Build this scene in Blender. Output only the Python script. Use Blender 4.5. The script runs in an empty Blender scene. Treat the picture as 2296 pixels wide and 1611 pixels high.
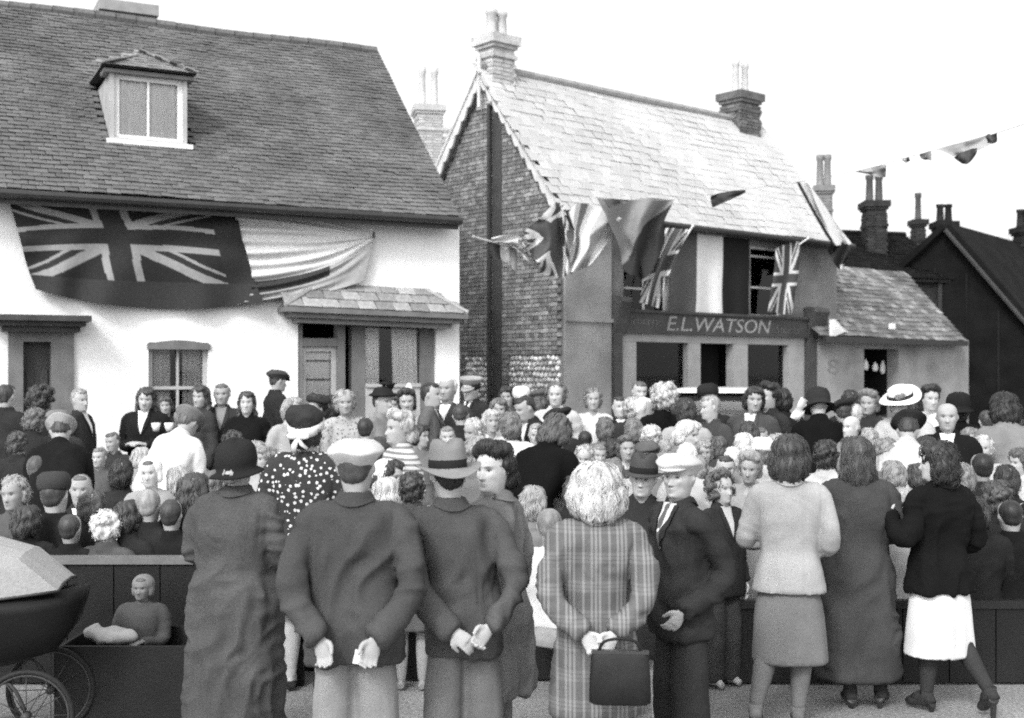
import bpy, math, random
import numpy as np
from mathutils import Vector, Matrix, Euler
from mathutils.bvhtree import BVHTree
R = math.radians
rng = random.Random(7)
SC = bpy.context.scene
COL = SC.collection

# ------------------------------------------------------------------ camera, sky, sun, exposure
FPX, HZ, CAMZ = 1200.0, 370.0, 2.0            # focal length in picture pixels (1024 wide), horizon row, eye height
cam_d = bpy.data.cameras.new('camera')
cam_d.sensor_width = 36.0
cam_d.lens = 36.0 * FPX / 1024.0
cam_d.shift_y = (HZ - 359.0) / 1024.0
cam_d.clip_start, cam_d.clip_end = 0.1, 2000.0
cam_d.dof.use_dof = True
cam_d.dof.focus_distance = 7.2
cam_d.dof.aperture_fstop = 2.6
cam = bpy.data.objects.new('camera', cam_d)
cam.location = (0, 0, CAMZ)
cam.rotation_euler = (R(90), 0, 0)
COL.objects.link(cam)
SC.camera = cam

SUN_EL, SUN_AZ = 40.0, -156.0                  # azimuth clockwise from +Y: behind the camera, to its left
world = bpy.data.worlds.new('World')
SC.world = world
world.use_nodes = True
wn = world.node_tree
wn.nodes.clear()
sky = wn.nodes.new('ShaderNodeTexSky')
sky.sky_type = 'NISHITA'
sky.sun_disc = False
sky.sun_elevation = R(SUN_EL)
sky.sun_rotation = R(SUN_AZ)
sky.air_density, sky.dust_density, sky.ozone_density = 1.0, 6.0, 1.0
bw = wn.nodes.new('ShaderNodeRGBToBW')
bg = wn.nodes.new('ShaderNodeBackground')
bg.inputs['Strength'].default_value = 0.15
wo = wn.nodes.new('ShaderNodeOutputWorld')
wn.links.new(sky.outputs[0], bw.inputs[0])
cloud = wn.nodes.new('ShaderNodeMath')         # an even white cloud sheet over the whole sky
cloud.operation = 'ADD'
cloud.inputs[1].default_value = 5.0
wn.links.new(bw.outputs[0], cloud.inputs[0])
wn.links.new(cloud.outputs[0], bg.inputs[0])
wn.links.new(bg.outputs[0], wo.inputs[0])
sun_d = bpy.data.lights.new('sun', 'SUN')
sun_d.energy = 1.5
sun_d.angle = R(10)
sun = bpy.data.objects.new('sun', sun_d)
sd = Vector((math.sin(R(SUN_AZ)) * math.cos(R(SUN_EL)), math.cos(R(SUN_AZ)) * math.cos(R(SUN_EL)), math.sin(R(SUN_EL))))
sun.rotation_euler = sd.to_track_quat('Z', 'Y').to_euler()
COL.objects.link(sun)
vs = SC.view_settings
vs.view_transform = 'Standard'
vs.look = 'None'
vs.gamma = 1.0
vs.exposure = 0.12
vs.use_curve_mapping = False
SC.render.engine = 'CYCLES'
SC.cycles.use_denoising = False
SC.cycles.use_adaptive_sampling = True
SC.cycles.adaptive_threshold = 0.03
SC.cycles.max_bounces = 5
SC.cycles.diffuse_bounces = 2
SC.cycles.glossy_bounces = 2
SC.cycles.transparent_max_bounces = 6
SC.cycles.caustics_reflective = False
SC.cycles.caustics_refractive = False
SC.cycles.filter_width = 1.9
# ------------------------------------------------------------------ helpers
K = 1024.0 / 2296.0
def ray(px, py): return Vector(((px - 512.0) / FPX, 1.0, (HZ - py) / FPX))
def at(px, py, Y): r = ray(px, py); return Vector((r.x * Y, Y, CAMZ + r.z * Y))
def to_px(p): return (512 + FPX * p[0] / p[1], HZ - FPX * (p[2] - CAMZ) / p[1])

def tag(o, label=None, cat=None, group=None, kind=None):
    if label: o['label'] = label
    if cat: o['category'] = cat
    if group: o['group'] = group
    if kind: o['kind'] = kind
    return o

def thing(name, label, cat, loc=(0, 0, 0), group=None, rz=0.0):
    o = bpy.data.objects.new(name, None)
    o.empty_display_size = 0.2
    o.location = loc
    o.rotation_euler = (0, 0, rz)
    COL.objects.link(o)
    return tag(o, label, cat, group)

def mesh_np(name, V, F, smooth=False, mats=None, midx=None):
    """F: list of tuples or an (n,k) array."""
    me = bpy.data.meshes.new(name)
    V = np.asarray(V, dtype=np.float32).reshape(-1, 3)
    if isinstance(F, np.ndarray):
        n, k = F.shape
        loops = F.ravel()
        tot = np.full(n, k)
    else:
        tot = np.array([len(f) for f in F])
        loops = np.concatenate([np.asarray(f) for f in F]) if len(F) else np.zeros(0, int)
    st = np.concatenate([[0], np.cumsum(tot)[:-1]]) if len(tot) else np.zeros(0, int)
    me.vertices.add(len(V)); me.vertices.foreach_set('co', V.ravel())
    me.loops.add(len(loops)); me.loops.foreach_set('vertex_index', loops.astype(np.int32))
    me.polygons.add(len(tot)); me.polygons.foreach_set('loop_start', st.astype(np.int32))
    me.polygons.foreach_set('loop_total', tot.astype(np.int32))
    me.polygons.foreach_set('use_smooth', np.full(len(tot), bool(smooth)))
    for m in (mats or []): me.materials.append(m)
    if midx is not None: me.polygons.foreach_set('material_index', np.asarray(midx, dtype=np.int32))
    me.update(calc_edges=True)
    return me

def link(name, me, parent=None, world=True):
    """world=True: the mesh is in world coordinates although it hangs under a parent."""
    o = bpy.data.objects.new(name, me)
    COL.objects.link(o)
    if parent is not None:
        o.parent = parent
        if world: o.matrix_parent_inverse = wmat(parent).inverted()
    return o

def wmat(o):
    m = Matrix.Translation(o.location) @ o.rotation_euler.to_matrix().to_4x4() @ Matrix.Diagonal((*o.scale, 1))
    return (wmat(o.parent) @ o.matrix_parent_inverse @ m) if o.parent else m

class MB:
    def __init__(s): s.V, s.F, s.M = [], [], []; s.m = 0
    def add(s, vs, fs):
        b = len(s.V); s.V += [tuple(v) for v in vs]
        for f in fs: s.F.append(tuple(i + b for i in f)); s.M.append(s.m)
        return s
    def hexa(s, c):     # 8 corners: 0-3 bottom ring, 4-7 top ring
        return s.add(c, [(3, 2, 1, 0), (4, 5, 6, 7), (0, 1, 5, 4), (1, 2, 6, 5), (2, 3, 7, 6), (3, 0, 4, 7)])
    def box(s, x0, x1, y0, y1, z0, z1, f=None):
        c = [(x0, y0, z0), (x1, y0, z0), (x1, y1, z0), (x0, y1, z0), (x0, y0, z1), (x1, y0, z1), (x1, y1, z1), (x0, y1, z1)]
        if f: c = [f(*p) for p in c]
        return s.hexa(c)
    def poly_prism(s, pts, off):      # planar polygon of 3D points, extruded by off
        n = len(pts); a = [Vector(p) for p in pts]; b = [p + Vector(off) for p in a]
        fs = [tuple(range(n)), tuple(range(2 * n - 1, n - 1, -1))]
        fs += [(i, i + n, (i + 1) % n + n, (i + 1) % n) for i in range(n)]
        return s.add(a + b, fs)
    def tube(s, path, rad, n=8, caps=True):
        V, F = tube_np(path, rad, n, caps); return s.add(V, F)
    def loft(s, rings, caps=True):
        V, F = loft_np(rings, caps); return s.add(V, F)
    def build(s, name, mat, parent=None, smooth=False, world=True, kind=None):
        mats = mat if isinstance(mat, (list, tuple)) else [mat]
        o = link(name, mesh_np(name, s.V, s.F, smooth, mats, s.M), parent, world)
        if kind: o['kind'] = kind
        return o

def loft_np(rings, caps=True):
    n = len(rings[0]); V = [tuple(p) for r in rings for p in r]; F = []
    for i in range(len(rings) - 1):
        for j in range(n):
            a, b = i * n + j, i * n + (j + 1) % n
            F.append((a, b, b + n, a + n))
    if caps:
        F.append(tuple(range(n - 1, -1, -1)))
        F.append(tuple((len(rings) - 1) * n + j for j in range(n)))
    return V, F

def tube_np(path, rad, n=8, caps=True, flat=1.0):
    P = [Vector(p) for p in path]
    if not isinstance(rad, (list, tuple)): rad = [rad] * len(P)
    rings = []; up = None
    for i, p in enumerate(P):
        t = (P[min(i + 1, len(P) - 1)] - P[max(i - 1, 0)]).normalized()
        if up is None:
            up = Vector((0, 0, 1)) if abs(t.z) < 0.9 else Vector((0, 1, 0))
        a = t.cross(up).normalized(); up = a.cross(t).normalized()
        rings.append([p + (a * math.cos(2 * math.pi * k / n) + up * (flat * math.sin(2 * math.pi * k / n))) * rad[i] for k in range(n)])
    V, F = loft_np(rings, caps)
    return V, [tuple(reversed(f)) for f in F]

def smooth_path(pts, n):
    """Catmull-Rom through points."""
    P = [np.array(p, float) for p in pts]; out = []
    for i in range(len(P) - 1):
        p0, p1, p2, p3 = P[max(i - 1, 0)], P[i], P[i + 1], P[min(i + 2, len(P) - 1)]
        for k in range(n):
            t = k / n
            out.append(0.5 * ((2 * p1) + (-p0 + p2) * t + (2 * p0 - 5 * p1 + 4 * p2 - p3) * t * t + (-p0 + 3 * p1 - 3 * p2 + p3) * t ** 3))
    out.append(P[-1])
    return out

def vnoise(P, seed=0):
    """Value noise, vectorised; -1..1."""
    P = np.asarray(P, float); i = np.floor(P).astype(np.int64); f = P - i; f = f * f * (3 - 2 * f)
    def h(d):
        q = i + np.array(d)
        n = (q[:, 0] * 374761393 + q[:, 1] * 668265263 + q[:, 2] * 2147483647 + seed * 974634777) & 0xffffffff
        n = ((n ^ (n >> 13)) * 1274126177) & 0xffffffff
        return ((n ^ (n >> 16)) & 0xffff) / 32767.5 - 1
    r = 0
    for dx in (0, 1):
        for dy in (0, 1):
            for dz in (0, 1):
                w = (f[:, 0] if dx else 1 - f[:, 0]) * (f[:, 1] if dy else 1 - f[:, 1]) * (f[:, 2] if dz else 1 - f[:, 2])
                r = r + w * h((dx, dy, dz))
    return r

def pieces(parent, name, mats, variants, items, limit=300, smooth=False):
    """items: list of (Matrix world, variant index). The ones that show largest become objects, the rest one stuff mesh."""
    def size(it):
        p = it[0].translation
        if p.y < 1: return 0
        x, y = to_px(p)
        ok = -10 < x < 1034 and -10 < y < 728
        return (1.0 if ok else 0.05) / p.y
    order = sorted(range(len(items)), key=lambda i: -size(items[i]))
    meshes = [mesh_np(name, V, F, smooth, [mats[i % len(mats)]]) for i, (V, F) in enumerate(variants)]
    pi = wmat(parent).inverted()
    for i in order[:limit]:
        m, v = items[i]
        o = bpy.data.objects.new(name, meshes[v]); COL.objects.link(o)
        o.parent = parent; o.matrix_parent_inverse = pi; o.matrix_basis = m
    rest = order[limit:]
    if rest:
        Vs, Fs, Ms, b = [], [], [], 0
        for i in rest:
            m, v = items[i]; V, F = variants[v]
            A = np.array(m); Vs.append(np.asarray(V) @ A[:3, :3].T + A[:3, 3])
            Fs += [tuple(k + b for k in f) for f in F]; Ms += [v % len(mats)] * len(F); b += len(V)
        o = link(name + '_field', mesh_np(name + '_field', np.concatenate(Vs), Fs, smooth, mats, Ms), parent)
        o['kind'] = 'stuff'

BOXF = [(3, 2, 1, 0), (4, 5, 6, 7), (0, 1, 5, 4), (1, 2, 6, 5), (2, 3, 7, 6), (3, 0, 4, 7)]
def box_v(x0, x1, y0, y1, z0, z1, jit=0.0, r=rng):
    c = [(x0, y0, z0), (x1, y0, z0), (x1, y1, z0), (x0, y1, z0), (x0, y0, z1), (x1, y0, z1), (x1, y1, z1), (x0, y1, z1)]
    return [tuple(k + r.uniform(-jit, jit) for k in p) for p in c], BOXF

# ------------------------------------------------------------------ materials (all greys: the place is seen on black-and-white film)
MATS = {}
def mat(name, v, var=0.15, scale=6.0, fine=0.1, fscale=60.0, rough=0.85, bump=0.0, bscale=80.0, spec=0.25, coords='Object', stretch=(1, 1, 1), metallic=0.0, rand=0.0):
    if name in MATS: return MATS[name]
    m = bpy.data.materials.new(name); m.use_nodes = True
    nt = m.node_tree; N, L = nt.nodes, nt.links
    b = N['Principled BSDF']
    b.inputs['Roughness'].default_value = rough
    b.inputs['Specular IOR Level'].default_value = spec
    b.inputs['Metallic'].default_value = metallic
    tc = N.new('ShaderNodeTexCoord'); mp = N.new('ShaderNodeMapping')
    mp.inputs['Scale'].default_value = stretch
    L.new(tc.outputs[coords], mp.inputs[0])
    n1 = N.new('ShaderNodeTexNoise'); n1.inputs['Scale'].default_value = scale; n1.inputs['Detail'].default_value = 5
    n2 = N.new('ShaderNodeTexNoise'); n2.inputs['Scale'].default_value = fscale; n2.inputs['Detail'].default_value = 3
    L.new(mp.outputs[0], n1.inputs[0]); L.new(mp.outputs[0], n2.inputs[0])
    def ramp(sock, a):
        r = N.new('ShaderNodeMapRange'); r.inputs[1].default_value = 0.3; r.inputs[2].default_value = 0.7
        r.inputs[3].default_value = 1 - a; r.inputs[4].default_value = 1 + a; L.new(sock, r.inputs[0]); return r.outputs[0]
    def mul(a, c):
        x = N.new('ShaderNodeMath'); x.operation = 'MULTIPLY'
        for i, s in enumerate((a, c)):
            if isinstance(s, (int, float)): x.inputs[i].default_value = s
            else: L.new(s, x.inputs[i])
        return x.outputs[0]
    col = mul(mul(ramp(n1.outputs[0], var), ramp(n2.outputs[0], fine)), v)
    if rand:
        oi = N.new('ShaderNodeObjectInfo'); mr = N.new('ShaderNodeMapRange')
        mr.inputs[3].default_value = 1 - rand; mr.inputs[4].default_value = 1 + rand
        L.new(oi.outputs['Random'], mr.inputs[0]); col = mul(col, mr.outputs[0])
    m['col'] = 1
    L.new(col, b.inputs['Base Color'])
    if bump:
        bp = N.new('ShaderNodeBump'); bp.inputs['Strength'].default_value = bump; bp.inputs['Distance'].default_value = 0.01
        n3 = N.new('ShaderNodeTexNoise'); n3.inputs['Scale'].default_value = bscale; n3.inputs['Detail'].default_value = 4
        L.new(mp.outputs[0], n3.inputs[0]); L.new(n3.outputs[0], bp.inputs['Height']); L.new(bp.outputs[0], b.inputs['Normal'])
    MATS[name] = m
    return m

def mat_attr(name, v, rough=0.7, spec=0.2, bump=0.0, translucent=0.0):
    """Colour from the mesh's own 'tone' attribute (print on cloth, lips, brows and eye shade on skin) times v, with fine noise."""
    if name in MATS: return MATS[name]
    m = bpy.data.materials.new(name); m.use_nodes = True
    N, L = m.node_tree.nodes, m.node_tree.links
    b = N['Principled BSDF']; b.inputs['Roughness'].default_value = rough; b.inputs['Specular IOR Level'].default_value = spec
    a = N.new('ShaderNodeAttribute'); a.attribute_name = 'tone'
    tc = N.new('ShaderNodeTexCoord'); n = N.new('ShaderNodeTexNoise'); n.inputs['Scale'].default_value = 22; n.inputs['Detail'].default_value = 6
    L.new(tc.outputs['Object'], n.inputs[0])
    mr = N.new('ShaderNodeMapRange'); mr.inputs[1].default_value = .3; mr.inputs[2].default_value = .7; mr.inputs[3].default_value = .9 * v; mr.inputs[4].default_value = 1.08 * v
    L.new(n.outputs[0], mr.inputs[0])
    x = N.new('ShaderNodeMath'); x.operation = 'MULTIPLY'; L.new(a.outputs['Fac'], x.inputs[0]); L.new(mr.outputs[0], x.inputs[1])
    L.new(x.outputs[0], b.inputs['Base Color'])
    if bump:
        bp = N.new('ShaderNodeBump'); bp.inputs['Strength'].default_value = bump; bp.inputs['Distance'].default_value = .004
        n3 = N.new('ShaderNodeTexNoise'); n3.inputs['Scale'].default_value = 300; L.new(tc.outputs['Object'], n3.inputs[0])
        L.new(n3.outputs[0], bp.inputs['Height']); L.new(bp.outputs[0], b.inputs['Normal'])
    MATS[name] = m
    return m

def set_tone(me, vals):
    a = me.attributes.new('tone', 'FLOAT', 'POINT'); a.data.foreach_set('value', np.asarray(vals, dtype=np.float32))

def cloth(v):
    return mat('cloth_%03d' % round(v * 1000), v, var=.2, scale=5, fine=.12, fscale=120, rough=.95, spec=.08, bump=.12, bscale=160)

# ------------------------------------------------------------------ wall frames
class Frame:
    def __init__(s, O, d):
        s.O = Vector(O); s.d = Vector((d[0], d[1], 0)).normalized(); s.n = Vector((s.d.y, -s.d.x, 0))
    def P(s, t, o, z): return s.O + s.d * t + s.n * o + Vector((0, 0, z))
    def f(s): return lambda t, o, z: s.P(t, o, z)
    def hit(s, x, y, out=0.0):
        """picture point (2296-wide coordinates) -> (t, z) on the plane `out` metres in front of the wall."""
        r = ray(x * K, y * K); o = Vector((0, 0, CAMZ)); p0 = s.O + s.n * out
        k = (p0 - o).dot(s.n) / r.dot(s.n); p = o + r * k
        return (p - s.O).dot(s.d), p.z
    def box(s, mb, t0, t1, o0, o1, z0, z1): return mb.box(t0, t1, -o1, -o0, z0, z1, lambda t, y, z: s.P(t, -y, z))
    def rot(s): # local x -> d, y -> -n (into the wall), z up
        return Matrix(((s.d.x, -s.n.x, 0), (s.d.y, -s.n.y, 0), (0, 0, 1))).to_4x4()

def wall_mesh(fr, t0, t1, z0, z1, ops, th=0.3, top=None):
    """Wall with openings (t0,t1,z0,z1): front and back skins plus reveals. top: optional function t->z."""
    ts = sorted({t0, t1, *[o[0] for o in ops], *[o[1] for o in ops]}); ts = [t for t in ts if t0 <= t <= t1]
    zs = sorted({z0, z1, *[o[2] for o in ops], *[o[3] for o in ops]}); zs = [z for z in zs if z0 <= z <= z1]
    mb = MB(); P = fr.P
    def inside(t, z): return any(o[0] < t < o[1] and o[2] < z < o[3] for o in ops)
    for i in range(len(ts) - 1):
        for j in range(len(zs) - 1):
            a, b, c, d = ts[i], ts[i + 1], zs[j], zs[j + 1]
            if inside((a + b) / 2, (c + d) / 2): continue
            mb.add([P(a, 0, c), P(b, 0, c), P(b, 0, d), P(a, 0, d)], [(0, 1, 2, 3)])
            mb.add([P(a, -th, c), P(b, -th, c), P(b, -th, d), P(a, -th, d)], [(3, 2, 1, 0)])
    for (a, b, c, d) in ops + [(t0, t1, z0, z1)]:
        for q in ([P(a, 0, c), P(a, -th, c), P(a, -th, d), P(a, 0, d)], [P(b, 0, c), P(b, -th, c), P(b, -th, d), P(b, 0, d)],
                  [P(a, 0, d), P(a, -th, d), P(b, -th, d), P(b, 0, d)], [P(a, 0, c), P(a, -th, c), P(b, -th, c), P(b, 0, c)]):
            mb.add(q, [(0, 1, 2, 3)])
    return mb

def glass():
    if 'glass' in MATS: return MATS['glass']
    m = bpy.data.materials.new('glass'); m.use_nodes = True
    N, L = m.node_tree.nodes, m.node_tree.links; N.clear()
    o = N.new('ShaderNodeOutputMaterial'); mx = N.new('ShaderNodeMixShader'); t = N.new('ShaderNodeBsdfTransparent'); g = N.new('ShaderNodeBsdfGlossy')
    t.inputs[0].default_value = (.96, .96, .96, 1); g.inputs['Roughness'].default_value = .04; g.inputs[0].default_value = (.8, .8, .8, 1)
    fr = N.new('ShaderNodeFresnel'); fr.inputs[0].default_value = 1.45
    L.new(fr.outputs[0], mx.inputs[0]); L.new(t.outputs[0], mx.inputs[1]); L.new(g.outputs[0], mx.inputs[2]); L.new(mx.outputs[0], o.inputs[0])
    MATS['glass'] = m
    return m
# ------------------------------------------------------------------ ground
M_road = mat('road_gravel', .25, var=.22, scale=.9, fine=.35, fscale=45, rough=.95, spec=.1, bump=.8, bscale=60)
M_pave = mat('paving', .30, var=.2, scale=1.5, fine=.2, fscale=40, rough=.9, spec=.15, bump=.4)
gm = MB(); gm.add([(-400, -60, 0), (400, -60, 0), (400, 700, 0), (-400, 700, 0)], [(0, 1, 2, 3)])
tag(gm.build('road', M_road), 'pale gritty village street under the crowd', None, None, 'structure')
hm = MB()
hp = [(-300 + 20 * i, 330 + 20 * math.sin(i * .7), 5 + 6 * math.sin(i * .45) ** 2 + 5 * math.sin(i * .21 + 1) ** 2) for i in range(40)]
for i in range(39):
    (x0, y0, h0), (x1, y1, h1) = hp[i], hp[i + 1]
    hm.add([(x0, y0 - 60, -1), (x1, y1 - 60, -1), (x1, y1, h1), (x0, y0, h0), (x0, y0 + 80, -1), (x1, y1 + 80, -1)], [(0, 1, 2, 3), (3, 2, 5, 4)])
tag(hm.build('hills', mat('hill_green', .22, rough=1, scale=.02, fscale=.3)), 'low pale hill beyond the rooftops', None, None, 'structure')

# ------------------------------------------------------------------ shared building makers
M_white = mat('limewash', .84, var=.10, scale=.9, fine=.06, fscale=22, rough=.9, spec=.1, bump=.25, bscale=25)
M_tile = [mat('clay_tile_%d' % i, v, var=.28, scale=1.1, fine=.2, fscale=24, rough=.9, spec=.12, bump=.4, rand=.12) for i, v in enumerate((.132, .142, .152, .125))]
M_slate = [mat('slate_%d' % i, v, var=.12, scale=1.2, fine=.1, fscale=20, rough=.6, spec=.35, bump=.2, rand=.1) for i, v in enumerate((.455, .465, .475, .445))]
M_oldslate = [mat('old_slate_%d' % i, v, var=.5, scale=1.1, fine=.3, fscale=14, rough=.7, spec=.25, bump=.3, rand=.25) for i, v in enumerate((.13, .2, .16, .25))]
M_under = mat('roof_felt', .04, rough=1)
M_darkwood = mat('dark_painted_wood', .055, var=.2, scale=4, rough=.6, spec=.3, bump=.2)
M_greywood = mat('grey_painted_wood', .16, var=.2, scale=4, rough=.6, spec=.3, bump=.2)
M_palewood = mat('pale_painted_wood', .42, var=.12, scale=4, rough=.55, spec=.3)
M_whitewood = mat('white_painted_wood', .75, var=.08, scale=4, rough=.5, spec=.3)
M_brick = [mat('brick_%d' % i, v, var=.3, scale=7, fine=.25, fscale=50, rough=.95, spec=.08, bump=.5, rand=.3) for i, v in enumerate((.21, .26, .17))]
M_darkbrick = [mat('dark_brick_%d' % i, v, var=.3, scale=7, fine=.25, fscale=50, rough=.95, spec=.08, bump=.5, rand=.3) for i, v in enumerate((.022, .03))]
M_mortar = mat('lime_mortar', .24, var=.2, scale=9, fine=.2, rough=1, spec=.05)
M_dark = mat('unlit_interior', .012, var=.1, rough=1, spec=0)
M_iron = mat('cast_iron', .03, rough=.5, spec=.4)
M_lead = mat('lead_flashing', .3, rough=.5, spec=.4)
M_net = mat('net_curtain', .9, var=.12, scale=9, fine=.1, rough=.95, spec=.05, stretch=(8, 8, 1))
M_pot = mat('chimney_pot', .3, rough=.8)

class Slope:
    """A roof plane: d along the eave, u up the slope, w its normal. E is the eave point at t = 0."""
    def __init__(s, fr, o_e, z_e, o_r, z_r):
        s.fr = fr; s.E = fr.P(0, o_e, z_e); up = fr.P(0, o_r, z_r) - s.E
        s.L = up.length; s.u = up.normalized(); s.d = fr.d; s.w = s.d.cross(s.u).normalized()
        if s.w.z < 0: s.w = -s.w
    def P(s, t, a, h=0.0): return s.E + s.d * t + s.u * a + s.w * h
    def hit(s, x, y):
        r = ray(x * K, y * K); o = Vector((0, 0, CAMZ)); k = (s.E - o).dot(s.w) / r.dot(s.w); p = o + r * k - s.E
        return p.dot(s.d), p.dot(s.u)
    def M(s, t, a, h=0.0, tilt=0.0, yaw=0.0):
        m = Matrix((( s.d.x, s.u.x, s.w.x), (s.d.y, s.u.y, s.w.y), (s.d.z, s.u.z, s.w.z))).to_4x4()
        return Matrix.Translation(s.P(t, a, h)) @ m @ Matrix.Rotation(yaw, 4, 'Z') @ Matrix.Rotation(tilt, 4, 'X')

def tile_roof(parent, sl, t0, t1, name, mats, w, g, ln, th, skip=None, limit=300, jit=.004, tl=None, tr=None, amax=None, r=random.Random(3)):
    """A board under the tiles, then every tile a slab lying on the course below. tl/tr: functions a -> t bounds."""
    tl = tl or (lambda a: t0); tr = tr or (lambda a: t1); Lm = amax or sl.L
    mb = MB()
    n = 12
    q = [sl.P(tl(0), 0, -.03), sl.P(tr(0), 0, -.03), sl.P(tr(Lm), Lm, -.03), sl.P(tl(Lm), Lm, -.03)]
    mb.hexa([p - sl.w * .08 for p in q] + q)
    board = mb.build('roof', M_under, parent)
    var = [box_v(-w / 2 + .003, w / 2 - .003, 0, ln, 0, th, jit, r) for _ in range(8)]
    items = []; rows = int(Lm / g)
    tilt = -math.asin(min(.3, th * 1.3 / g))
    for i in range(rows + 1):
        a = i * g - .03; x = tl(max(a, 0)) + (w / 2 if i % 2 else 0); x1 = tr(max(a, 0))
        last = False
        while not last and x < x1 + w * .4:
            if x + w / 2 > x1: x, last = x1 - w / 2, True
            if not (skip and skip(x, a)):
                items.append((sl.M(x, a + r.uniform(-.009, .009) + .022 * math.sin(x * .9 + 1) + .012 * math.sin(x * 2.3 + a), r.uniform(0, .007) + th * 1.2 + .012 * math.sin(x * 1.3 + a * 1.7), tilt + r.uniform(-.025, .025), r.uniform(-.03, .03)), r.randrange(8)))
            x += w
    pieces(board, name, mats, var, items, limit)
    return board

def brick_face(parent, fr, t0, t1, z0, z1, mats, name='brick', keep=None, limit=300, out=.0, bl=.215, bh=.065, jt=.012, r=random.Random(5)):
    var = [box_v(-bl / 2, bl / 2, -.03, .05, -bh / 2, bh / 2, .003, r) for _ in range(8)]
    half = len(var); var += [box_v(-bl / 4 + .003, bl / 4 - .003, -.03, .05, -bh / 2, bh / 2, .003, r) for _ in range(4)]
    items = []; rot = fr.rot(); row = 0; z = z0 + bh / 2
    while z < z1 - bh / 2:
        t = t0 + (bl / 4 if row % 2 else bl / 2); k = row
        while t < t1:
            hd = row % 2 == 1
            if t + bl / (4 if hd else 2) <= t1 + .004 and (keep is None or keep(t, z)):
                items.append((Matrix.Translation(fr.P(t, out + .012 + r.uniform(-.004, .004), z)) @ rot, r.randrange(4) + half if hd else r.randrange(half)))
            t += (bl / 2 if hd else bl) + jt
        z += bh + jt; row += 1
    pieces(parent, name, mats, var, items, limit)

def chimney(name, label, base, w, d, h, rz, m, npots, pot_h=.45, cap=True, group='chimneys', pm=None, bricks=0, pot_r=.11):
    """A stack standing at base (bottom centre): shaft of brick, oversailing courses, pots."""
    c = thing(name, label, 'chimney', base, group, rz)
    def bb(x0, x1, y0, y1, z0, z1, nm, mm): return MB().box(x0, x1, y0, y1, z0, z1).build(nm, mm, c, world=False)
    sh = bb(-w / 2, w / 2, -d / 2, d / 2, 0, h, 'shaft', m[0])
    if cap:
        bb(-w / 2 - .05, w / 2 + .05, -d / 2 - .05, d / 2 + .05, h * .70, h * .70 + .07, 'string_course', m[0])
        bb(-w / 2 - .05, w / 2 + .05, -d / 2 - .05, d / 2 + .05, h - .22, h - .15, 'corbel', m[-1])
        bb(-w / 2 - .10, w / 2 + .10, -d / 2 - .10, d / 2 + .10, h - .15, h + .02, 'cap_course', m[0])
    if bricks:
        var = [box_v(-.107, .107, -.02, .02, -.032, .032, .003) for _ in range(5)]; items = []
        M0 = Matrix.Translation(base) @ Matrix.Rotation(rz, 4, 'Z')
        for side in range(4):
            wid, dep = (w, d) if side % 2 == 0 else (d, w)
            for iz in range(int((h - .25) / .077)):
                x = -wid / 2 + .107 * (1 if iz % 2 else .55)
                while x < wid / 2 - .04:
                    items.append((M0 @ Matrix.Rotation(side * math.pi / 2, 4, 'Z') @ Matrix.Translation((x, -dep / 2 - .002, iz * .077 + .04)), rng.randrange(5))); x += .227
        pieces(sh, 'brick', m, var, items, bricks)
    for i in range(npots):
        x = (i - (npots - 1) / 2) * min(.34, w / max(npots, 1))
        mb = MB(); pr = [(.8, 0), (1.15, .03), (1.0, .06), (.82, pot_h * .8), (1.05, pot_h * .86), (1.05, pot_h), (.7, pot_h)]
        mb.loft([[(x + pot_r * a * math.cos(k * math.pi / 5), pot_r * a * math.sin(k * math.pi / 5), h + .02 + z) for k in range(10)] for a, z in pr])
        mb.build('chimney_pot', pm or M_pot, c, True, world=False)
    return c

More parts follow.
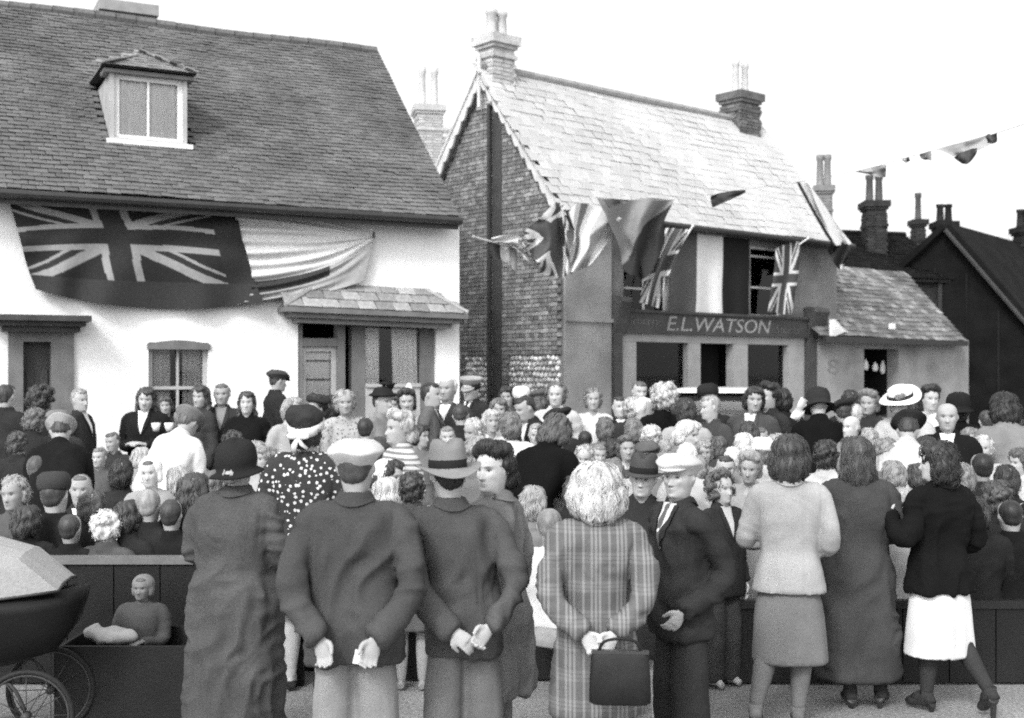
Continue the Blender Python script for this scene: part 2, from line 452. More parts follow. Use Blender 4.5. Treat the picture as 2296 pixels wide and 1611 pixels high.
def sash_window(parent, fr, t0, t1, z0, z1, depth, fm, cols=2, rows=2, fw=.06, bar=.03, curtain=None, gap=None, split=None):
    """Timber frame, bars and glass set `depth` behind the wall face; curtains and a dark room behind."""
    w = thing('window', None, None, fr.P((t0 + t1) / 2, -depth, z0)); w.parent = parent; w.matrix_parent_inverse = wmat(parent).inverted()
    f = MB()
    o0, o1 = -depth - .05, -depth + .02
    fr.box(f, t0, t0 + fw, o0, o1, z0, z1); fr.box(f, t1 - fw, t1, o0, o1, z0, z1)
    fr.box(f, t0 + fw, t1 - fw, o0, o1, z1 - fw, z1); fr.box(f, t0 + fw, t1 - fw, o0, o1, z0, z0 + fw)
    f.build('frame', fm, w)
    for i in range(1, cols):
        t = t0 + (t1 - t0) * i / cols; b = MB(); fr.box(b, t - bar / 2, t + bar / 2, o0 + .015, o1 - .006, z0 + fw, z1 - fw); b.build('glazing_bar', fm, w)
    for j in (split or [k / rows for k in range(1, rows)]):
        z = z0 + (z1 - z0) * j
        b = MB(); fr.box(b, t0 + fw, t1 - fw, o0 + .012, o1 - .002, z - bar * .7, z + bar * .7); b.build('meeting_rail', fm, w)
    g = MB(); fr.box(g, t0 + fw, t1 - fw, o0 + .02, o0 + .026, z0 + fw, z1 - fw); g.build('pane', glass(), w)
    if curtain:
        for (a, b, m) in curtain:
            n = 26; V = []; F = []
            for k in range(n + 1):
                t = t0 + (t1 - t0) * (a + (b - a) * k / n); o = -depth - .085 + .016 * math.sin(k * 1.9) + .012 * math.sin(k * .8)
                for z in (z0, z1): V += [fr.P(t, o, z), ]
            for k in range(n): F.append((2 * k, 2 * k + 2, 2 * k + 3, 2 * k + 1))
            q = MB(); q.add(V, F); q.build('curtain', m, w, True)
    r = MB(); fr.box(r, t0 - .02, t1 + .02, -depth - .75, -depth - .70, z0 - .02, z1 + .02)
    for (a, b, c, e) in ((t0 - .05, t0 - .02, z0 - .02, z1 + .02), (t1 + .02, t1 + .05, z0 - .02, z1 + .02), (t0 - .02, t1 + .02, z1 + .02, z1 + .05), (t0 - .02, t1 + .02, z0 - .05, z0 - .02)):
        fr.box(r, a, b, -depth - .75, -depth - .06, c, e)
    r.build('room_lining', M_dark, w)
    return w

# ------------------------------------------------------------------ the white house on the left
fW = Frame((-.767, 17.5, 0), (.894, .449))
WH = thing('white_house', 'limewashed cottage with dark tiled roof, dormer and a long flag under its eave', 'house', (-.767, 17.5, 0))
zeW = fW.hit(1038, 484, .32)[1]
slW = Slope(fW, .32, zeW, -3.64, 7.49)
wt = lambda x, y=800, o=0.0: fW.hit(x, y, o)[0]
wz = lambda x, y, o=0.0: fW.hit(x, y, o)[1]
door1 = (wt(18), wt(165), .12, wz(100, 745))
win1 = (wt(333), wt(468), wz(400, 960), wz(400, 768))
bay = (wt(668), wt(978), .12, wz(800, 712))
wall = wall_mesh(fW, -10.5, 0, 0, zeW - .12, [door1, win1, bay]).build('wall', M_white, WH)
gb = MB(); gb.poly_prism([fW.P(0, -.29, 0), fW.P(0, -7.6, 0), fW.P(0, -7.6, zeW), fW.P(0, -3.64, 7.38), fW.P(0, -.29, zeW - .14)], -fW.d * .28)
gb.build('gable_wall', M_white, WH)
bk = MB(); fW.box(bk, -10.5, -.28, -7.6, -7.35, 0, zeW); bk.build('back_wall', M_white, WH)
# dormer
dt0, da0 = slW.hit(245, 312); dt1, _ = slW.hit(424, 318)
DB = slW.P(dt0, da0); do = (DB - fW.O).dot(fW.n); dz = DB.z
fD = Frame(fW.P(dt0, do + .03, 0), fW.d); dw = dt1 - dt0 - .05
dh = fD.hit(330, 172)[1] - dz
def in_dormer(t, a):
    z = slW.P(t, a).z
    return dt0 - .05 < t < dt1 + .02 and dz - .02 < z < dz + dh + .15
rfW = tile_roof(WH, slW, -9.5, .10, 'tile', M_tile, .165, .10, .17, .010, in_dormer, tr=lambda a: -.15 + .25 * a / slW.L)
slWb = Slope(fW, -7.6, zeW, -3.62, 7.49)
bb = MB(); bb.hexa([slWb.P(-9.5, 0, -.02), slWb.P(.1, 0, -.02), slWb.P(.1, slWb.L, -.02), slWb.P(-9.5, slWb.L, -.02)] + [slWb.P(-9.5, 0, .05), slWb.P(.1, 0, .05), slWb.P(.1, slWb.L, .05), slWb.P(-9.5, slWb.L, .05)])
bb.build('roof', M_tile[0], WH)
vr = [tube_np([(-.15, 0, 0), (.15, 0, 0)], .085, 8)]
items = [(Matrix.Translation(fW.P(-9.4 + i * .31, -3.63, 7.5 + .02 * math.sin(i * .5))) @ fW.rot(), 0) for i in range(31)]
pieces(rfW, 'ridge_tile', M_tile, vr, items, 40)
eb = MB(); fW.box(eb, -9.5, -.16, .02, .30, zeW - .13, zeW - .10); eb.build('soffit', M_darkwood, WH)
eb = MB(); fW.box(eb, -9.5, -.16, .30, .325, zeW - .20, zeW - .035); eb.build('fascia', M_darkwood, WH)
eb = MB(); eb.tube([fW.P(-9.5, .385, zeW - .085), fW.P(-.14, .385, zeW - .085)], .055, 8); eb.build('gutter', M_iron, WH)
eb = MB(); eb.poly_prism([slW.P(-.17, 0, -.12), slW.P(.08, slW.L, -.12), slW.P(.08, slW.L, -.01), slW.P(-.17, 0, -.01)], fW.d * .03); eb.build('verge_board', M_greywood, WH)
DM = thing('dormer', None, None, fD.P(0, 0, dz)); DM.parent = WH; DM.matrix_parent_inverse = wmat(WH).inverted()
m = MB(); fD.box(m, 0, .06, -1.6, 0, dz - .1, dz + dh); fD.box(m, dw - .05, dw, -1.6, 0, dz - .1, dz + dh); fD.box(m, .06, dw - .05, -.2, 0, dz - .2, dz + .03); m.build('dormer_cheeks', M_palewood, DM)
m = MB(); fD.box(m, -.05, dw + .06, -.05, .10, dz - .07, dz - .005); m.build('dormer_sill', M_whitewood, DM)
m = MB(); fD.box(m, -.08, dw + .08, -.3, .06, dz + dh, dz + dh + .05); m.build('dormer_lintel', M_greywood, DM)
m = MB()
for (a, b) in ((.06, .13), (dw / 2 - .014, dw / 2 + .014), (dw - .12, dw - .05)): fD.box(m, a, b, -.12, -.05, dz + .08, dz + dh - .06)
fD.box(m, .06, dw - .05, -.12, -.05, dz + .03, dz + .08); fD.box(m, .06, dw - .05, -.12, -.05, dz + dh - .06, dz + dh); m.build('window_frame', M_whitewood, DM)
m = MB(); fD.box(m, .13, dw - .12, -.095, -.09, dz + .08, dz + dh - .06); m.build('pane', glass(), DM)
n = 30; V = []; F = []
for k in range(n + 1):
    for z in (dz + .05, dz + dh - .04): V.append(fD.P(.07 + (dw - .13) * k / n, -.125 + .012 * math.sin(k * 1.7) + .008 * math.sin(k * .6), z))
for k in range(n): F.append((2 * k, 2 * k + 2, 2 * k + 3, 2 * k + 1))
m = MB(); m.add(V, F); m.build('curtain', M_net, DM, True)
# hipped dormer roof: three tiled slopes to a short ridge running into the main roof
apz = fD.hit(330, 88)[1]; zt = dz + dh + .07
fo, so = .12, .10; rb = -.85
c0, c1 = fD.P(-so, fo, zt), fD.P(dw + so, fo, zt); ap = fD.P(dw / 2, -.42, apz - .1)
k0 = fD.P(-so, -2.2, zt + .02); k1 = fD.P(dw + so, -2.2, zt + .02); ap2 = fD.P(dw / 2, -2.3, apz - .1)
M_dtile = [mat('dormer_tile_%d' % i, v, var=.3, scale=2, fine=.3, fscale=24, rough=.9, spec=.12, bump=.4, rand=.2) for i, v in enumerate((.24, .28, .21))]
m = MB(); m.add([c0, c1, ap, k0, k1, ap2], [(0, 1, 2), (1, 4, 5, 2), (0, 2, 5, 3), (0, 3, 4, 1)]); droof = m.build('dormer_roof', M_under, DM)
items = []; var = [box_v(-.08, .08, 0, .17, 0, .014, .003) for _ in range(5)]
def tri_tiles(a, b, c, d=None):
    """courses of tiles over the quad a-b (eave) up to d-c"""
    d = d or c; up = ((c + d) / 2 - (a + b) / 2); e = (b - a).normalized(); u = (up - e * up.dot(e)); L = u.length; u.normalize(); w = e.cross(u)
    if w.z < 0: w = -w
    i = 0
    while i * .1 < L:
        f = i * .1 / L; l = a.lerp(d, f); r_ = b.lerp(c, f); W = (r_ - l).length; x = .08 if i % 2 else 0
        while x < W:
            mm = Matrix(((e.x, u.x, w.x), (e.y, u.y, w.y), (e.z, u.z, w.z))).to_4x4()
            items.append((Matrix.Translation(l + e * x + w * .02) @ mm @ Matrix.Rotation(-.16, 4, 'X'), rng.randrange(5))); x += .165
        i += 1
tri_tiles(c0, c1, ap); tri_tiles(c1, k1, ap2, ap); tri_tiles(k0, c0, ap, ap2)
pieces(droof, 'tile', M_dtile, var, items, 140)
# left doorway with its hood
D1 = thing('door', None, None, fW.P(door1[0], 0, .12)); D1.parent = WH; D1.matrix_parent_inverse = wmat(WH).inverted()
m = MB()
for a, b in ((door1[0], door1[0] + .17), (door1[1] - .27, door1[1])): fW.box(m, a, b, -.2, .05, .12, door1[3] - .12)
fW.box(m, door1[0], door1[1], -.2, .05, door1[3] - .12, door1[3]); m.build('door_surround', M_greywood, D1)
m = MB(); fW.box(m, door1[0] + .17, door1[1] - .27, -.16, -.12, .12, door1[3] - .12); m.build('door_leaf', M_darkwood, D1)
for i in range(2):
    for j in range(2):
        w_ = (door1[1] - door1[0] - .44) / 2; a = door1[0] + .19 + i * w_; m = MB(); fW.box(m, a + .03, a + w_ - .05, -.122, -.10, .3 + j * .95, 1.05 + j * .95); m.build('door_panel', M_darkwood, D1)
m = MB(); hz = door1[3]
for (e, z0, z1) in ((.10, hz, hz + .07), (.20, hz + .07, hz + .13), (.30, hz + .13, hz + .20)): fW.box(m, door1[0] - e + .02, door1[1] + e * .55, .002, .12 + e, z0, z1)
m.build('door_hood', M_darkwood, D1)
# window right of it, under a low segmental head
W1 = sash_window(WH, fW, *win1, .10, M_palewood, cols=2, rows=2, split=[.47], curtain=[(.02, .40, mat('grey_curtain', .5, scale=9, stretch=(8, 8, 1))), (.60, .98, MATS['grey_curtain'])])
m = MB(); a, b = win1[0] - .02, win1[1] + .02
pts = [fW.P(a + (b - a) * i / 8, .0, win1[3] - .02 + .05 * math.sin(math.pi * i / 8)) for i in range(9)]
m.poly_prism(pts + [fW.P(b, 0, win1[3] - .09), fW.P(a, 0, win1[3] - .09)], fW.n * .03); m.build('window_head', M_greywood, W1)
m = MB(); fW.box(m, a - .04, b + .04, -.1, .09, win1[2] - .07, win1[2]); m.build('window_sill', M_whitewood, W1)
# porch bay: door and wide window under a slated canopy
dA, dB_ = bay[0], wt(772); pA = wt(792); pz = bay[3]
bsx = thing('bay_front', None, None, fW.P(dA, 0, .12)); bsx.parent = WH; bsx.matrix_parent_inverse = wmat(WH).inverted()
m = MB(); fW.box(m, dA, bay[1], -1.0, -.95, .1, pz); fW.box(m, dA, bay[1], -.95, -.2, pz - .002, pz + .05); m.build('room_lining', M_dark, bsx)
trz = wz(720, 768)
m = MB()
for a, b in ((dA, dA + .07), (dB_ - .09, dB_ + .02)): fW.box(m, a, b, -.2, -.02, .12, pz)
fW.box(m, dA + .07, dB_ - .09, -.2, -.03, trz - .05, trz + .06); m.build('door_frame', M_greywood, bsx)
dl = MB(); a, b = dA + .07, dB_ - .09; top = trz - .05
for (p, q, r_, s) in ((a, a + .07, .12, top), (b - .07, b, .12, top), (a + .07, b - .07, top - .07, top), (a + .07, b - .07, .12, .95)): fW.box(dl, p, q, -.14, -.09, r_, s)
dl.build('door_leaf', M_palewood, bsx)
m = MB(); fW.box(m, a + .07, b - .07, -.118, -.112, .95, top - .07); m.build('door_glass', glass(), bsx)
m = MB(); fW.box(m, a + .05, b - .05, -.16, -.15, .93, top - .05); m.build('door_blind', M_net, bsx)
for j in range(5):
    z = .95 + (top - .07 - .95) * (j + .5) / 5; m = MB(); fW.box(m, a + .07, b - .07, -.15, -.142, z - .014, z + .014); m.build('blind_band', M_greywood, bsx)
m = MB()
for a, b, o in ((pA, pA + .20, -.06), (wt(945), bay[1], -.06)): fW.box(m, a, b, -.2, o, .12, pz)
fW.box(m, pA + .2, wt(945), -.16, -.06, .12, .30); m.build('window_posts', M_greywood, bsx)
m = MB(); wb = wz(860, 868); fW.box(m, pA + .2, wt(945), -.14, -.05, .3, wb); m.build('stall_riser', M_palewood, bsx)
m = MB(); fW.box(m, pA + .2, wt(945), -.14, -.02, wb, wb + .05); m.build('window_sill', M_palewood, bsx)
m = MB(); fW.box(m, pA + .2, wt(945), -.105, -.10, wb + .05, pz); m.build('pane', glass(), bsx)
for a, b in ((pA + .2, wt(858)), (wt(884), wt(942))):
    n = 34; V = []; F = []
    for k in range(n + 1):
        for z in (wb, pz): V.append(fW.P(a + (b - a) * k / n + (.03 if z == wb and b > wt(900) else 0), -.135 + .016 * math.sin(k * 1.6) + .01 * math.sin(k * .7), z))
    for k in range(n): F.append((2 * k, 2 * k + 2, 2 * k + 3, 2 * k + 1))
    m = MB(); m.add(V, F); m.build('curtain', M_net, bsx, True)
# canopy
cn = thing('canopy', None, None, fW.P(dA, 0, pz)); cn.parent = WH; cn.matrix_parent_inverse = wmat(WH).inverted()
co = .40; c0t, c1t = wt(640, 690, co), wt(1050, 705, co); ze0, ze1 = wz(640, 688, co), wz(1050, 706, co); zr0, zr1 = wz(712, 640), wz(950, 655)
u0, u1 = wt(715, 640), wt(955, 655)
E0, E1, G0, G1 = fW.P(c0t, co, ze0), fW.P(c1t, co, ze1), fW.P(u0, .01, zr0), fW.P(u1, .01, zr1)
B0, B1 = fW.P(c0t, .01, ze0), fW.P(c1t, .01, ze1)
m = MB(); m.add([E0, E1, G1, G0, B0, B1], [(0, 1, 2, 3), (0, 3, 4), (1, 5, 2), (0, 4, 5, 1)]); cr = m.build('canopy_roof', M_under, cn)
items = []; var = [box_v(-.125, .125, 0, .30, 0, .012, .004) for _ in range(6)]
up = (G0 + G1 - E0 - E1) / 2; e = (E1 - E0).normalized(); u = (up - e * up.dot(e)); L = u.length; u.normalize(); w_ = e.cross(u)
for i in range(5):
    f = i * .19 / L
    if f > .97: break
    l, r_ = E0.lerp(G0, f), E1.lerp(G1, f); Wd = (r_ - l).length; x = .12 + (.125 if i % 2 else 0)
    while x < Wd - .05:
        mm = Matrix(((e.x, u.x, w_.x), (e.y, u.y, w_.y), (e.z, u.z, w_.z))).to_4x4()
        items.append((Matrix.Translation(l + e * x + w_ * .022) @ mm @ Matrix.Rotation(-.07, 4, 'X') @ Matrix.Rotation(rng.uniform(-.05, .05), 4, 'Z'), rng.randrange(6))); x += .26
M_canslate = [mat('canopy_slate_%d' % i, v, var=.25, scale=2, fine=.2, fscale=20, rough=.6, spec=.3, bump=.2, rand=.2) for i, v in enumerate((.3, .36, .25))]
pieces(cr, 'slate', M_canslate, var, items)
for a, b in ((E0, G0), (E1, G1)): MB().tube([a + Vector((0, 0, .03)), b + Vector((0, 0, .03))], .035, 6).build('hip_roll', M_lead, cn)
m = MB(); Z = Vector((0, 0, 1))
def strip(mb, p, q, o, z0, z1): # board along p-q hung below, o metres further in
    a, b = p - fW.n * o, q - fW.n * o; mb.hexa([a - fW.n * .06 + Z * z0, b - fW.n * .06 + Z * z0, b + Z * z0, a + Z * z0, a - fW.n * .06 + Z * z1, b - fW.n * .06 + Z * z1, b + Z * z1, a + Z * z1])
strip(m, E0, E1, -.01, -.06, .01); strip(m, E0 + fW.d * .10, E1 - fW.d * .10, .06, -.13, -.062); strip(m, E0 + fW.d * .2, E1 - fW.d * .2, .13, -.20, -.132)
for s, p in ((1, E0), (-1, E1)):
    for (k, o, z0, z1) in ((0, 0, -.058, .008), (.10, .06, -.128, -.064), (.2, .13, -.198, -.134)):
        a = p + fW.d * k * s; m.hexa([a - fW.n * (o + .06) + Z * z0, a - fW.n * .38 + Z * z0, a - fW.n * .38 + fW.d * .05 * s + Z * z0, a - fW.n * (o + .06) + fW.d * .05 * s + Z * z0] + [a - fW.n * (o + .06) + Z * z1, a - fW.n * .38 + Z * z1, a - fW.n * .38 + fW.d * .05 * s + Z * z1, a - fW.n * (o + .06) + fW.d * .05 * s + Z * z1])
m.build('canopy_cornice', M_greywood, cn)
tag(MB().box(-10.4, .6, .002, 1.7, 0, .12, fW.f()).build('pavement', M_pave), None, None, None, 'structure')
chimney('chimney', 'squat stone topped chimney just showing over the white house ridge', slW.P(slW.hit(300, 60)[0], slW.L, -.3) - fW.n * .5, .72, .6, .62, fW.rot().to_euler().z, [mat('pale_stack', .3)], 0, cap=True)

# ------------------------------------------------------------------ the shop
CS = Vector((.9, 21.0, 0)); SD = Vector((.76, .65)).normalized(); fS = Frame(CS, (SD.x, SD.y)); fG = Frame(CS, (-SD.y, SD.x))
fG.n = Vector((-SD.x, -SD.y, 0)); fG.d = Vector((-SD.y, SD.x, 0))
SH = thing('corner_shop', 'brick gabled corner shop with pale slate roof and dark name fascia', 'shop', CS)
sx = lambda x, y=720, o=0.0: fS.hit(x, y, o)[0]
sz = lambda x, y, o=0.0: fS.hit(x, y, o)[1]
zeS = fS.hit(1640, 514, .28)[1]; SL = sx(1876, 640); GW = 4.2
apS = at(1070 * K, 155 * K, (CS + fG.d * GW / 2).y).z
M_render = mat('grey_render', .17, var=.32, scale=1.6, fine=.15, fscale=35, rough=.95, spec=.08, bump=.4, bscale=40)
M_render2 = mat('pier_render', .27, var=.25, scale=1.4, fine=.12, fscale=35, rough=.95, spec=.08, bump=.4, bscale=40)
s0, s1 = sx(1386), sx(1802)
fz0, fz1 = sz(1600, 752, .1), sz(1600, 708, .1)          # fascia
shopop = (s0 + .02, s1 - .02, .12, fz0)
uw1 = (sx(1398), sx(1500), sz(1450, 705), sz(1450, 590)); uw2 = (sx(1682), sx(1752), sz(1710, 712), sz(1710, 553))
sw = wall_mesh(fS, 0, SL, 0, zeS - .1, [shopop, uw1, uw2]).build('wall', M_render, SH)
m = MB(); fS.box(m, .0, sx(1366) , .002, .06, 0, zeS - .12); m.build('corner_pier', M_render2, SH)
m = MB(); fS.box(m, -.02, sx(1368), .06, .10, sz(1310, 722), sz(1310, 713)); m.build('pier_band', M_render2, SH)
# gable wall with bricks, flint panels, a downpipe
m = MB(); apex = fG.P(GW / 2, 0, apS - .15)
m.poly_prism([fG.P(0, -.005, 0), fG.P(GW, -.005, 0), fG.P(GW, -.005, zeS - .1), apex - fG.n * .005, fG.P(0, -.005, zeS - .1)], -fG.n * .25)
gw = m.build('gable_wall', M_mortar, SH)
def gz_top(t): return zeS - .12 + (apS - zeS) * (1 - abs(t - GW / 2) / (GW / 2))
gt = lambda x: fG.hit(x, 800)[0]; g_hit = fG.hit
fl = [(gt(1258), gt(1142), .3, g_hit(1200, 796)[1]), (gt(1104), gt(1046), .3, g_hit(1075, 793)[1])]
def keepb(t, z):
    if z > gz_top(t): return False
    return not any(min(a, b) < t < max(a, b) and c < z < d for a, b, c, d in fl)
class FG2(Frame): pass
fGr = Frame(CS, (SD.y, -SD.x)); fGr.n = fG.n.copy()     # same face, t reversed, right-handed
brick_face(gw, fGr, -GW, 0, .05, apS, M_brick, keep=lambda t, z: keepb(-t, z))
fv = []
for q in range(6):
    r_ = random.Random(q); n = 7; rad = .052
    rings = [[(rad * s * (1 + .18 * r_.uniform(-1, 1)) * math.cos(2 * math.pi * k / n), -dd, rad * s * (1 + .18 * r_.uniform(-1, 1)) * math.sin(2 * math.pi * k / n)) for k in range(n)] for s, dd in ((1, -.02), (1, .005), (.7, .03), (.25, .04))]
    V, F = loft_np(rings); fv.append((V, [tuple(reversed(f)) for f in F]))
M_flint = [mat('flint_%d' % i, v, var=.3, scale=9, rough=.7, spec=.3, rand=.35) for i, v in enumerate((.62, .5, .3, .7))]
items = []
for a, b, c, d in fl:
    lo, hi = min(a, b), max(a, b); z = c + .05; row = 0
    while z < d - .03:
        t = lo + .05 + (.05 if row % 2 else 0)
        while t < hi - .03:
            items.append((Matrix.Translation(fG.P(t + rng.uniform(-.015, .015), .0, z + rng.uniform(-.015, .015))) @ fGr.rot() @ Matrix.Rotation(rng.uniform(0, 6.28), 4, 'Y') @ Matrix.Diagonal((rng.uniform(.7, 1.05), 1, rng.uniform(.7, 1.05), 1)), rng.randrange(6))); t += .108
        z += .098; row += 1
pieces(gw, 'flint', M_flint, fv, items, 300, True)
m = MB(); tt = gt(1120); m.box(tt - .12, tt + .14, .0, .055, .1, gz_top(tt) - .25, fG.f()); m.build('dark_strip', M_darkwood, SH)  # dark upright band standing proud of the gable wall
m = MB(); m.tube([fG.P(gt(1106), .10, .1), fG.P(gt(1106), .10, gz_top(gt(1106)) - .35)], .045, 8); m.build('downpipe', M_iron, SH)
m = MB(); fb = Frame(fG.P(GW, 0, 0), (SD.x, SD.y)); fb.box(m, .25, SL, -.25, 0, 0, zeS); m.build('back_wall', M_brick[0], SH)
m = MB(); fe = Frame(fS.P(SL, -.3, 0), fG.d); m.poly_prism([fS.P(SL - .01, -.31, 0), fS.P(SL - .01, -GW, 0), fS.P(SL - .01, -GW, zeS), fS.P(SL - .01, -GW / 2, apS - .15), fS.P(SL - .01, -.31, zeS - .12)], -fS.d * .25); m.build('end_wall', M_darkbrick[1], SH)
slS = Slope(fS, .28, zeS, -GW / 2, apS); VO = -.2
rfS = tile_roof(SH, slS, VO, SL + .15, 'slate', M_slate, .26, .20, .30, .005, limit=300, jit=.002)
slSb = Slope(fS, -GW - .28, zeS, -GW / 2, apS)
m = MB(); q = [slSb.P(VO, 0), slSb.P(SL + .15, 0), slSb.P(SL + .15, slSb.L), slSb.P(VO, slSb.L)]; m.hexa([p - slSb.w * .08 for p in q] + [p + slSb.w * .02 for p in q]); m.build('roof', M_slate[0], SH)
items = [(Matrix.Translation(fS.P(VO + .2 + i * .4, -GW / 2, apS + .05)) @ fS.rot(), 0) for i in range(int((SL + .3) / .4))]
pieces(rfS, 'ridge_tile', [mat('ridge_grey', .3)], [tube_np([(-.195, 0, 0), (.195, 0, 0)], .08, 8)], items, 40)
m = MB(); m.tube([fS.P(VO, .34, zeS - .06), fS.P(SL + .15, .34, zeS - .07)], .055, 8); m.build('gutter', M_iron, SH)
m = MB(); fS.box(m, 0, SL, .02, .27, zeS - .13, zeS - .06); m.build('soffit', M_darkwood, SH)
# scalloped bargeboards
M_barge = mat('bargeboard_paint', .6, var=.15, scale=3, rough=.6, spec=.25)
for sgn in (-1, 1):
    lo = fG.P(GW / 2 + sgn * (GW / 2 + .30), -VO, zeS - .12) if True else None
    hi = fG.P(GW / 2, -VO, apS + .02); ax = (hi - lo); L = ax.length; ax.normalize(); dn = Vector((0, 0, -1))
    nsc = 13; top, bot = [], []
    for i in range(nsc * 6 + 1):
        f = i / (nsc * 6); top.append(lo + ax * L * f); bot.append(lo + ax * L * f + dn * (.24 + .09 * abs(math.sin(math.pi * f * nsc))))
    m = MB()
    for i in range(nsc * 6):
        a, b, c, d = top[i], top[i + 1], bot[i + 1], bot[i]; o = fG.n * .04
        m.hexa([d, c, c - o, d - o, a, b, b - o, a - o])
    m.build('bargeboard', M_barge, SH)
    m = MB(); m.hexa([lo + dn * .06 + fG.n * .03, hi + dn * .06 + fG.n * .03, hi + dn * .06 - fG.n * .30, lo + dn * .06 - fG.n * .30, lo + dn * .005 + fG.n * .03, hi + dn * .005 + fG.n * .03, hi + dn * .005 - fG.n * .30, lo + dn * .005 - fG.n * .30]); m.build('verge_capping', M_barge, SH)
m = MB(); m.tube([fG.P(GW / 2, -VO, apS - .75), fG.P(GW / 2, -VO, apS + .25)], .035, 8); m.build('finial', M_barge, SH)
# shop front
SF = thing('shopfront', None, None, fS.P(s0, 0, .12)); SF.parent = SH; SF.matrix_parent_inverse = wmat(SH).inverted()
M_sfframe = mat('shopfront_frame', .30, var=.12, scale=4, rough=.6, spec=.25)
xs = [sx(1386), sx(1424), sx(1540), sx(1568), sx(1642), sx(1674), sx(1764), sx(1802)]
zt_ = sz(1600, 770); m = MB()
for a, b in ((xs[0] + .021, xs[1]), (xs[2], xs[3]), (xs[4], xs[5]), (xs[6], xs[7] - .021)): fS.box(m, a, b, -.16, .03, .12, zt_)
fS.box(m, xs[0] + .021, xs[7] - .021, -.16, .035, zt_, fz0 - .002)
fS.box(m, xs[1], xs[2], -.14, .0, .12, .75); fS.box(m, xs[5], xs[6], -.14, .0, .12, .75); m.build('frame', M_sfframe, SF)
for a, b, z in ((xs[1], xs[2], .75), (xs[5], xs[6], .75)):
    m = MB(); fS.box(m, a + .001, b - .001, -.10, -.094, z, zt_); m.build('pane', glass(), SF)
m = MB(); fS.box(m, xs[1] + .05, xs[2] - .16, -.16, -.15, sz(1480, 860), zt_ - .07); m.build('display_board', mat('window_blind', .6, rough=.9), SF)
m = MB(); cx, cz = sx(1472), sz(1472, 828)
m.poly_prism([fS.P(cx + .06 * math.cos(k * math.pi / 6), -.146, cz + .10 * math.sin(k * math.pi / 6) * (1.15 if math.sin(k * math.pi / 6) > 0 else .9)) for k in range(12)], fS.n * .01); m.build('oval_card', M_whitewood, SF)
m = MB(); fS.box(m, xs[3], xs[4], -.40, -.36, .12, zt_); m.build('door_leaf', M_dark, SF)
m = MB(); fS.box(m, sx(1697), sx(1735), -.125, -.118, sz(1715, 808), sz(1715, 786)); m.build('price_card', M_whitewood, SF)
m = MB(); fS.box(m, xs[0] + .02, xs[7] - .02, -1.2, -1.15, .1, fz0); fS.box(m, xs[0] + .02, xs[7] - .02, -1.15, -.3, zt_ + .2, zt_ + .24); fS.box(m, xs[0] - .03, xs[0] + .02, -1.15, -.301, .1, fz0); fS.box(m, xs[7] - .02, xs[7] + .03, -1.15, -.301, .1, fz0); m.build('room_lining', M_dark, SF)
for a, b in ((sx(1368), s0), (s1, sx(1828))):
    m = MB(); fS.box(m, a, b, .002, .12, .12, fz0); m.build('pilaster', M_darkwood, SF)
for a, b in ((sx(1366), sx(1394)), (sx(1800), sx(1836))):
    c = (a + b) / 2; z0, z1 = fz0 - .05, sz(1815, 690, .2)
    prof = [(.0, z0), (.10, z0), (.14, z0 + .15), (.26, z1 - .16), (.30, z1 - .08), (.26, z1), (.1, z1 + .03), (0, z1)]
    m = MB(); m.poly_prism([fS.P(a + .02, .005 + o, z) for o, z in prof], fS.d * (b - a - .04)); m.build('console_bracket', M_darkwood, SF)
M_sign = mat('fascia_paint', .045, var=.2, scale=3, rough=.5, spec=.3)
SG = thing('shop_sign', None, None, fS.P(s0, .1, fz0)); SG.parent = SH; SG.matrix_parent_inverse = wmat(SH).inverted()
m = MB(); fS.box(m, sx(1394), sx(1802), .03, .12, fz0, fz1); m.build('sign_board', M_sign, SG)
m = MB(); fS.box(m, sx(1390), sx(1806), .03, .17, fz1, fz1 + .05); m.build('sign_cornice', M_sign, SG)
def lettering(txt, x0, x1, zb, zt, mt, name, fr=fS, out=.123, shear=.22, parent=SG, sx_=1.0, th=.004):
    cu = bpy.data.curves.new(name, 'FONT'); cu.body = txt; cu.size = 1; cu.shear = shear; cu.extrude = .01; cu.fill_mode = 'BOTH'; cu.resolution_u = 4
    o = bpy.data.objects.new(name, cu); COL.objects.link(o)
    dg = bpy.context.evaluated_depsgraph_get(); me = bpy.data.meshes.new_from_object(o.evaluated_get(dg)); bpy.data.objects.remove(o)
    co = np.empty(len(me.vertices) * 3, np.float32); me.vertices.foreach_get('co', co); co = co.reshape(-1, 3)
    lo, hi = co.min(0), co.max(0); u = (co - lo) / (hi - lo + 1e-9)
    t = x0 + u[:, 0] * (x1 - x0); z = zb + u[:, 1] * (zt - zb); oo = out + u[:, 2] * th
    W = np.array(fr.O)[None] + np.outer(t, np.array(fr.d)) + np.outer(oo, np.array(fr.n)); W[:, 2] += z
    me.vertices.foreach_set('co', W.astype(np.float32).ravel()); me.materials.clear(); me.materials.append(mt); me.update()
    return link(name, me, parent)
M_gilt = mat('sign_letter_paint', .27, var=.2, scale=12, rough=.6)
M_faint = mat('faded_sign_paint', .10, var=.4, scale=20, rough=.7)
lz = fz1 - fz0
lettering('E.L.WATSON', sx(1495, 725, .12), sx(1728, 730, .12), fz0 + lz * .17, fz1 - lz * .12, M_gilt, 'lettering')
lettering('Grocery', sx(1403, 720, .12), sx(1480, 720, .12), fz0 + lz * .3, fz1 - lz * .2, M_faint, 'lettering')
lettering('Stores', sx(1738, 735, .12), sx(1792, 735, .12), fz0 + lz * .22, fz0 + lz * .62, M_faint, 'lettering')
sash_window(SH, fS, *uw1, .08, M_palewood, cols=2, rows=2, curtain=[(.0, .55, M_net), (.75, 1, M_net)])
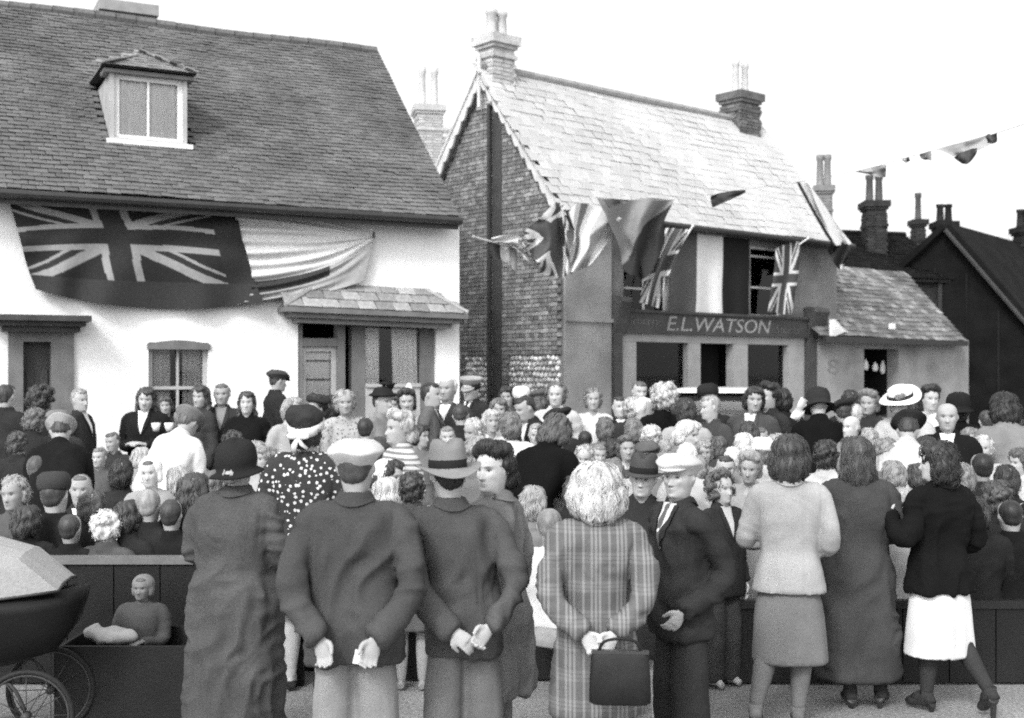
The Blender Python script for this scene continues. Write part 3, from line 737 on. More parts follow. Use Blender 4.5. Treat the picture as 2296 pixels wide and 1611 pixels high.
sash_window(SH, fS, *uw2, .06, M_palewood, cols=1, rows=2, split=[.42, .86], curtain=[(.22, .85, mat('net_curtain_dim', .8, scale=9, stretch=(8, 8, 1)))])
tag(MB().box(-.3, SL + .2, .13, 1.5, 0, .12, fS.f()).build('pavement', M_pave), None, None, None, 'structure')
rzS = fS.rot().to_euler().z
c1 = chimney('chimney', 'pale brick chimney at the gable end of the corner shop ridge', fS.P(sx(1113, 200, -GW / 2), -GW / 2, apS - .75), .50, .45, 1.36, rzS, [mat('flare_pale_brick_%d' % i, v, var=.3, scale=5, rough=.95, bump=.4, rand=.2) for i, v in enumerate((.42, .48))], 2, .5, bricks=150, pm=mat('flare_pale_pot', .5))  # flare against the bright sky put into the pale brick and pot colours
c2 = chimney('chimney', 'corbelled brick chimney with two pale pots at the far end of shop ridge', fS.P(sx(1660, 260, -GW / 2), -GW / 2, apS - .8), .66, .55, 1.42, rzS, [mat('grey_stack_brick_%d' % i, v, var=.3, scale=5, rough=.95, bump=.4, rand=.2) for i, v in enumerate((.11, .15))], 2, .75, bricks=150, pm=MATS['flare_pale_pot'], pot_r=.09)

# ------------------------------------------------------------------ low building right of the shop
LA = at(1838 * K, 830 * K, 25.6); LB = at(2172 * K, 830 * K, 29.6); LA.z = LB.z = 0
fL = Frame(LA, LB - LA); LN = thing('lean_to', 'low rendered outbuilding with patchy slate roof and one dark opening', 'outbuilding', LA)
LL = (LB - LA).length; zl0, zl1 = fL.hit(1850, 752)[1], fL.hit(2160, 778)[1]
lop = (fL.hit(1937, 800)[0], fL.hit(2015, 800)[0], .9, fL.hit(1975, 782)[1])
M_lrender = mat('lean_to_render', .25, var=.3, scale=1.3, fine=.15, fscale=35, rough=.95, spec=.08, bump=.4, bscale=40)
wall_mesh(fL, 0, LL, 0, zl0, [lop]).build('wall', M_lrender, LN)
slL = Slope(fL, .22, fL.hit(2160, 762, .22)[1], -1.9, 4.55)
lt1 = slL.hit(2166, 764)[0]; lt2 = slL.hit(2040, 620)[0]; la1 = slL.hit(2040, 620)[1]; lt0 = slL.hit(1850, 742)[0]
tile_roof(LN, slL, lt0, lt1, 'slate', M_oldslate, .25, .17, .28, .010, tl=lambda a: -.2, tr=lambda a: lt1 + (lt2 - lt1) * a / la1, amax=la1, limit=300, jit=.006)
m = MB(); ez = fL.hit(2160, 770, .26)[1]
m.hexa([fL.P(-.2, .20, ez - .06), fL.P(lt1, .20, ez - .06), fL.P(lt1, .30, ez - .06), fL.P(-.2, .30, ez - .06), fL.P(-.2, .20, ez + .08), fL.P(lt1, .20, ez + .06), fL.P(lt1, .30, ez + .06), fL.P(-.2, .30, ez + .08)]); m.build('gutter', M_iron, LN)
m = MB(); m.poly_prism([fL.P(LL - .25, -.31, 0), fL.P(LL - .25, -3.6, 0), fL.P(LL - .25, -3.6, zl0), fL.P(LL - .25, -1.9, 4.3), fL.P(LL - .25, -.31, zl0)], fL.d * .24); m.build('end_wall', M_darkbrick[1], LN)
m = MB(); fL.box(m, *lop[:2], -.9, -.85, lop[2], lop[3]); fL.box(m, lop[0] - .03, lop[0], -.85, -.302, lop[2], lop[3]); fL.box(m, lop[1], lop[1] + .03, -.85, -.302, lop[2], lop[3]); m.build('room_lining', M_dark, LN)
m = MB(); fL.box(m, lop[0] + .02, lop[1] - .02, -.34, -.30, lop[2], lop[2] + .05); m.build('window_sill', M_darkwood, LN)
for k, (x0, x1, y0, y1) in enumerate(((1936, 1946, 805, 830), (1956, 1968, 812, 832), (1974, 1986, 808, 838), (1982, 1996, 788, 808))):
    t0, z1 = fL.hit(x0, y0, -.4); t1, z0 = fL.hit(x1, y1, -.4)
    m = MB(); n = 8
    m.loft([[fL.P((t0 + t1) / 2 + (t1 - t0) / 2 * s * math.cos(2 * math.pi * i / n), -.4 + .05 * s * math.sin(2 * math.pi * i / n), z0 + (z1 - z0) * f) for i in range(n)] for s, f in ((.7, 0), (1, .3), (.9, .6), (.5, .85), (.3, 1))]); m.build('display_bottle', M_whitewood, LN, True)
lettering('8', fL.hit(1855, 820)[0], fL.hit(1882, 820)[0], fL.hit(1868, 838)[1], fL.hit(1868, 806)[1], mat('faded_numeral', .19), 'lettering', fL, .002, 0, LN)
m = MB()
for i in range(7):
    x = lt0 - .05 + i * .1; m.box(x, x + .11, .24 - .02 * i, .34 - .02 * i, ez + .08 + .02 * i, ez + .13 + .30 * (1 - i / 7.), fL.f())
m.build('lead_apron', mat('white_lead', .7), LN)
m = MB(); t_, z_ = fL.hit(2007, 738, .25); m.box(t_ - .1, t_ + .02, .15, .25, z_ - .0, z_ + .13, fL.f()); m.build('mortar_patch', M_whitewood, LN)
tag(MB().box(0, LL, .002, 1.2, 0, .115, fL.f()).build('pavement', M_pave), None, None, None, 'structure')

# ------------------------------------------------------------------ houses and stacks behind
def house(name, label, fr, T, D, ze, zr, wm, rm, tw=.17, tg=.14, limit=200, gable_hip=None, tl=None, tr=None):
    h = thing(name, label, 'house', fr.P(0, 0, 0))
    m = MB(); fr.box(m, 0, T, -D, 0, 0, ze); m.build('wall', wm, h)
    for t in (0, T - .2):
        m = MB(); m.poly_prism([fr.P(t, 0, ze), fr.P(t, -D, ze), fr.P(t, -D / 2, zr - .06)], fr.d * .2); m.build('gable', wm, h)
    sl = Slope(fr, .2, ze - .05, -D / 2, zr)
    tile_roof(h, sl, -.15, T + .15, 'tile', rm, tw, tg, tg * 1.7, .015, limit=limit)
    s2 = Slope(fr, -D - .2, ze - .05, -D / 2, zr); m = MB(); q = [s2.P(-.15, 0), s2.P(T + .15, 0), s2.P(T + .15, s2.L), s2.P(-.15, s2.L)]
    m.hexa([p - s2.w * .08 for p in q] + [p + s2.w * .02 for p in q]); m.build('roof', rm[0], h)
    m = MB(); m.tube([fr.P(-.15, -D / 2, zr + .02), fr.P(T + .15, -D / 2, zr + .02)], .09, 6); m.build('ridge', rm[0], h)
    return h
M_blacktile = [mat('dark_tile_%d' % i, v, var=.3, scale=1.5, fine=.3, rough=.95, spec=.06, rand=.2) for i, v in enumerate((.012, .016))]
M_dwall = mat('black_wall', .010, var=.3, scale=2, rough=.95, spec=.06, bump=.3)  # near-black colour over the whole wall
# dark house at the far right: its gable end faces us, the ridge runs away to the right
G1 = at(2092 * K, 524 * K, 33.0)
b0 = at(1990 * K, 700 * K, 33.0)
fR1 = Frame((G1.x - 2.3, 33.0, 0), (2.0, -.55))
RH = thing('dark_house', 'very dark gabled house filling the right edge', 'house', fR1.P(0, 0, 0))
zr1 = G1.z
hw = 3.6
m = MB(); m.poly_prism([fR1.P(-1.1, 0, 0), fR1.P(6.1, 0, 0), fR1.P(6.1, 0, zr1 - 4.6), fR1.P(2.45, 0, zr1), fR1.P(-1.1, 0, zr1 - 3.4)], -fR1.n * 1.0); m.build('gable_wall', M_dwall, RH)
m = MB(); A0, A1 = fR1.P(2.45, .25, zr1 + .05), at(2320 * K, 566 * K, 38.0); 
m.hexa([fR1.P(6.3, .25, zr1 - 4.8), fR1.P(6.3, .25, zr1 - 4.8) + (A1 - A0), A1, A0] + [p + Vector((.1, -.1, .12)) for p in (fR1.P(6.3, .25, zr1 - 4.8), fR1.P(6.3, .25, zr1 - 4.8) + (A1 - A0), A1, A0)]); m.build('roof', M_blacktile[0], RH)
m = MB(); m.hexa([fR1.P(-1.3, .25, zr1 - 3.6), A0, A1, fR1.P(-1.3, .25, zr1 - 3.6) + (A1 - A0)] + [p + Vector((-.1, -.05, .12)) for p in (fR1.P(-1.3, .25, zr1 - 3.6), A0, A1, fR1.P(-1.3, .25, zr1 - 3.6) + (A1 - A0))]); m.build('roof', M_blacktile[1], RH)
m = MB(); m.tube([fR1.P(2.45, .33, zr1 + .0), fR1.P(6.35, .33, zr1 - 4.9)], .06, 6); m.build('verge_board', mat('weathered_verge', .05), RH)
m = MB(); fR1.box(m, 2.3, 2.4, 0, .08, 0, zr1 - 1.2); m.build('corner_board', mat('dark_trim', .035), RH)
m = MB(); fe1 = Frame(fR1.P(6.0, 0, 0), (A1 - A0)); fR1.box(m, 6.1, 14, -1.0, 0, 0, 3.2); m.build('side_wall', M_dwall, RH)
for k in range(9):
    m = MB(); fR1.box(m, -1.0 + k * .8, -.96 + k * .8, .002, .03, 0, min(zr1 - 3.5 + max(0, k * .8 - .2) * .9, zr1 - 4.7 + (6.1 - (-1 + k * .8)) * 1.2) - .2); m.build('batten', M_blacktile[1], RH)
def stack_at(x0, x1, ytop, ybase, Y, m, npots, pot_h, label, pm=None, d=.5):
    a, b = at(x0 * K, ybase * K, Y), at(x1 * K, ytop * K, Y)
    return chimney('chimney', label, ((a.x + b.x) / 2, Y, a.z - 1.2), (b.x - a.x) * .86, d, b.z - a.z + 1.2, R(rng.uniform(-12, 12)), m, npots, pot_h, pm=pm, bricks=60)
stack_at(2096, 2138, 500, 545, 33.6, M_darkbrick, 2, .5, 'black chimney on the gable peak of the dark house', M_darkbrick[0])
stack_at(2278, 2310, 512, 570, 36.5, M_darkbrick, 2, .55, 'black chimney cut off by the right picture edge', M_darkbrick[0])
# dark house behind the shop end
fR2 = Frame(at(1860 * K, 700 * K, 31.5) * Vector((1, 1, 0)) if False else Vector((at(1872 * K, 700 * K, 31.5).x, 31.5, 0)), (.96, .28))
p = at(1890 * K, 520 * K, 33.6)
house('back_house', 'dark roofed house between the shop end and the black gable', fR2, 3.4, 4.2, 4.5, p.z, M_darkbrick[1], M_blacktile, limit=120)
stack_at(1936, 1984, 455, 545, 33.4, [mat('stack_brick_%d' % i, v, rand=.25, var=.3) for i, v in enumerate((.028, .036))], 2, .75, 'tall dark chimney with two pots on the house behind the shop', mat('dark_pot', .07), d=.7)
stack_at(1828, 1866, 420, 520, 36.0, [mat('hazy_stack_%d' % i, v) for i, v in enumerate((.2, .24))], 2, .95, 'grey chimney with two tall pots beside the hanging flag', mat('grey_pot', .2))
stack_at(2046, 2071, 495, 575, 40.0, [MATS['stack_brick_0'], MATS['stack_brick_1']], 1, .9, 'slim dark chimney standing clear against the sky', MATS['dark_pot'])
# pale roofed house further off between the two dark ones
fR3 = Frame((at(1985 * K, 700 * K, 44).x, 44, 0), (.99, -.12)); p = at(2040 * K, 556 * K, 46.4)
house('pale_house', 'distant house with a pale slate roof between two dark roofs', fR3, 6.0, 4.6, p.z - 2.6, p.z + .2, mat('pale_wall', .4), [mat('pale_slate_%d' % i, v, rand=.1) for i, v in enumerate((.42, .48))], .3, .25, limit=60)
# stack and roof seen through the gap between the white house and the shop
stack_at(928, 992, 243, 330, 33.0, [mat('gap_stack_%d' % i, v, rand=.2) for i, v in enumerate((.40, .46))], 2, 1.1, 'pale broad chimney seen through the gap between the houses', MATS['flare_pale_pot'], d=.8)
fR4 = Frame((at(880 * K, 700 * K, 32).x, 32.2, 0), (.98, .2)); p = at(950 * K, 292 * K, 34)
house('gap_house', 'pale house behind the gap between the white cottage and shop', fR4, 5.5, 4.4, p.z - 2.2, p.z + .1, mat('pale_wall', .4), [MATS['pale_slate_0'], MATS['pale_slate_1']], .3, .25, limit=40)
# ------------------------------------------------------------------ flags and bunting
M_flag = mat_attr('flag_print', 1.0, rough=.9, spec=.08)
BLU, WHI, RED = .05, .5, .06
def union_jack(u, v, asp=1.75):
    x, y = (u - .5) * 30 * asp, (v - .5) * 30
    t = np.full(np.shape(u), BLU); W = 15 * asp
    ln = math.hypot(W, 15); d1 = (y * W - x * 15) / ln; d2 = (y * W + x * 15) / ln
    t = np.where((abs(d1) < 3) | (abs(d2) < 3), WHI, t)
    s = np.sign(x) + (x == 0)
    t = np.where((d1 * s > -2) & (d1 * s < 0) | (d2 * s > 0) & (d2 * s < 2), RED, t)
    t = np.where((abs(x) < 5) | (abs(y) < 5), WHI, t)
    return np.where((abs(x) < 3) | (abs(y) < 3), RED, t)

NZ = lambda u, v, fu, fv, s: vnoise(np.stack([u * fu, v * fv, np.full(np.shape(u), s + .37)], 1), s)
def bands(seq, t): return np.array(seq)[np.clip((t * len(seq)).astype(int), 0, len(seq) - 1)]
def lagr(c, t):
    n = len(c); xs = np.linspace(0, 1, n); out = 0
    for i in range(n):
        w = 1.0
        for j in range(n):
            if j != i: w = w * (t - xs[j]) / (xs[i] - xs[j])
        out = out + w * c[i]
    return out

def cloth_flag(name, label, ctrl, place, tone, nu, nv, fold, group=None, cat='flag', parent=None, seed=0, wob=3.0):
    """ctrl[v][u]: outline points in picture coordinates laid onto a real plane by place(x, y, out)."""
    U, Vv = np.meshgrid(np.linspace(0, 1, nu + 1), np.linspace(0, 1, nv + 1)); u, v = U.ravel(), Vv.ravel()
    c = np.array(ctrl, float)
    rows = [[lagr([c[i][j][k] for j in range(len(c[i]))], u) for k in (0, 1)] for i in range(len(c))]
    X = lagr([r[0] for r in rows], v); Y = lagr([r[1] for r in rows], v)
    ns = len(name) + len(label or '') + int(c[0][0][0]) % 17; X = X + wob * NZ(u, v, 3.3, 2.7, ns); Y = Y + wob * NZ(u, v, 3.1, 2.9, ns + 1)
    o = fold(u, v)
    pts = [place(X[i], Y[i], o[i]) for i in range(len(u))]
    idx = np.arange((nu + 1) * (nv + 1)).reshape(nv + 1, nu + 1)
    F = np.stack([idx[:-1, :-1].ravel(), idx[1:, :-1].ravel(), idx[1:, 1:].ravel(), idx[:-1, 1:].ravel()], 1)
    me = mesh_np(name, pts, F, True, [M_flag]); set_tone(me, tone(u, v))
    ob = link(name, me, parent)
    if label: tag(ob, label, cat, group)
    return ob
def on(fr, base=.0):
    def pl(x, y, o):
        r = ray(x * K, y * K); p0 = fr.O + fr.n * (base + o); q = Vector((0, 0, CAMZ)); k = (p0 - q).dot(fr.n) / r.dot(fr.n); return q + r * k
    return pl

def ens(u, v):
    return np.where((u < .885) & (v < .80), union_jack(np.clip(u / .885, 0, 1) + .008 * NZ(u, v, 9, 6, 31), np.clip(v / .80, 0, 1) + .03 * NZ(u, v, 4, 3, 32)), RED) * np.where(v < .8, .58, .7)
cloth_flag('ensign', 'long red ensign with its union canton draped under the white house eave',
           [[(20, 452), (270, 460), (532, 470)], [(48, 556), (296, 552), (552, 572)], [(80, 648), (330, 690), (592, 680)]], on(fW), ens, 200, 110,
           lambda u, v: .09 + .05 * np.sin(u * 21 + v * 6 + 2 * NZ(u, v, 3, 2, 9)) * (.15 + v) + .03 * np.sin(v * 17 + u * 4) * (1 - v) + .05 * v + .035 * NZ(u, v, 6, 3, 1) + .04 * np.maximum(0, v - .8) * 5 * np.abs(NZ(u, v, 3, 1, 2)), 'flags on the house fronts')
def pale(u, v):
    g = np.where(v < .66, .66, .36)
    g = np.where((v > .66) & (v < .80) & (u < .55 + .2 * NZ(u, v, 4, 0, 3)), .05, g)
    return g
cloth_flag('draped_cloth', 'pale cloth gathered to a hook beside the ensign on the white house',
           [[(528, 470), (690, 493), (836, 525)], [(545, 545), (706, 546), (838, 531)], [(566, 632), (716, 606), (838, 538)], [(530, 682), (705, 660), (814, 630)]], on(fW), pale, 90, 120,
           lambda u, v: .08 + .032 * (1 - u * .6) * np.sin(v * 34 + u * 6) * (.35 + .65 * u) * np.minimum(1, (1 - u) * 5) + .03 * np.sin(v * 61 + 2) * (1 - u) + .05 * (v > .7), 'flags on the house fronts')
hook = MB(); a, b = on(fW, 0)(838, 532, 0), on(fW, 0)(838, 530, .2); hook.tube([a, b, b + Vector((0, 0, .06))], .018, 6)
hook.build('flag_hook', M_iron, WH)

# three flags bunched on poles at the shop corner
def zc(pts): return [[((1150 + x / 5.6) * .8969, (460 + y / 5.6) * .8969) for x, y in row] for row in pts]
pc = on(fS, 1.0)
def tri(a, b, c): return lambda u, v: np.where(u < .36, a, np.where(u < .68, b, c))
def pole(label, x0, y0, x1, y1, pl, o0, o1, r=.016, group='flag poles', m=None):
    p, q = pl(x0, y0, o0), pl(x1, y1, o1); mb = MB(); mb.tube([p, q], r, 8); mb.loft([[q + Vector((.03 * s * math.cos(k), .03 * s * math.sin(k), dz)) for k in np.arange(0, 6.28, 1.05)] for s, dz in ((.3, -.03), (1, -.01), (1, .015), (.3, .03))])
    return tag(mb.build('flag_pole', m or M_palewood, None, True), label, 'flag pole', group)
k2 = lambda x, y: ((1150 + x / 5.6) * .8969, (460 + y / 5.6) * .8969)
cloth_flag('tricolour', 'small tricolour drooping from the leftmost pole before the brick gable',
           zc([[(400, 800), (620, 830), (800, 920)], [(440, 1010), (630, 1090), (790, 1270)]]), pc, tri(.05, .72, .3), 40, 30,
           lambda u, v: .05 * np.sin(u * 9) * (.3 + v), 'flags at the shop corner')
cloth_flag('white_streamer', 'white cloth wound along the leftmost pole before the brick gable',
           zc([[(420, 745), (640, 700), (870, 660)], [(470, 800), (700, 820), (830, 910)], [(560, 830), (780, 900), (1010, 1140)]]), pc, lambda u, v: .62 + .2 * np.sin(v * 9) * u, 40, 30,
           lambda u, v: .12 + .05 * np.sin(v * 14 + u * 3), 'flags at the shop corner')
pole('thin pole with a knob holding the small tricolour before the gable', *k2(1010, 960), *k2(190, 740), pc, .02, .02)
cloth_flag('union_flag', 'crumpled union flag in the middle of the bunch at the shop corner',
           zc([[(860, 790), (1000, 520), (1330, 280)], [(930, 900), (1230, 640), (1520, 420)], [(1040, 1060), (1380, 900), (1500, 700)], [(1130, 1160), (1440, 1310), (1520, 1220)]]), pc, lambda u, v: 1.45 * union_jack(.08 + .84 * u + .09 * NZ(u, v, 3, 3, 21), .12 + .8 * v + .10 * NZ(u, v, 3, 3, 23), 1.0), 80, 70,
           lambda u, v: .2 + .12 * np.sin(u * 8 + v * 9 + 2 * NZ(u, v, 2, 2, 5)) + .07 * NZ(u, v, 4, 4, 8), 'flags at the shop corner', wob=16)
cloth_flag('union_flag', 'billowing union flag nearest the stone pier in the bunch',
           zc([[(1500, 380), (1800, 340), (2240, 480)], [(1560, 640), (1760, 620), (2190, 620)], [(1560, 920), (1700, 880), (2000, 960)], [(1500, 1240), (1600, 1250), (1760, 1180)]]), pc, lambda u, v: bands([.06, .72, .70, .2, .74, .74, .40, .45, .7], u + .10 * NZ(u, v, 2, 3, 22)), 80, 70,
           lambda u, v: .3 + .12 * np.sin(u * 9 + v * 4 + 2 * NZ(u, v, 2, 2, 6)) + .06 * NZ(u, v, 4, 4, 12), 'flags at the shop corner', wob=16)
pole('thin pole under the crumpled union flag', *k2(1120, 1220), *k2(850, 780), pc, .15, .15)
pole('thin pole under the billowing union flag', *k2(1560, 1260), *k2(1420, 300), pc, .25, .25)
cloth_flag('large_flag', 'large half dark half grey flag hanging in a point from the bunting string',
           [[(1345, 446), (1430, 450), (1508, 449)], [(1378, 520), (1432, 540), (1492, 505)], [(1400, 604), (1440, 618), (1474, 585)]], on(fS, 1.4), lambda u, v: np.where(u + 1.15 * v < 1.08, .22, .035), 50, 60,
           lambda u, v: .09 * np.sin(u * 11 + v * 5 + 2 * NZ(u, v, 2, 2, 3)) + .07 * NZ(u, v, 5, 4, 4) + .12 * np.abs(u + v - 1), 'flags at the shop corner', wob=12)
cloth_flag('window_flag', 'union flag furled round a white stick above the shop sign',
           [[(1492, 512), (1545, 516)], [(1452, 600), (1512, 585)], [(1432, 676), (1478, 690)]], on(fS, .45), lambda u, v: union_jack(u, v, .8), 40, 60,
           lambda u, v: .06 * np.sin(u * 13 + v * 2) + .04 * NZ(u, v, 4, 4, 5), 'flags on the shop front')
pole('white stick of the furled flag above the shop sign', 1440, 690, 1553, 507, on(fS, .0), .08, .52, .014, m=M_whitewood)
cloth_flag('banner', 'tall three striped banner hanging from the gutter above the sign',
           [[(1503, 520), (1590, 512), (1682, 532)], [(1502, 610), (1588, 612), (1680, 618)], [(1498, 700), (1588, 704), (1680, 706)]], on(fS, .05), tri(.085, .66, .018), 72, 40,
           lambda u, v: .02 + .03 * np.sin(u * 22) * (.3 + v) + .015 * NZ(u, v, 6, 3, 6), 'flags on the shop front')
cloth_flag('union_flag', 'union flag hanging straight down by the upstairs shop window',
           [[(1738, 556), (1790, 540)], [(1732, 628), (1788, 624)], [(1722, 700), (1776, 704)]], on(fS, .35), lambda u, v: union_jack(v, u, 1.5), 44, 70,
           lambda u, v: .05 * np.sin(u * 8 + v) + .02 * NZ(u, v, 3, 3, 7), 'flags on the shop front')
pole('white stick of the flag by the upstairs shop window', 1740, 585, 1812, 534, on(fS, .0), .02, .55, .014, m=M_whitewood)
cloth_flag('long_flag', 'long twisted white flag with a dark edge hanging over the roof end',
           [[(1788, 408), (1812, 410)], [(1830, 490), (1858, 478)], [(1868, 552), (1908, 546)]], on(fS, .9), lambda u, v: np.where(u < .3 - .15 * v, .04, .74), 30, 60,
           lambda u, v: .06 * np.sin(u * 8 + v * 7), 'flags on the shop front')
cloth_flag('rosette_cloth', 'dark knotted cloth at the foot of the long twisted flag',
           [[(1862, 545), (1885, 540), (1908, 548)], [(1858, 568), (1884, 572), (1906, 565)], [(1872, 590), (1888, 604), (1896, 588)]], on(fS, .8), lambda u, v: np.where((u > .4) & (u < .8) & (v > .8), .6, .03), 20, 20,
           lambda u, v: .07 * np.sin(u * 12 + v * 9), 'flags on the shop front')
# bunting line rising to the right, towards the camera
BP = [(1268, 440, 19.4), (1390, 447, 18.6), (1510, 447, 17.6), (1672, 424, 16.2), (1795, 407, 15.2), (1925, 383, 14.0), (2030, 354, 13.0), (2110, 333, 12.2), (2236, 298, 10.8), (2420, 236, 8.8)]
BT = thing('bunting', 'string of pennants sagging across the street towards upper right', 'bunting', at(1268 * K, 440 * K, 19.4))
mb = MB(); mb.tube(smooth_path([at(x * K, y * K, d) for x, y, d in BP], 5), .0032, 5); mb.build('string', M_palewood, BT)
def pl_d(Y, tilt=0.0): return lambda x, y, o: at(x * K, y * K, Y + o + tilt * (x - 2000) * .001)
def pennant(ctrl, Y, a, b, s, tilt=0):
    ob = cloth_flag('pennant', None, ctrl, pl_d(Y, tilt), lambda u, v: np.where(u < .5, a, b), 24, 14, lambda u, v: .08 * np.sin(u * 7 + s) * (.2 + v) + .05 * NZ(u, v, 3, 3, s), parent=BT)
pennant([[(1592, 436), (1632, 430), (1672, 424)], [(1594, 450), (1634, 440), (1672, 428)], [(1597, 466), (1636, 451), (1671, 431)]], 16.3, .05, .045, 1)
pennant([[(1350, 447), (1380, 447), (1408, 447)], [(1366, 465), (1384, 463), (1396, 458)]], 18.5, .07, .12, 4)
pennant([[(1918, 385), (1955, 376), (1988, 368)], [(1930, 387), (1960, 386), (1988, 380)], [(1945, 389), (1972, 397), (1986, 398)]], 14, .3, .2, 2)
pennant([[(2022, 356), (2032, 354), (2042, 350)], [(2028, 364), (2034, 364), (2038, 360)]], 13, .3, .3, 3)
pennant([[(2060, 346), (2075, 342), (2086, 338)], [(2066, 356), (2078, 360), (2088, 358)]], 12.6, .15, .2, 5)
pennant([[(2100, 335), (2165, 318), (2218, 300)], [(2118, 342), (2168, 334), (2226, 312)], [(2136, 350), (2172, 345), (2232, 320)]], 11.6, .42, .35, 6)
pennant([[(2136, 350), (2168, 338), (2192, 330)], [(2142, 356), (2170, 354), (2190, 342)], [(2152, 364), (2168, 370), (2180, 356)]], 11.5, .08, .06, 7)
pennant([[(2208, 304), (2222, 300), (2234, 297)], [(2212, 314), (2224, 312), (2236, 308)], [(2214, 320), (2226, 322), (2234, 322)]], 11.0, .08, .07, 8)
# ------------------------------------------------------------------ people: geometry makers (local: ground z = 0, facing -Y, 1.70 m tall)
def interp_rows(tab, zs):
    T = np.array(tab, float); return np.stack([np.interp(zs, T[:, 0], T[:, i]) for i in range(1, T.shape[1])], 1)

def ring_pts(z, w, yf, yb, n, p=2.0, drop=0.0, cx=0.0, cy=0.0):
    th = np.linspace(0, 2 * np.pi, n, endpoint=False); th = th - .25 * np.sin(th)
    c, s = np.cos(th), np.sin(th)                      # theta 0 = front
    e = 2.0 / p
    X = np.sign(s) * np.abs(s) ** e * w
    Y = np.where(c > 0, -np.abs(c) ** e * abs(yf), np.abs(c) ** e * yb)
    Z = z - drop * np.clip(c, 0, 1) ** 7
    return np.stack([X + cx, Y + cy, np.broadcast_to(Z, X.shape)], 1)

HEAD = [(-.17, .062, .050, .070), (-.10, .052, .046, .064), (-.05, .048, .048, .060), (-.02, .049, .058, .060), (.0, .049, .078, .061), (.012, .053, .094, .063),
        (.03, .058, .098, .067), (.05, .063, .097, .073), (.075, .069, .096, .082), (.10, .074, .094, .091), (.12, .0755, .091, .096), (.145, .077, .093, .099),
        (.17, .075, .089, .098), (.195, .066, .074, .088), (.212, .051, .052, .068), (.222, .033, .031, .044), (.228, .014, .012, .02)]
CHIN = 1.472
def face_disp(P, age=0.0):
    """P: points with z relative to the chin; returns the outward (-y) push and the tone factor."""
    x, y, z = P[:, 0], P[:, 1], P[:, 2]; fr = np.clip(-y / .05, 0, 1)
    g = lambda cx, cz, sx, sz: np.exp(-((np.abs(x) - cx) / sx) ** 2 - ((z - cz) / sz) ** 2)
    ridge = np.clip((.130 - z) / .05, 0, 1)
    d = .026 * np.exp(-(x / (.008 + .005 * ridge)) ** 2) * ridge ** 1.1 * np.clip((z - .066) / .008, 0, 1) * (z < .134)
    d += .006 * g(.012, .076, .007, .007)
    d -= .016 * g(.031, .117, .015, .011) - .007 * g(.031, .116, .010, .007)
    d += .006 * g(.026, .137, .024, .007) + .005 * g(.046, .088, .018, .016)
    d += .006 * g(0, .053, .02, .0055) + .007 * g(0, .043, .017, .0055) - .005 * g(0, .048, .024, .0022)
    d += .007 * g(0, .016, .018, .012) - .004 * g(0, .030, .02, .005)
    if age: d -= age * (.010 * g(.04, .06, .014, .022) + .003 * g(.030, .068, .006, .02)); d += age * .004 * g(.048, .10, .012, .01)
    t = 1 - .42 * g(0, .0475, .023, .007) * fr - .25 * g(0, .0475, .022, .002) * fr
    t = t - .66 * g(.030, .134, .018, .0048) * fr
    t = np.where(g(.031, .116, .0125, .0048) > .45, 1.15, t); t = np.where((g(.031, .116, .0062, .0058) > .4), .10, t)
    t = np.where((np.abs(np.abs(x) - .030) < .013) & (np.abs(z - .1215 + 30 * (np.abs(x) - .031) ** 2) < .0032), .20, t)  # lash line drawn thick, putting some eye-socket shade into the tone
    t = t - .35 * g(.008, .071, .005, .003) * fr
    return d * fr, np.clip(np.where(fr > .2, t, 1), .05, 1.2)

def head_loft(n=56, m=44, age=0.0):
    zs = np.concatenate([np.linspace(-.17, -.02, 7)[:-1], np.linspace(-.02, .16, 34), np.linspace(.165, .228, 9)])
    rows = interp_rows(HEAD, zs); rings = []
    for z, (w, yf, yb) in zip(zs, rows):
        r = ring_pts(z, w, yf, yb, n, 2.15); d, _ = face_disp(r, age); r[:, 1] -= d
        ear = .020 * np.exp(-((r[:, 1] - .012) / .013) ** 2 - ((z - .108) / .026) ** 2); r[:, 0] += np.sign(r[:, 0]) * ear * (np.abs(r[:, 0]) > .045)
        r[:, 2] += CHIN; rings.append(r)
    return loft_np(rings)

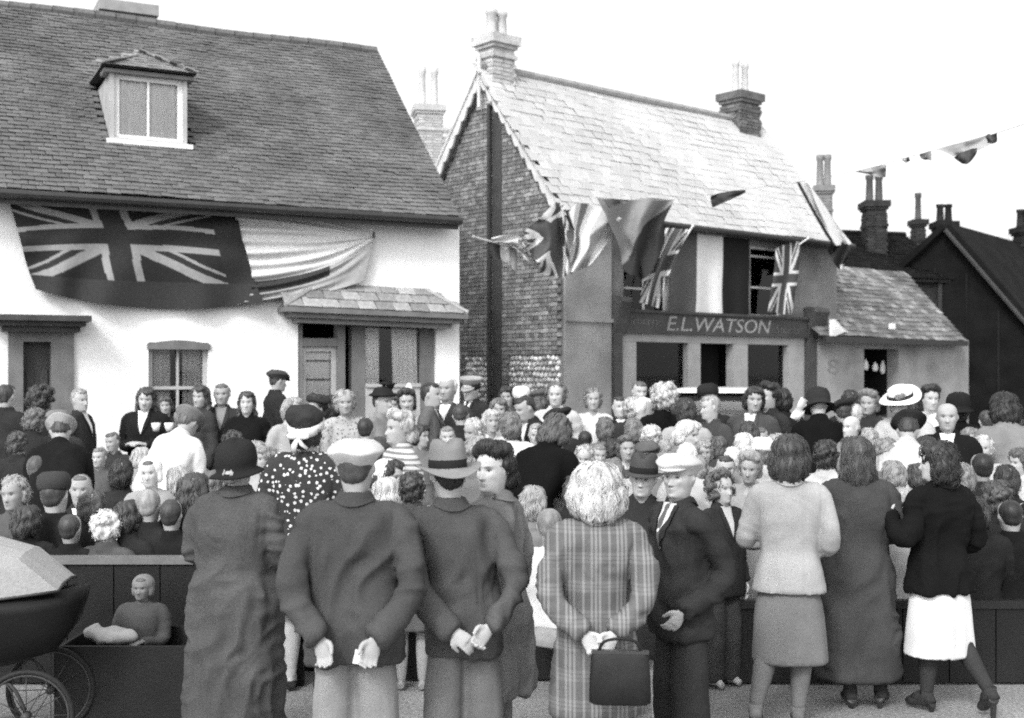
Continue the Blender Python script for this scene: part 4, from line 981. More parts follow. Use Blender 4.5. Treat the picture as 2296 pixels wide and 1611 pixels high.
def hand_parts(w, d, pn, side, curl=.5, thumb=.6, s=1.0):
    """w wrist, d pointing direction, pn direction the palm faces, side +1/-1: where the thumb goes."""
    w, d, pn = Vector(w), Vector(d).normalized(), Vector(pn); pn = (pn - d * pn.dot(d)).normalized(); lat = d.cross(pn) * side
    out = []
    rings = []
    for f, a, b in ((-.02, .027, .021), (.02, .032, .019), (.055, .040, .017), (.085, .041, .014)):
        c = w + d * f * s
        rings.append([tuple(c + lat * (a * s * math.cos(t)) + pn * (b * s * math.sin(t))) for t in np.linspace(0, 2 * math.pi, 12, endpoint=False)])
    out.append(loft_np(rings))
    for k, (o, L) in enumerate(((.030, .070), (.010, .080), (-.011, .074), (-.031, .058))):
        p = w + d * (.078 * s) + lat * o * s; dd = (d + lat * (o * 2.2)).normalized(); path = [p - dd * .02 * s]; a = 0.0
        path.append(p)
        for j, fl in enumerate((.45, .32, .26)):
            a += curl * (.75 + .1 * k) * (.55 if j == 0 else 1.0); q = (dd * math.cos(a) + pn * math.sin(a)); p = p + q * L * fl * s; path.append(p)
        out.append(tube_np(smooth_path(path, 3), [r_ * s for r_ in np.interp(np.linspace(0, 1, 13), [0, .3, 1], [.0105, .0098, .0074])], 8))
    p = w + d * .022 * s + lat * .022 * s; t1 = (d * .55 + lat * .8 + pn * .25).normalized(); p1 = p + t1 * .035 * s; t2 = (d * .9 + lat * (.35 * (1 - thumb)) + pn * (.2 + thumb * .5)).normalized(); p2 = p1 + t2 * .032 * s; p3 = p2 + (t2 + pn * .2).normalized() * .024 * s
    out.append(tube_np(smooth_path([p, p1, p2, p3], 3), [r_ * s for r_ in np.interp(np.linspace(0, 1, 10), [0, .5, 1], [.0145, .012, .0085])], 8))
    return out

def join(parts):
    V, F, b = [], [], 0
    for v, f in parts:
        v = np.asarray([tuple(p) for p in v], float); V.append(v); F += [tuple(i + b for i in q) for q in f]; b += len(v)
    return np.concatenate(V), F

def remesh(parts, voxel, it=2, fac=.5, dec=None):
    V, F = join(parts); me = mesh_np('tmp', V, F); o = bpy.data.objects.new('tmp', me); COL.objects.link(o)
    m = o.modifiers.new('r', 'REMESH'); m.mode = 'VOXEL'; m.voxel_size = voxel
    if it: s = o.modifiers.new('s', 'SMOOTH'); s.factor = fac; s.iterations = it
    dg = bpy.context.evaluated_depsgraph_get(); ev = o.evaluated_get(dg).to_mesh()
    n = len(ev.vertices); co = np.empty(n * 3, np.float32); ev.vertices.foreach_get('co', co)
    lp = np.empty(len(ev.loops), np.int32); ev.loops.foreach_get('vertex_index', lp)
    o.evaluated_get(dg).to_mesh_clear(); bpy.data.objects.remove(o); bpy.data.meshes.remove(me)
    return co.reshape(-1, 3).astype(float), lp.reshape(-1, 4)

def normals(V, F):
    a = V[F[:, 2]] - V[F[:, 0]]; b = V[F[:, 3]] - V[F[:, 1]]; n = np.cross(a, b); N = np.zeros_like(V)
    for k in range(F.shape[1]): np.add.at(N, F[:, k], n)
    return N / (np.linalg.norm(N, axis=1, keepdims=True) + 1e-12)

def sstep(x, a, b): t = np.clip((x - a) / (b - a), 0, 1); return t * t * (3 - 2 * t)
def turn_head(V, yaw=0.0, pitch=0.0, roll=0.0):
    """Rotate the head about the neck; the neck follows smoothly."""
    if not (yaw or pitch or roll): return V
    V = V.copy(); w = sstep(V[:, 2], 1.39, 1.475); piv = np.array([0, .02, 1.44])
    ok = (np.abs(V[:, 0]) < .2) & (w > 0)
    for ax, ang in (('Y', roll), ('X', pitch), ('Z', yaw)):
        if not ang: continue
        a = np.radians(ang) * w; c, s = np.cos(a), np.sin(a); P = V - piv; Q = P.copy()
        if ax == 'Z': Q[:, 0], Q[:, 1] = P[:, 0] * c - P[:, 1] * s, P[:, 0] * s + P[:, 1] * c
        if ax == 'X': Q[:, 1], Q[:, 2] = P[:, 1] * c - P[:, 2] * s, P[:, 1] * s + P[:, 2] * c
        if ax == 'Y': Q[:, 0], Q[:, 2] = P[:, 0] * c + P[:, 2] * s, -P[:, 0] * s + P[:, 2] * c
        V[ok] = (Q + piv)[ok]
    return V
def bend_hip(V, ang):
    if not ang: return V
    V = V.copy(); w = sstep(V[:, 2], .82, 1.12); a = np.radians(ang) * w; c, s = np.cos(a), np.sin(a); y, z = V[:, 1].copy(), V[:, 2] - .93
    up = z > -.2
    V[up, 1] = (y * c - z * s)[up]; V[up, 2] = (y * s + z * c + .93)[up]
    return V

TORSO = [(.80, .15, .09, .11), (.86, .165, .105, .12), (.95, .155, .10, .10), (1.05, .140, .10, .085), (1.18, .155, .11, .095), (1.28, .17, .105, .10), (1.34, .168, .085, .095), (1.375, .12, .062, .085), (1.40, .075, .05, .075)]
def arm(sh, el, wr, r=(.046, .036, .032, .025)):
    p = smooth_path([sh, el, wr], 5); return tube_np(p, list(np.interp(np.linspace(0, 1, len(p)), [0, .3, .6, 1], r)), 10)
ARMS = {
    'down': [((.175, .0, 1.345), (.225, .03, 1.08), (.215, -.05, .83), (0, -.15, -1), (-1, 0, 0), .5)],
    'front': [((.175, .0, 1.345), (.235, .03, 1.08), (.09, -.24, 1.10), (-.7, -.6, .25), (0, .3, -1), .7)],
    'table': [((.175, .0, 1.345), (.225, -.06, 1.09), (.12, -.31, 1.12), (-.4, -.9, 0), (0, 0, -1), .4)],
    'reach': [((.175, -.02, 1.345), (.22, -.20, 1.14), (.16, -.42, 1.02), (-.1, -1, -.2), (0, 0, -1), .4)],
    'behind': [((.175, .0, 1.345), (.265, .13, 1.09), (.085, .215, .885), (-.55, .15, -.8), (0, 1, 0), .5)],
}
def mirror(a):
    f = lambda v: (-v[0], v[1], v[2]); return tuple(f(p) if isinstance(p, tuple) else p for p in a)
def arms_of(pose):
    A = ARMS[pose]; return A if len(A) == 2 else [A[0], mirror(A[0])]

def leg_parts(seat, lw=1.0, step=None, heel=0.0):
    out = []
    for s in (-1, 1):
        if seat: h, k, a = (.09 * s, .02, .92), (.11 * s, -.42, .93), (.11 * s, -.38, .52); toe = (.12 * s, -.54, .47)
        else:
            dy = (step[0] if s < 0 else step[1]) if step else 0.0
            h, k, a = (.085 * s, .0, .90), (.085 * s, -.01 + dy * .45, .49), (.085 * s, .015 + dy, .085); toe = (.10 * s, -.12 + dy, .035)
        p = smooth_path([h, k, a], 5)
        out.append(tube_np(p, list(np.interp(np.linspace(0, 1, len(p)), [0, .45, .55, .7, 1], [.085 * lw, .058 * lw, .055 * lw, .056 * lw, .036])), 12))
        hl = Vector(a) + Vector((0, .05, -.045)); out.append(tube_np([hl, Vector(a) + Vector((0, -.02, -.03)), (Vector(a) + Vector(toe)) / 2, toe], [.030, .038, .036, .026], 10))
    return out

def body_geo(pose, seat=False, voxel=.011, age=0.0, legs=True, hands=True, step=None, female=False):
    parts = [head_loft(age=age), loft_np([ring_pts(z, w, f, b, 24, 2.3) for z, (w, f, b) in zip(np.linspace(.80, 1.40, 14), interp_rows(TORSO, np.linspace(.80, 1.40, 14)))])]
    for i, (sh, el, wr, d, pn, curl) in enumerate(arms_of(pose)):
        parts.append(arm(sh, el, wr)); parts.append(tube_np([(sh[0] * .4, sh[1], 1.36), sh], [.05, .055], 8))
        parts += hand_parts(wr, d, pn, -1 if sh[0] > 0 else 1, curl) if hands else []
    if legs: parts += leg_parts(seat, step=step)
    V, F = remesh(parts, voxel, 1, .4)
    return V, F

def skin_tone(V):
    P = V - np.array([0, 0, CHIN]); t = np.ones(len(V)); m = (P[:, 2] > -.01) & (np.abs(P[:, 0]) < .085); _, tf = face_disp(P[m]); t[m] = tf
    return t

JACKET = [(1.468, .060, .044, .070), (1.445, .070, .052, .085), (1.428, .112, .062, .096), (1.410, .165, .074, .102), (1.386, .200, .088, .110), (1.33, .210, .106, .118), (1.22, .206, .128, .124), (1.10, .198, .128, .114), (1.0, .198, .128, .114), (.92, .202, .130, .122), (.82, .208, .135, .134), (.73, .212, .135, .132)]
COAT = JACKET[:-1] + [(.82, .212, .138, .136), (.66, .222, .145, .146), (.50, .232, .155, .156), (.38, .236, .158, .160)]
WJACKET = [(1.468, .058, .044, .068), (1.445, .068, .052, .082), (1.426, .106, .062, .092), (1.408, .155, .074, .098), (1.382, .188, .086, .104), (1.33, .196, .108, .110), (1.22, .186, .130, .114), (1.10, .160, .118, .098), (1.03, .154, .112, .096), (.94, .176, .120, .118), (.84, .196, .130, .136)]
WCOAT = WJACKET[:-1] + [(.84, .200, .134, .136), (.68, .214, .146, .148), (.56, .224, .156, .158), (.46, .230, .160, .164)]
BLOUSE = [(1.455, .066, .048, .075), (1.43, .09, .056, .088), (1.405, .14, .068, .098), (1.372, .178, .084, .104), (1.32, .188, .108, .110), (1.22, .182, .130, .112), (1.10, .156, .116, .096), (1.0, .150, .112, .096), (.92, .172, .118, .114)]

def garment(rows, pose, voxel=.018, drop=.0, sleeve=(.076, .066, .056, .048), n=36, p=2.7, wr_amp=.006, seed=1, collar=0.0, cut=0.0, lo=None, belt=None, seams=(), vent=False, flat=0.0):
    parts = []; R_ = np.array(rows, float); zs = np.concatenate([np.linspace(R_[0, 0], 1.3, 12)[:-1], np.linspace(1.3, R_[-1, 0], 18)]); Rw = R_[::-1]
    rr = interp_rows(Rw, zs); rings = []
    for z, (w, f, b) in zip(zs, rr):
        d = drop * np.clip((z - 1.27) / .19, 0, 1)
        pp = p if z < 1.40 else 2.1
        rings.append(ring_pts(z, w, f, b, n, pp, d))
    parts.append(loft_np(rings[::-1]))
    if collar:
        cr = [ring_pts(z, w, f, b, 28, 2.1, drop * np.clip((z - 1.30) / .19, 0, 1)) for z, w, f, b in ((1.405, .105, .078, .108), (1.43, .094, .072, .103), (1.468, .078, .062, .090), (1.488 , .072, .058, .082), (1.486, .055, .045, .064), (1.44, .05, .04, .06))]
        parts.append(loft_np(cr[::-1]))
    for sh, el, wr, d, pn, curl in arms_of(pose):
        s = Vector(sh) + Vector((math.copysign(.008, sh[0]), .006, -.008)); e, w = Vector(el), Vector(wr); w = w - (w - e).normalized() * cut
        pth = smooth_path([Vector((sh[0] * .55, sh[1] + .006, 1.366)), s + Vector((0, 0, .008)), e, w], 5); k = len(pth)
        parts.append(tube_np(pth, list(np.interp(np.linspace(0, 1, k), [0, .33, .66, 1], sleeve)), 14))
    V, F = remesh(parts, voxel, 2, .5)
    N = normals(V, F); Pv = V + seed * 3.7
    up = np.clip((1.43 - V[:, 2]) / .1, 0, 1)
    side = sstep(np.abs(V[:, 0]), .15, .22)
    drape = vnoise(Pv * [13, 13, 2.6], seed) * .6 + vnoise(Pv * [26, 26, 6], seed + 1) * .35
    cross = vnoise(Pv * [9, 9, 30], seed + 2)
    lowf = vnoise(Pv * [5, 5, 5], seed + 5)
    wp_ = np.stack([vnoise(Pv * 4.5, seed + 11), vnoise(Pv * 4.5, seed + 12), vnoise(Pv * 4.5, seed + 13)], 1) * .10
    Q = Pv + wp_; Q = np.stack([Q[:, 0] + .45 * Q[:, 2], Q[:, 1], Q[:, 2] - .35 * Q[:, 0]], 1)
    rid = lambda P, s: 1 - 2 * np.abs(vnoise(P, s))
    dd = wr_amp * up * (.9 * (1 - .6 * side) * rid(Q * [7, 7, 3.0], seed + 6) + .5 * drape * (1 - side) + .5 * lowf + .32 * (1 - side) * rid((Pv + wp_ * 1.4) * [15, 15, 7], seed + 9))
    dd += wr_amp * up * side * (.65 * rid((Pv + wp_ * 1.5) * [7, 7, 14], seed + 8) + .3 * cross)
    dd = np.maximum(dd, -.013)
    if pose != 'x' and rows is not None:
        dd -= .005 * np.exp(-((V[:, 2] - 1.402) / .007) ** 2) * (V[:, 1] > .03) * (np.abs(V[:, 0]) < .10) * (collar > 0)
        dd -= .0045 * np.exp(-((np.abs(V[:, 0]) - (.178 - .10 * np.clip(1.2 - V[:, 2], 0, .2))) / .007) ** 2) * sstep(V[:, 2], 1.12, 1.2)
    for xs in seams: dd -= .005 * np.exp(-((V[:, 0] - xs) / .010) ** 2) * (np.abs(V[:, 2] - 1.0) < .45) * (np.abs(V[:, 1]) > .05)
    if vent: dd -= .004 * np.exp(-(V[:, 0] / .010) ** 2) * np.clip((.98 - V[:, 2]) / .1, 0, 1) * (V[:, 1] > .04)
    if belt: dd -= .010 * np.exp(-((V[:, 2] - belt) / .03) ** 2) * (np.abs(V[:, 0]) < .19)
    V = V + N * dd[:, None]
    return V, F

def skirt_geo(rows, voxel=.018, seed=2, amp=.010, pleat=0.0):
    Rw = np.array(rows, float)[::-1]; zs = np.linspace(Rw[-1, 0], Rw[0, 0], 16); rr = interp_rows(Rw, zs)
    V, F = remesh([loft_np([ring_pts(z, w, f, b, 40, 2.4) for z, (w, f, b) in zip(zs, rr)][::-1])], voxel, 2)
    N = normals(V, F); k = np.clip((Rw[-1, 0] - V[:, 2]) / .5, 0, 1); d = amp * k * (vnoise((V + seed) * [9, 9, 1.2], seed) + .5 * vnoise((V + seed) * [20, 20, 2], seed + 1))
    if pleat: d += pleat * k * np.sin(np.arctan2(V[:, 0], V[:, 1]) * 22)
    return V + N * d[:, None] * (np.abs(N[:, 2:3]) < .8), F
SKIRT = [(1.02, .120, .080, .07), (.92, .145, .095, .09), (.8, .175, .115, .115), (.72, .196, .13, .135), (.65, .205, .138, .14), (.48, .218, .15, .15)]
def trousers_geo(seat=False, voxel=.018, seed=3, step=None, w=1.0):
    parts = [loft_np([ring_pts(z, a, f, b, 24, 2.3) for z, a, f, b in ((1.02, .12, .08, .07), (.93, .14, .09, .09), (.84, .15, .095, .10), (.78, .14, .09, .10))][::-1])]
    for s in (-1, 1):
        if seat: pth = [(.09 * s, .0, .90), (.11 * s, -.42, .93), (.11 * s, -.39, .55)]
        else:
            dy = (step[0] if s < 0 else step[1]) if step else 0.0
            pth = [(.075 * s, .005, .88), (.092 * s, -.01 + dy * .45, .49), (.092 * s, .02 + dy, .06)]
        q = smooth_path(pth, 5); parts.append(tube_np(q, list(np.interp(np.linspace(0, 1, len(q)), [0, .5, 1], [.085 * w, .102 * w, .110 * w])), 14))
    V, F = remesh(parts, voxel, 2); N = normals(V, F)
    d = .008 * vnoise((V + seed) * [16, 16, 4], seed) + .007 * vnoise((V + seed) * [8, 8, 16], seed + 2) * np.clip((.7 - V[:, 2]) / .4, 0, 1)
    return V + N * d[:, None], F
def seat_skirt(voxel=.018, seed=3):
    parts = [loft_np([ring_pts(z, a, f, b, 24, 2.3) for z, a, f, b in ((1.02, .15, .105, .095), (.93, .185, .12, .13), (.82, .20, .14, .15))][::-1])]
    q = [(0, .02, .91), (0, -.2, .93), (0, -.46, .92)]; V, F = tube_np(q, [.15, .16, .15], 16, flat=.62); V = [(v[0] * 1.35, v[1], v[2]) for v in V]; parts.append((V, F))
    V, F = tube_np([(0, -.40, .92), (0, -.42, .66)], [.14, .15], 16); parts.append(([(v[0] * 1.4, -.41 + (v[1] + .41) * .6, v[2]) for v in V], F))
    return remesh(parts, voxel, 3)

# ---- hair: a mass of overlapping volumes, grooved, with loose locks of ribbon lying on it
def ell(c, r, n=16, m=10):
    rings = []
    for i in range(1, m):
        ph = math.pi * i / m; rings.append([(c[0] + r[0] * math.sin(ph) * math.cos(2 * math.pi * k / n), c[1] + r[1] * math.sin(ph) * math.sin(2 * math.pi * k / n), c[2] - r[2] * math.cos(ph)) for k in range(n)])
    return loft_np(rings)
TOPZ = 1.70
def hair_volumes(style, r_):
    T = TOPZ; cap = [ell((0, .020, T - .083), (.083, .094, .093)), ell((0, .052, T - .125), (.066, .050, .06))]
    if style == 'short': return cap + [ell((0, -.03, T - .032), (.062, .055, .036))]
    if style == 'crop': return [ell((0, .022, T - .085), (.0825, .094, .092)), ell((0, .054, T - .128), (.068, .048, .062)), ell((0, -.03, T - .036), (.058, .05, .034))]
    if style == 'bald': return [ell((0, .050, T - .12), (.078, .052, .055)), ell((.068, .02, T - .12), (.014, .03, .03)), ell((-.068, .02, T - .12), (.014, .03, .03))]
    side = lambda z, rx, ry, rz, y=.02, x=.066: [ell((x, y, T - z), (rx, ry, rz)), ell((-x, y, T - z), (rx, ry, rz))]
    fr = [ell((.022, -.050, T - .030), (.056, .044, .038)), ell((-.050, -.030, T - .045), (.030, .046, .040)), ell((.062, -.02, T - .07), (.024, .046, .045)), ell((-.064, -.012, T - .085), (.020, .045, .045))]
    if style == 'bob': return cap + fr + [ell((0, -.015, T - .024), (.070, .064, .038))] + side(.13, .034, .055, .085, .025) + [ell((0, .070, T - .155), (.078, .048, .085))]
    if style == 'full': return cap + fr + [ell((0, .02, T - .07), (.102, .11, .095)), ell((0, -.02, T - .022), (.07, .07, .042))] + side(.15, .046, .062, .095, .03, .074) + [ell((0, .075, T - .17), (.095, .058, .10))]
    if style == 'long': return cap + fr + [ell((0, -.02, T - .026), (.07, .064, .038))] + side(.15, .034, .05, .12, .022, .070) + side(.24, .036, .045, .055, .03, .078) + [ell((0, .070, T - .19), (.088, .048, .13))]
    if style == 'roll': return cap + [ell((0, -.045, T + .004), (.066, .050, .044)), ell((.056, -.02, T - .018), (.040, .056, .042)), ell((-.056, -.02, T - .018), (.040, .056, .042)), ell((0, .035, T - .025), (.082, .078, .056))] + side(.09, .026, .056, .055, .03, .076) + [ell((0, .090, T - .165), (.082, .046, .050)), ell((.058, .065, T - .17), (.040, .048, .050)), ell((-.058, .065, T - .17), (.040, .048, .050))]
    if style == 'bun': return cap + [ell((0, .115, T - .14), (.042, .034, .04))]
    if style in ('curly', 'mop'):
        out = list(cap); big = 1.25 if style == 'mop' else 1.0
        for _ in range(70):
            u = Vector((r_.gauss(0, 1), r_.gauss(0, 1), r_.gauss(0, 1))).normalized()
            if u.y < -.45 and u.z < .5: continue
            if u.z < -.75: continue
            p = Vector((0, .02, T - .092)) + Vector((u.x * .088, u.y * .098, u.z * .095)) * big; s = r_.uniform(.016, .030) * big; out.append(ell(tuple(p), (s, s, s), 8, 6))
        return out + side(.15, .028, .045, .05, .03, .068) + [ell((0, .07, T - .165), (.07, .04, .06))]
    return cap
def hair_geo(style, seed=1, locks=140, voxel=.009, wave=.5, width=.010, length=.10, fly=.004, amp=.006):
    r_ = random.Random(seed); V, F = remesh(hair_volumes(style, r_), voxel, 2); N = normals(V, F)
    ang = np.arctan2(V[:, 0], V[:, 1] - .02)
    wv = wave * 1.2 * np.sin(V[:, 2] * 70)
    P = np.stack([ang * 4.5 + wv * .5, V[:, 2] * 7, np.full(len(V), seed * 1.3)], 1)
    V = V + N * (amp * (vnoise(P, seed) + .7 * vnoise(P * [2.3, 2, 1], seed + 1)) + amp * .5 * wave * np.sin(V[:, 2] * 75 + ang * 3))[:, None]
    N = normals(V, F); VV = [V]; FF = [tuple(f) for f in F]; base = len(V)
    if locks:
        bt = BVHTree.FromPolygons([tuple(v) for v in V], FF)
        for _ in range(locks):
            i = r_.randrange(len(V)); p = Vector(V[i]); n = Vector(N[i])
            if n.z < -.6: continue
            side_w = r_.uniform(-1, 1); pts = []; steps = 6; L = length * r_.uniform(.5, 1.2) / steps; ph = r_.uniform(0, 6.28)
            for k in range(steps):
                hit = bt.find_nearest(p)
                if hit[0] is None: break
                q, n = hit[0], hit[1]; pts.append((q + n * (fly * r_.uniform(.4, 1.6) + (fly * 2.5 * k / steps if r_.random() < .25 else 0)), n))
                rad = Vector((q.x, q.y - .01, 0)); dn = Vector((0, 0, -1)) + (rad.normalized() * .5 if n.z > .7 else Vector((0, 0, 0))) + Vector((math.cos(ph + k * 1.2), math.sin(ph + k * 1.2), 0)) * wave * .6
                t = (dn - n * dn.dot(n)); t = t.normalized() if t.length > 1e-4 else Vector((1, 0, 0)); p = q + t * L
            if len(pts) < 3: continue
            vs = []
            for k, (q, n) in enumerate(pts):
                t = (pts[min(k + 1, len(pts) - 1)][0] - pts[max(k - 1, 0)][0]).normalized(); s = t.cross(n).normalized() * (width * .5 * (1 - .75 * abs(k / (len(pts) - 1) - .35)))
                vs += [q - s, q + s + n * .0015, q + n * .004]
            VV.append(np.array([tuple(v) for v in vs]))
            for k in range(len(pts) - 1):
                a = base + 3 * k; FF += [(a, a + 2, a + 5, a + 3), (a + 2, a + 1, a + 4, a + 5)]
            base += len(vs)
    return np.concatenate(VV), FF

# ---- hats
def lathe(pr, n=32, sx=1.0, sy=1.0, warp=None, c=(0, .005, 0)):
    rings = []
    for r, z in pr:
        ring = []
        for k in range(n):
            a = 2 * math.pi * k / n; x, y = r * sx * math.sin(a), r * sy * math.cos(a); zz = z
            if warp: x, y, zz = warp(x, y, zz, r, a)
            ring.append((x + c[0], y + c[1], zz + c[2]))
        rings.append(ring)
    return loft_np(rings)
def hat_parts(kind):
    """[(part name, V, F)] in head position, crown of the skull at z = 1.70."""
    T = TOPZ
    if kind == 'flat_cap':
        def wp(x, y, z, r, a):
            f = max(0, -y / .14); bk = max(0, y / .14)
            return x, y, z - .006 * f * (r / .1) - .014 * bk * (r > .09) + (.005 * math.sin(3 * a + 1) + .004 * math.sin(5 * a)) * (r > .06)
        cr = lathe([(.086, -.102), (.091, -.090), (.108, -.066), (.131, -.044), (.134, -.037), (.130, -.028), (.112, -.010), (.084, .006), (.045, .015), (.008, .017)], 36, .95, 1.08, wp, (0, .012, T))
        pk = []
        for s, dz in ((.0, 0), (1, 0), (1, .008), (0, .010)):
            pk.append([(.083 * math.sin(t), -.075 * math.cos(t) - .062 * s * math.cos(t * .9) - .012, T - .064 - .016 * s * math.cos(t) + dz) for t in np.linspace(-1.15, 1.15, 15)])
        V = [p for row in pk for p in row]; F = []; n = 15
        for i in range(4):
            for j in range(n - 1): a, b = i * n + j, ((i + 1) % 4) * n + j; F.append((a, a + 1, b + 1, b))
        return [('crown', *cr), ('peak', V, F)]
    if kind == 'officer_cap':
        bd = lathe([(.090, -.11), (.091, -.055), (.085, -.05)], 32, .97, 1.06, None, (0, .01, T))
        wp = lambda x, y, z, r, a: (x, y, z - .12 * y * (z > -.03))
        cr = lathe([(.090, -.056), (.098, -.045), (.125, -.012), (.128, .0), (.11, .012), (.05, .02), (.01, .02)], 32, .98, 1.05, wp, (0, .01, T))
        pk = [[(.085 * math.sin(t), -.082 * math.cos(t) - .045 * s * math.cos(t * .9) - .008, T - .085 - .03 * s * math.cos(t) + dz) for t in np.linspace(-1.2, 1.2, 13)] for s, dz in ((0, 0), (1, 0), (1, .006), (0, .008))]
        V = [p for row in pk for p in row]; F = []; n = 13
        for i in range(4):
            for j in range(n - 1): a, b = i * n + j, ((i + 1) % 4) * n + j; F.append((a, a + 1, b + 1, b))
        return [('crown', *cr), ('band', *bd), ('peak', V, F)]
    if kind in ('fedora', 'felt'):
        k = 1.0 if kind == 'fedora' else .86
        def wp(x, y, z, r, a):
            if r > .1:
                s = (r - .1) / .07; return x, y, z + .024 * s * s * abs(math.sin(a)) ** 2 - .034 * s * max(0, math.cos(a)) ** 1.5 - .014 * s * max(0, -math.cos(a))
            if z > .0: z -= .030 * math.exp(-(x / .028) ** 2) * sstep(np.array([z]), .0, .06)[0] * (1 - .2 * math.cos(a)); x *= 1 - .14 * max(0, -y / .1) * (z > .0)
            return x, y, z
        pr = [(.088, -.085), (.165 * k, -.083), (.170 * k, -.080), (.165 * k, -.076), (.100, -.078), (.097, -.065), (.096, -.03), (.094, .01), (.088, .042), (.074, .060), (.05, .066), (.02, .066), (.005, .066)]
        pr = [(r, z * (1 if z < 0 else k)) for r, z in pr]
        return [('crown', *lathe(pr, 40, .93, 1.12, wp, (0, .006, T))), ('band', *lathe([(.0985, -.076), (.0995, -.072), (.0985, -.036), (.096, -.034), (.09, -.05)], 40, .93, 1.12, None, (0, .006, T)))]
    if kind == 'cloche':
        def wp(x, y, z, r, a): return x, y, z + (.018 * math.cos(a + .9) - .008) * (z < -.07) + .004 * math.sin(3 * a)
        return [('crown', *lathe([(.094, -.135), (.150, -.150), (.154, -.146), (.148, -.138), (.112, -.118), (.118, -.09), (.118, -.05), (.110, -.01), (.09, .022), (.055, .036), (.01, .04)], 36, .96, 1.04, wp, (0, .012, T)))]
    if kind in ('beret', 'dark_beret'):
        def wp(x, y, z, r, a): return x, y, z - .22 * x * (r > .05) + .008 * math.sin(3 * a + .5)
        return [('crown', *lathe([(.084, -.075), (.088, -.058), (.128, -.040), (.138, -.022), (.125, -.002), (.09, .016), (.04, .024), (.01, .026)], 32, 1, 1, wp, (0, .015, T)))]
    if kind == 'brim':
        def wp(x, y, z, r, a): return x, y, z + ((.02 * math.cos(2 * a) + .03 * math.cos(a)) * ((r - .1) / .07) if r > .1 else 0)
        return [('crown', *lathe([(.09, -.07), (.162, -.066), (.165, -.060), (.158, -.056), (.10, -.062), (.098, -.03), (.088, .01), (.06, .03), (.01, .035)], 36, 1, 1.05, wp, (0, .01, T))), ('band', *lathe([(.100, -.062), (.103, -.056), (.101, -.030), (.09, -.04)], 36, 1, 1.05, None, (0, .01, T)))]
    if kind == 'round':
        return [('crown', *lathe([(.092, -.07), (.10, -.06), (.108, -.02), (.10, .03), (.07, .055), (.01, .06)], 28, 1, 1.05, None, (0, .01, T)))]
    if kind == 'pointed':
        return [('crown', *lathe([(.09, -.06), (.10, -.055), (.085, .02), (.05, .10), (.012, .17)], 24, 1, 1.05, None, (0, .01, T)))]
    if kind == 'feather':
        r_ = random.Random(4); pr = lathe([(.10, -.06), (.135, -.05), (.13, -.035), (.10, -.02), (.085, .02), (.05, .04), (.01, .045)], 28, 1, 1.05, None, (0, .0, T)); f = []
        for k in range(26):
            a = r_.uniform(-.6, .6); p0 = Vector((.02 + .05 * r_.random(), -.05 + .1 * r_.random(), T + .01)); p1 = p0 + Vector((.05 * math.sin(a), -.05, .05)); p2 = p1 + Vector((.05 * math.sin(a * 2), -.03 + .1 * r_.random(), .01 + .03 * r_.random())); f.append(tube_np(smooth_path([p0, p1, p2], 3), [.006, .012, .012, .011, .009, .006, .003], 5))
        return [('crown', *pr), ('feather', *join(f))]
    if kind == 'bonnet':
        V, F = remesh([ell((0, .025, T - .075), (.105, .105, .100)), ell((.072, .01, T - .14), (.035, .045, .07)), ell((-.072, .01, T - .14), (.035, .045, .07)), ell((0, .08, T - .15), (.07, .04, .07))], .012, 3)
        return [('crown', V, [tuple(f) for f in F])]
    if kind == 'scarf':
        V, F = remesh([ell((0, .02, T - .045), (.112, .12, .085)), ell((.03, .07, T - .03), (.08, .07, .07))], .012, 2); N = normals(V, F); V = V + N * (.006 * vnoise(V * 30, 3))[:, None]
        bd = lathe([(.100, -.125), (.108, -.12), (.114, -.095), (.112, -.07), (.104, -.066)], 30, .98, 1.06, lambda x, y, z, r, a: (x, y, z - .045 * max(0, math.cos(a)) + .0), (0, .012, T))
        bow = [ell((.035, .14, T - .15), (.04, .014, .022), 10, 6), ell((-.035, .14, T - .15), (.04, .014, .022), 10, 6), tube_np([(.0, .135, T - .155), (-.03, .15, T - .20), (-.06, .14, T - .225)], [.012, .018, .014], 8, flat=.4), tube_np([(.0, .135, T - .155), (.02, .15, T - .21), (.03, .14, T - .25)], [.012, .02, .014], 8, flat=.4)]
        return [('turban', V, [tuple(f) for f in F]), ('band', *bd), ('bow', *join(bow))]
    return []

# ------------------------------------------------------------------ crowd templates (meshes shared between alike people)
def M_skin(v): return mat_attr('skin_%02d' % round(v * 100), v, rough=.6, spec=.25)
def M_hair(v): return mat('hair_%03d' % round(v * 1000), v, var=.35, scale=9, fine=.35, fscale=120, rough=.5, spec=.35, stretch=(3, 3, 1))
TM = {}
HV = {'': (0, 0, 0), '1': (26, 6, 3), '2': (-24, 4, -4), '3': (8, 12, 5)}
def posed(V, P, head=True):
    if head and len(P) > 1: V = turn_head(V, *HV[P[1]])
    P = P[0]
    if P == 'B': V = bend_hip(V, 42)
    if P == 'L': V = bend_hip(V, 20)
    if P == 'T': V = V - np.array([0, 0, .45])
    return V
ARMP = {'S': 'down', 'F': 'front', 'T': 'table', 'B': 'reach', 'L': 'reach'}
def tmesh(key, fn):
    if key not in TM: TM[key] = fn()
    return TM[key]
def mk(name, VF, tone=None):
    V, F = VF; F = np.array(F) if isinstance(F, np.ndarray) or len({len(f) for f in F}) == 1 else F
    me = mesh_np(name, V, F, True, [None])
    if tone is not None: set_tone(me, tone)
    return me
def raw_body(P):
    return tmesh(('rawbody', P[0]), lambda: body_geo(ARMP[P[0]], P[0] == 'T', .0085))
def body_mesh(P):
    def f():
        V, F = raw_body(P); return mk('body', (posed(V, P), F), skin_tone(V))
    return tmesh(('body', P), f)
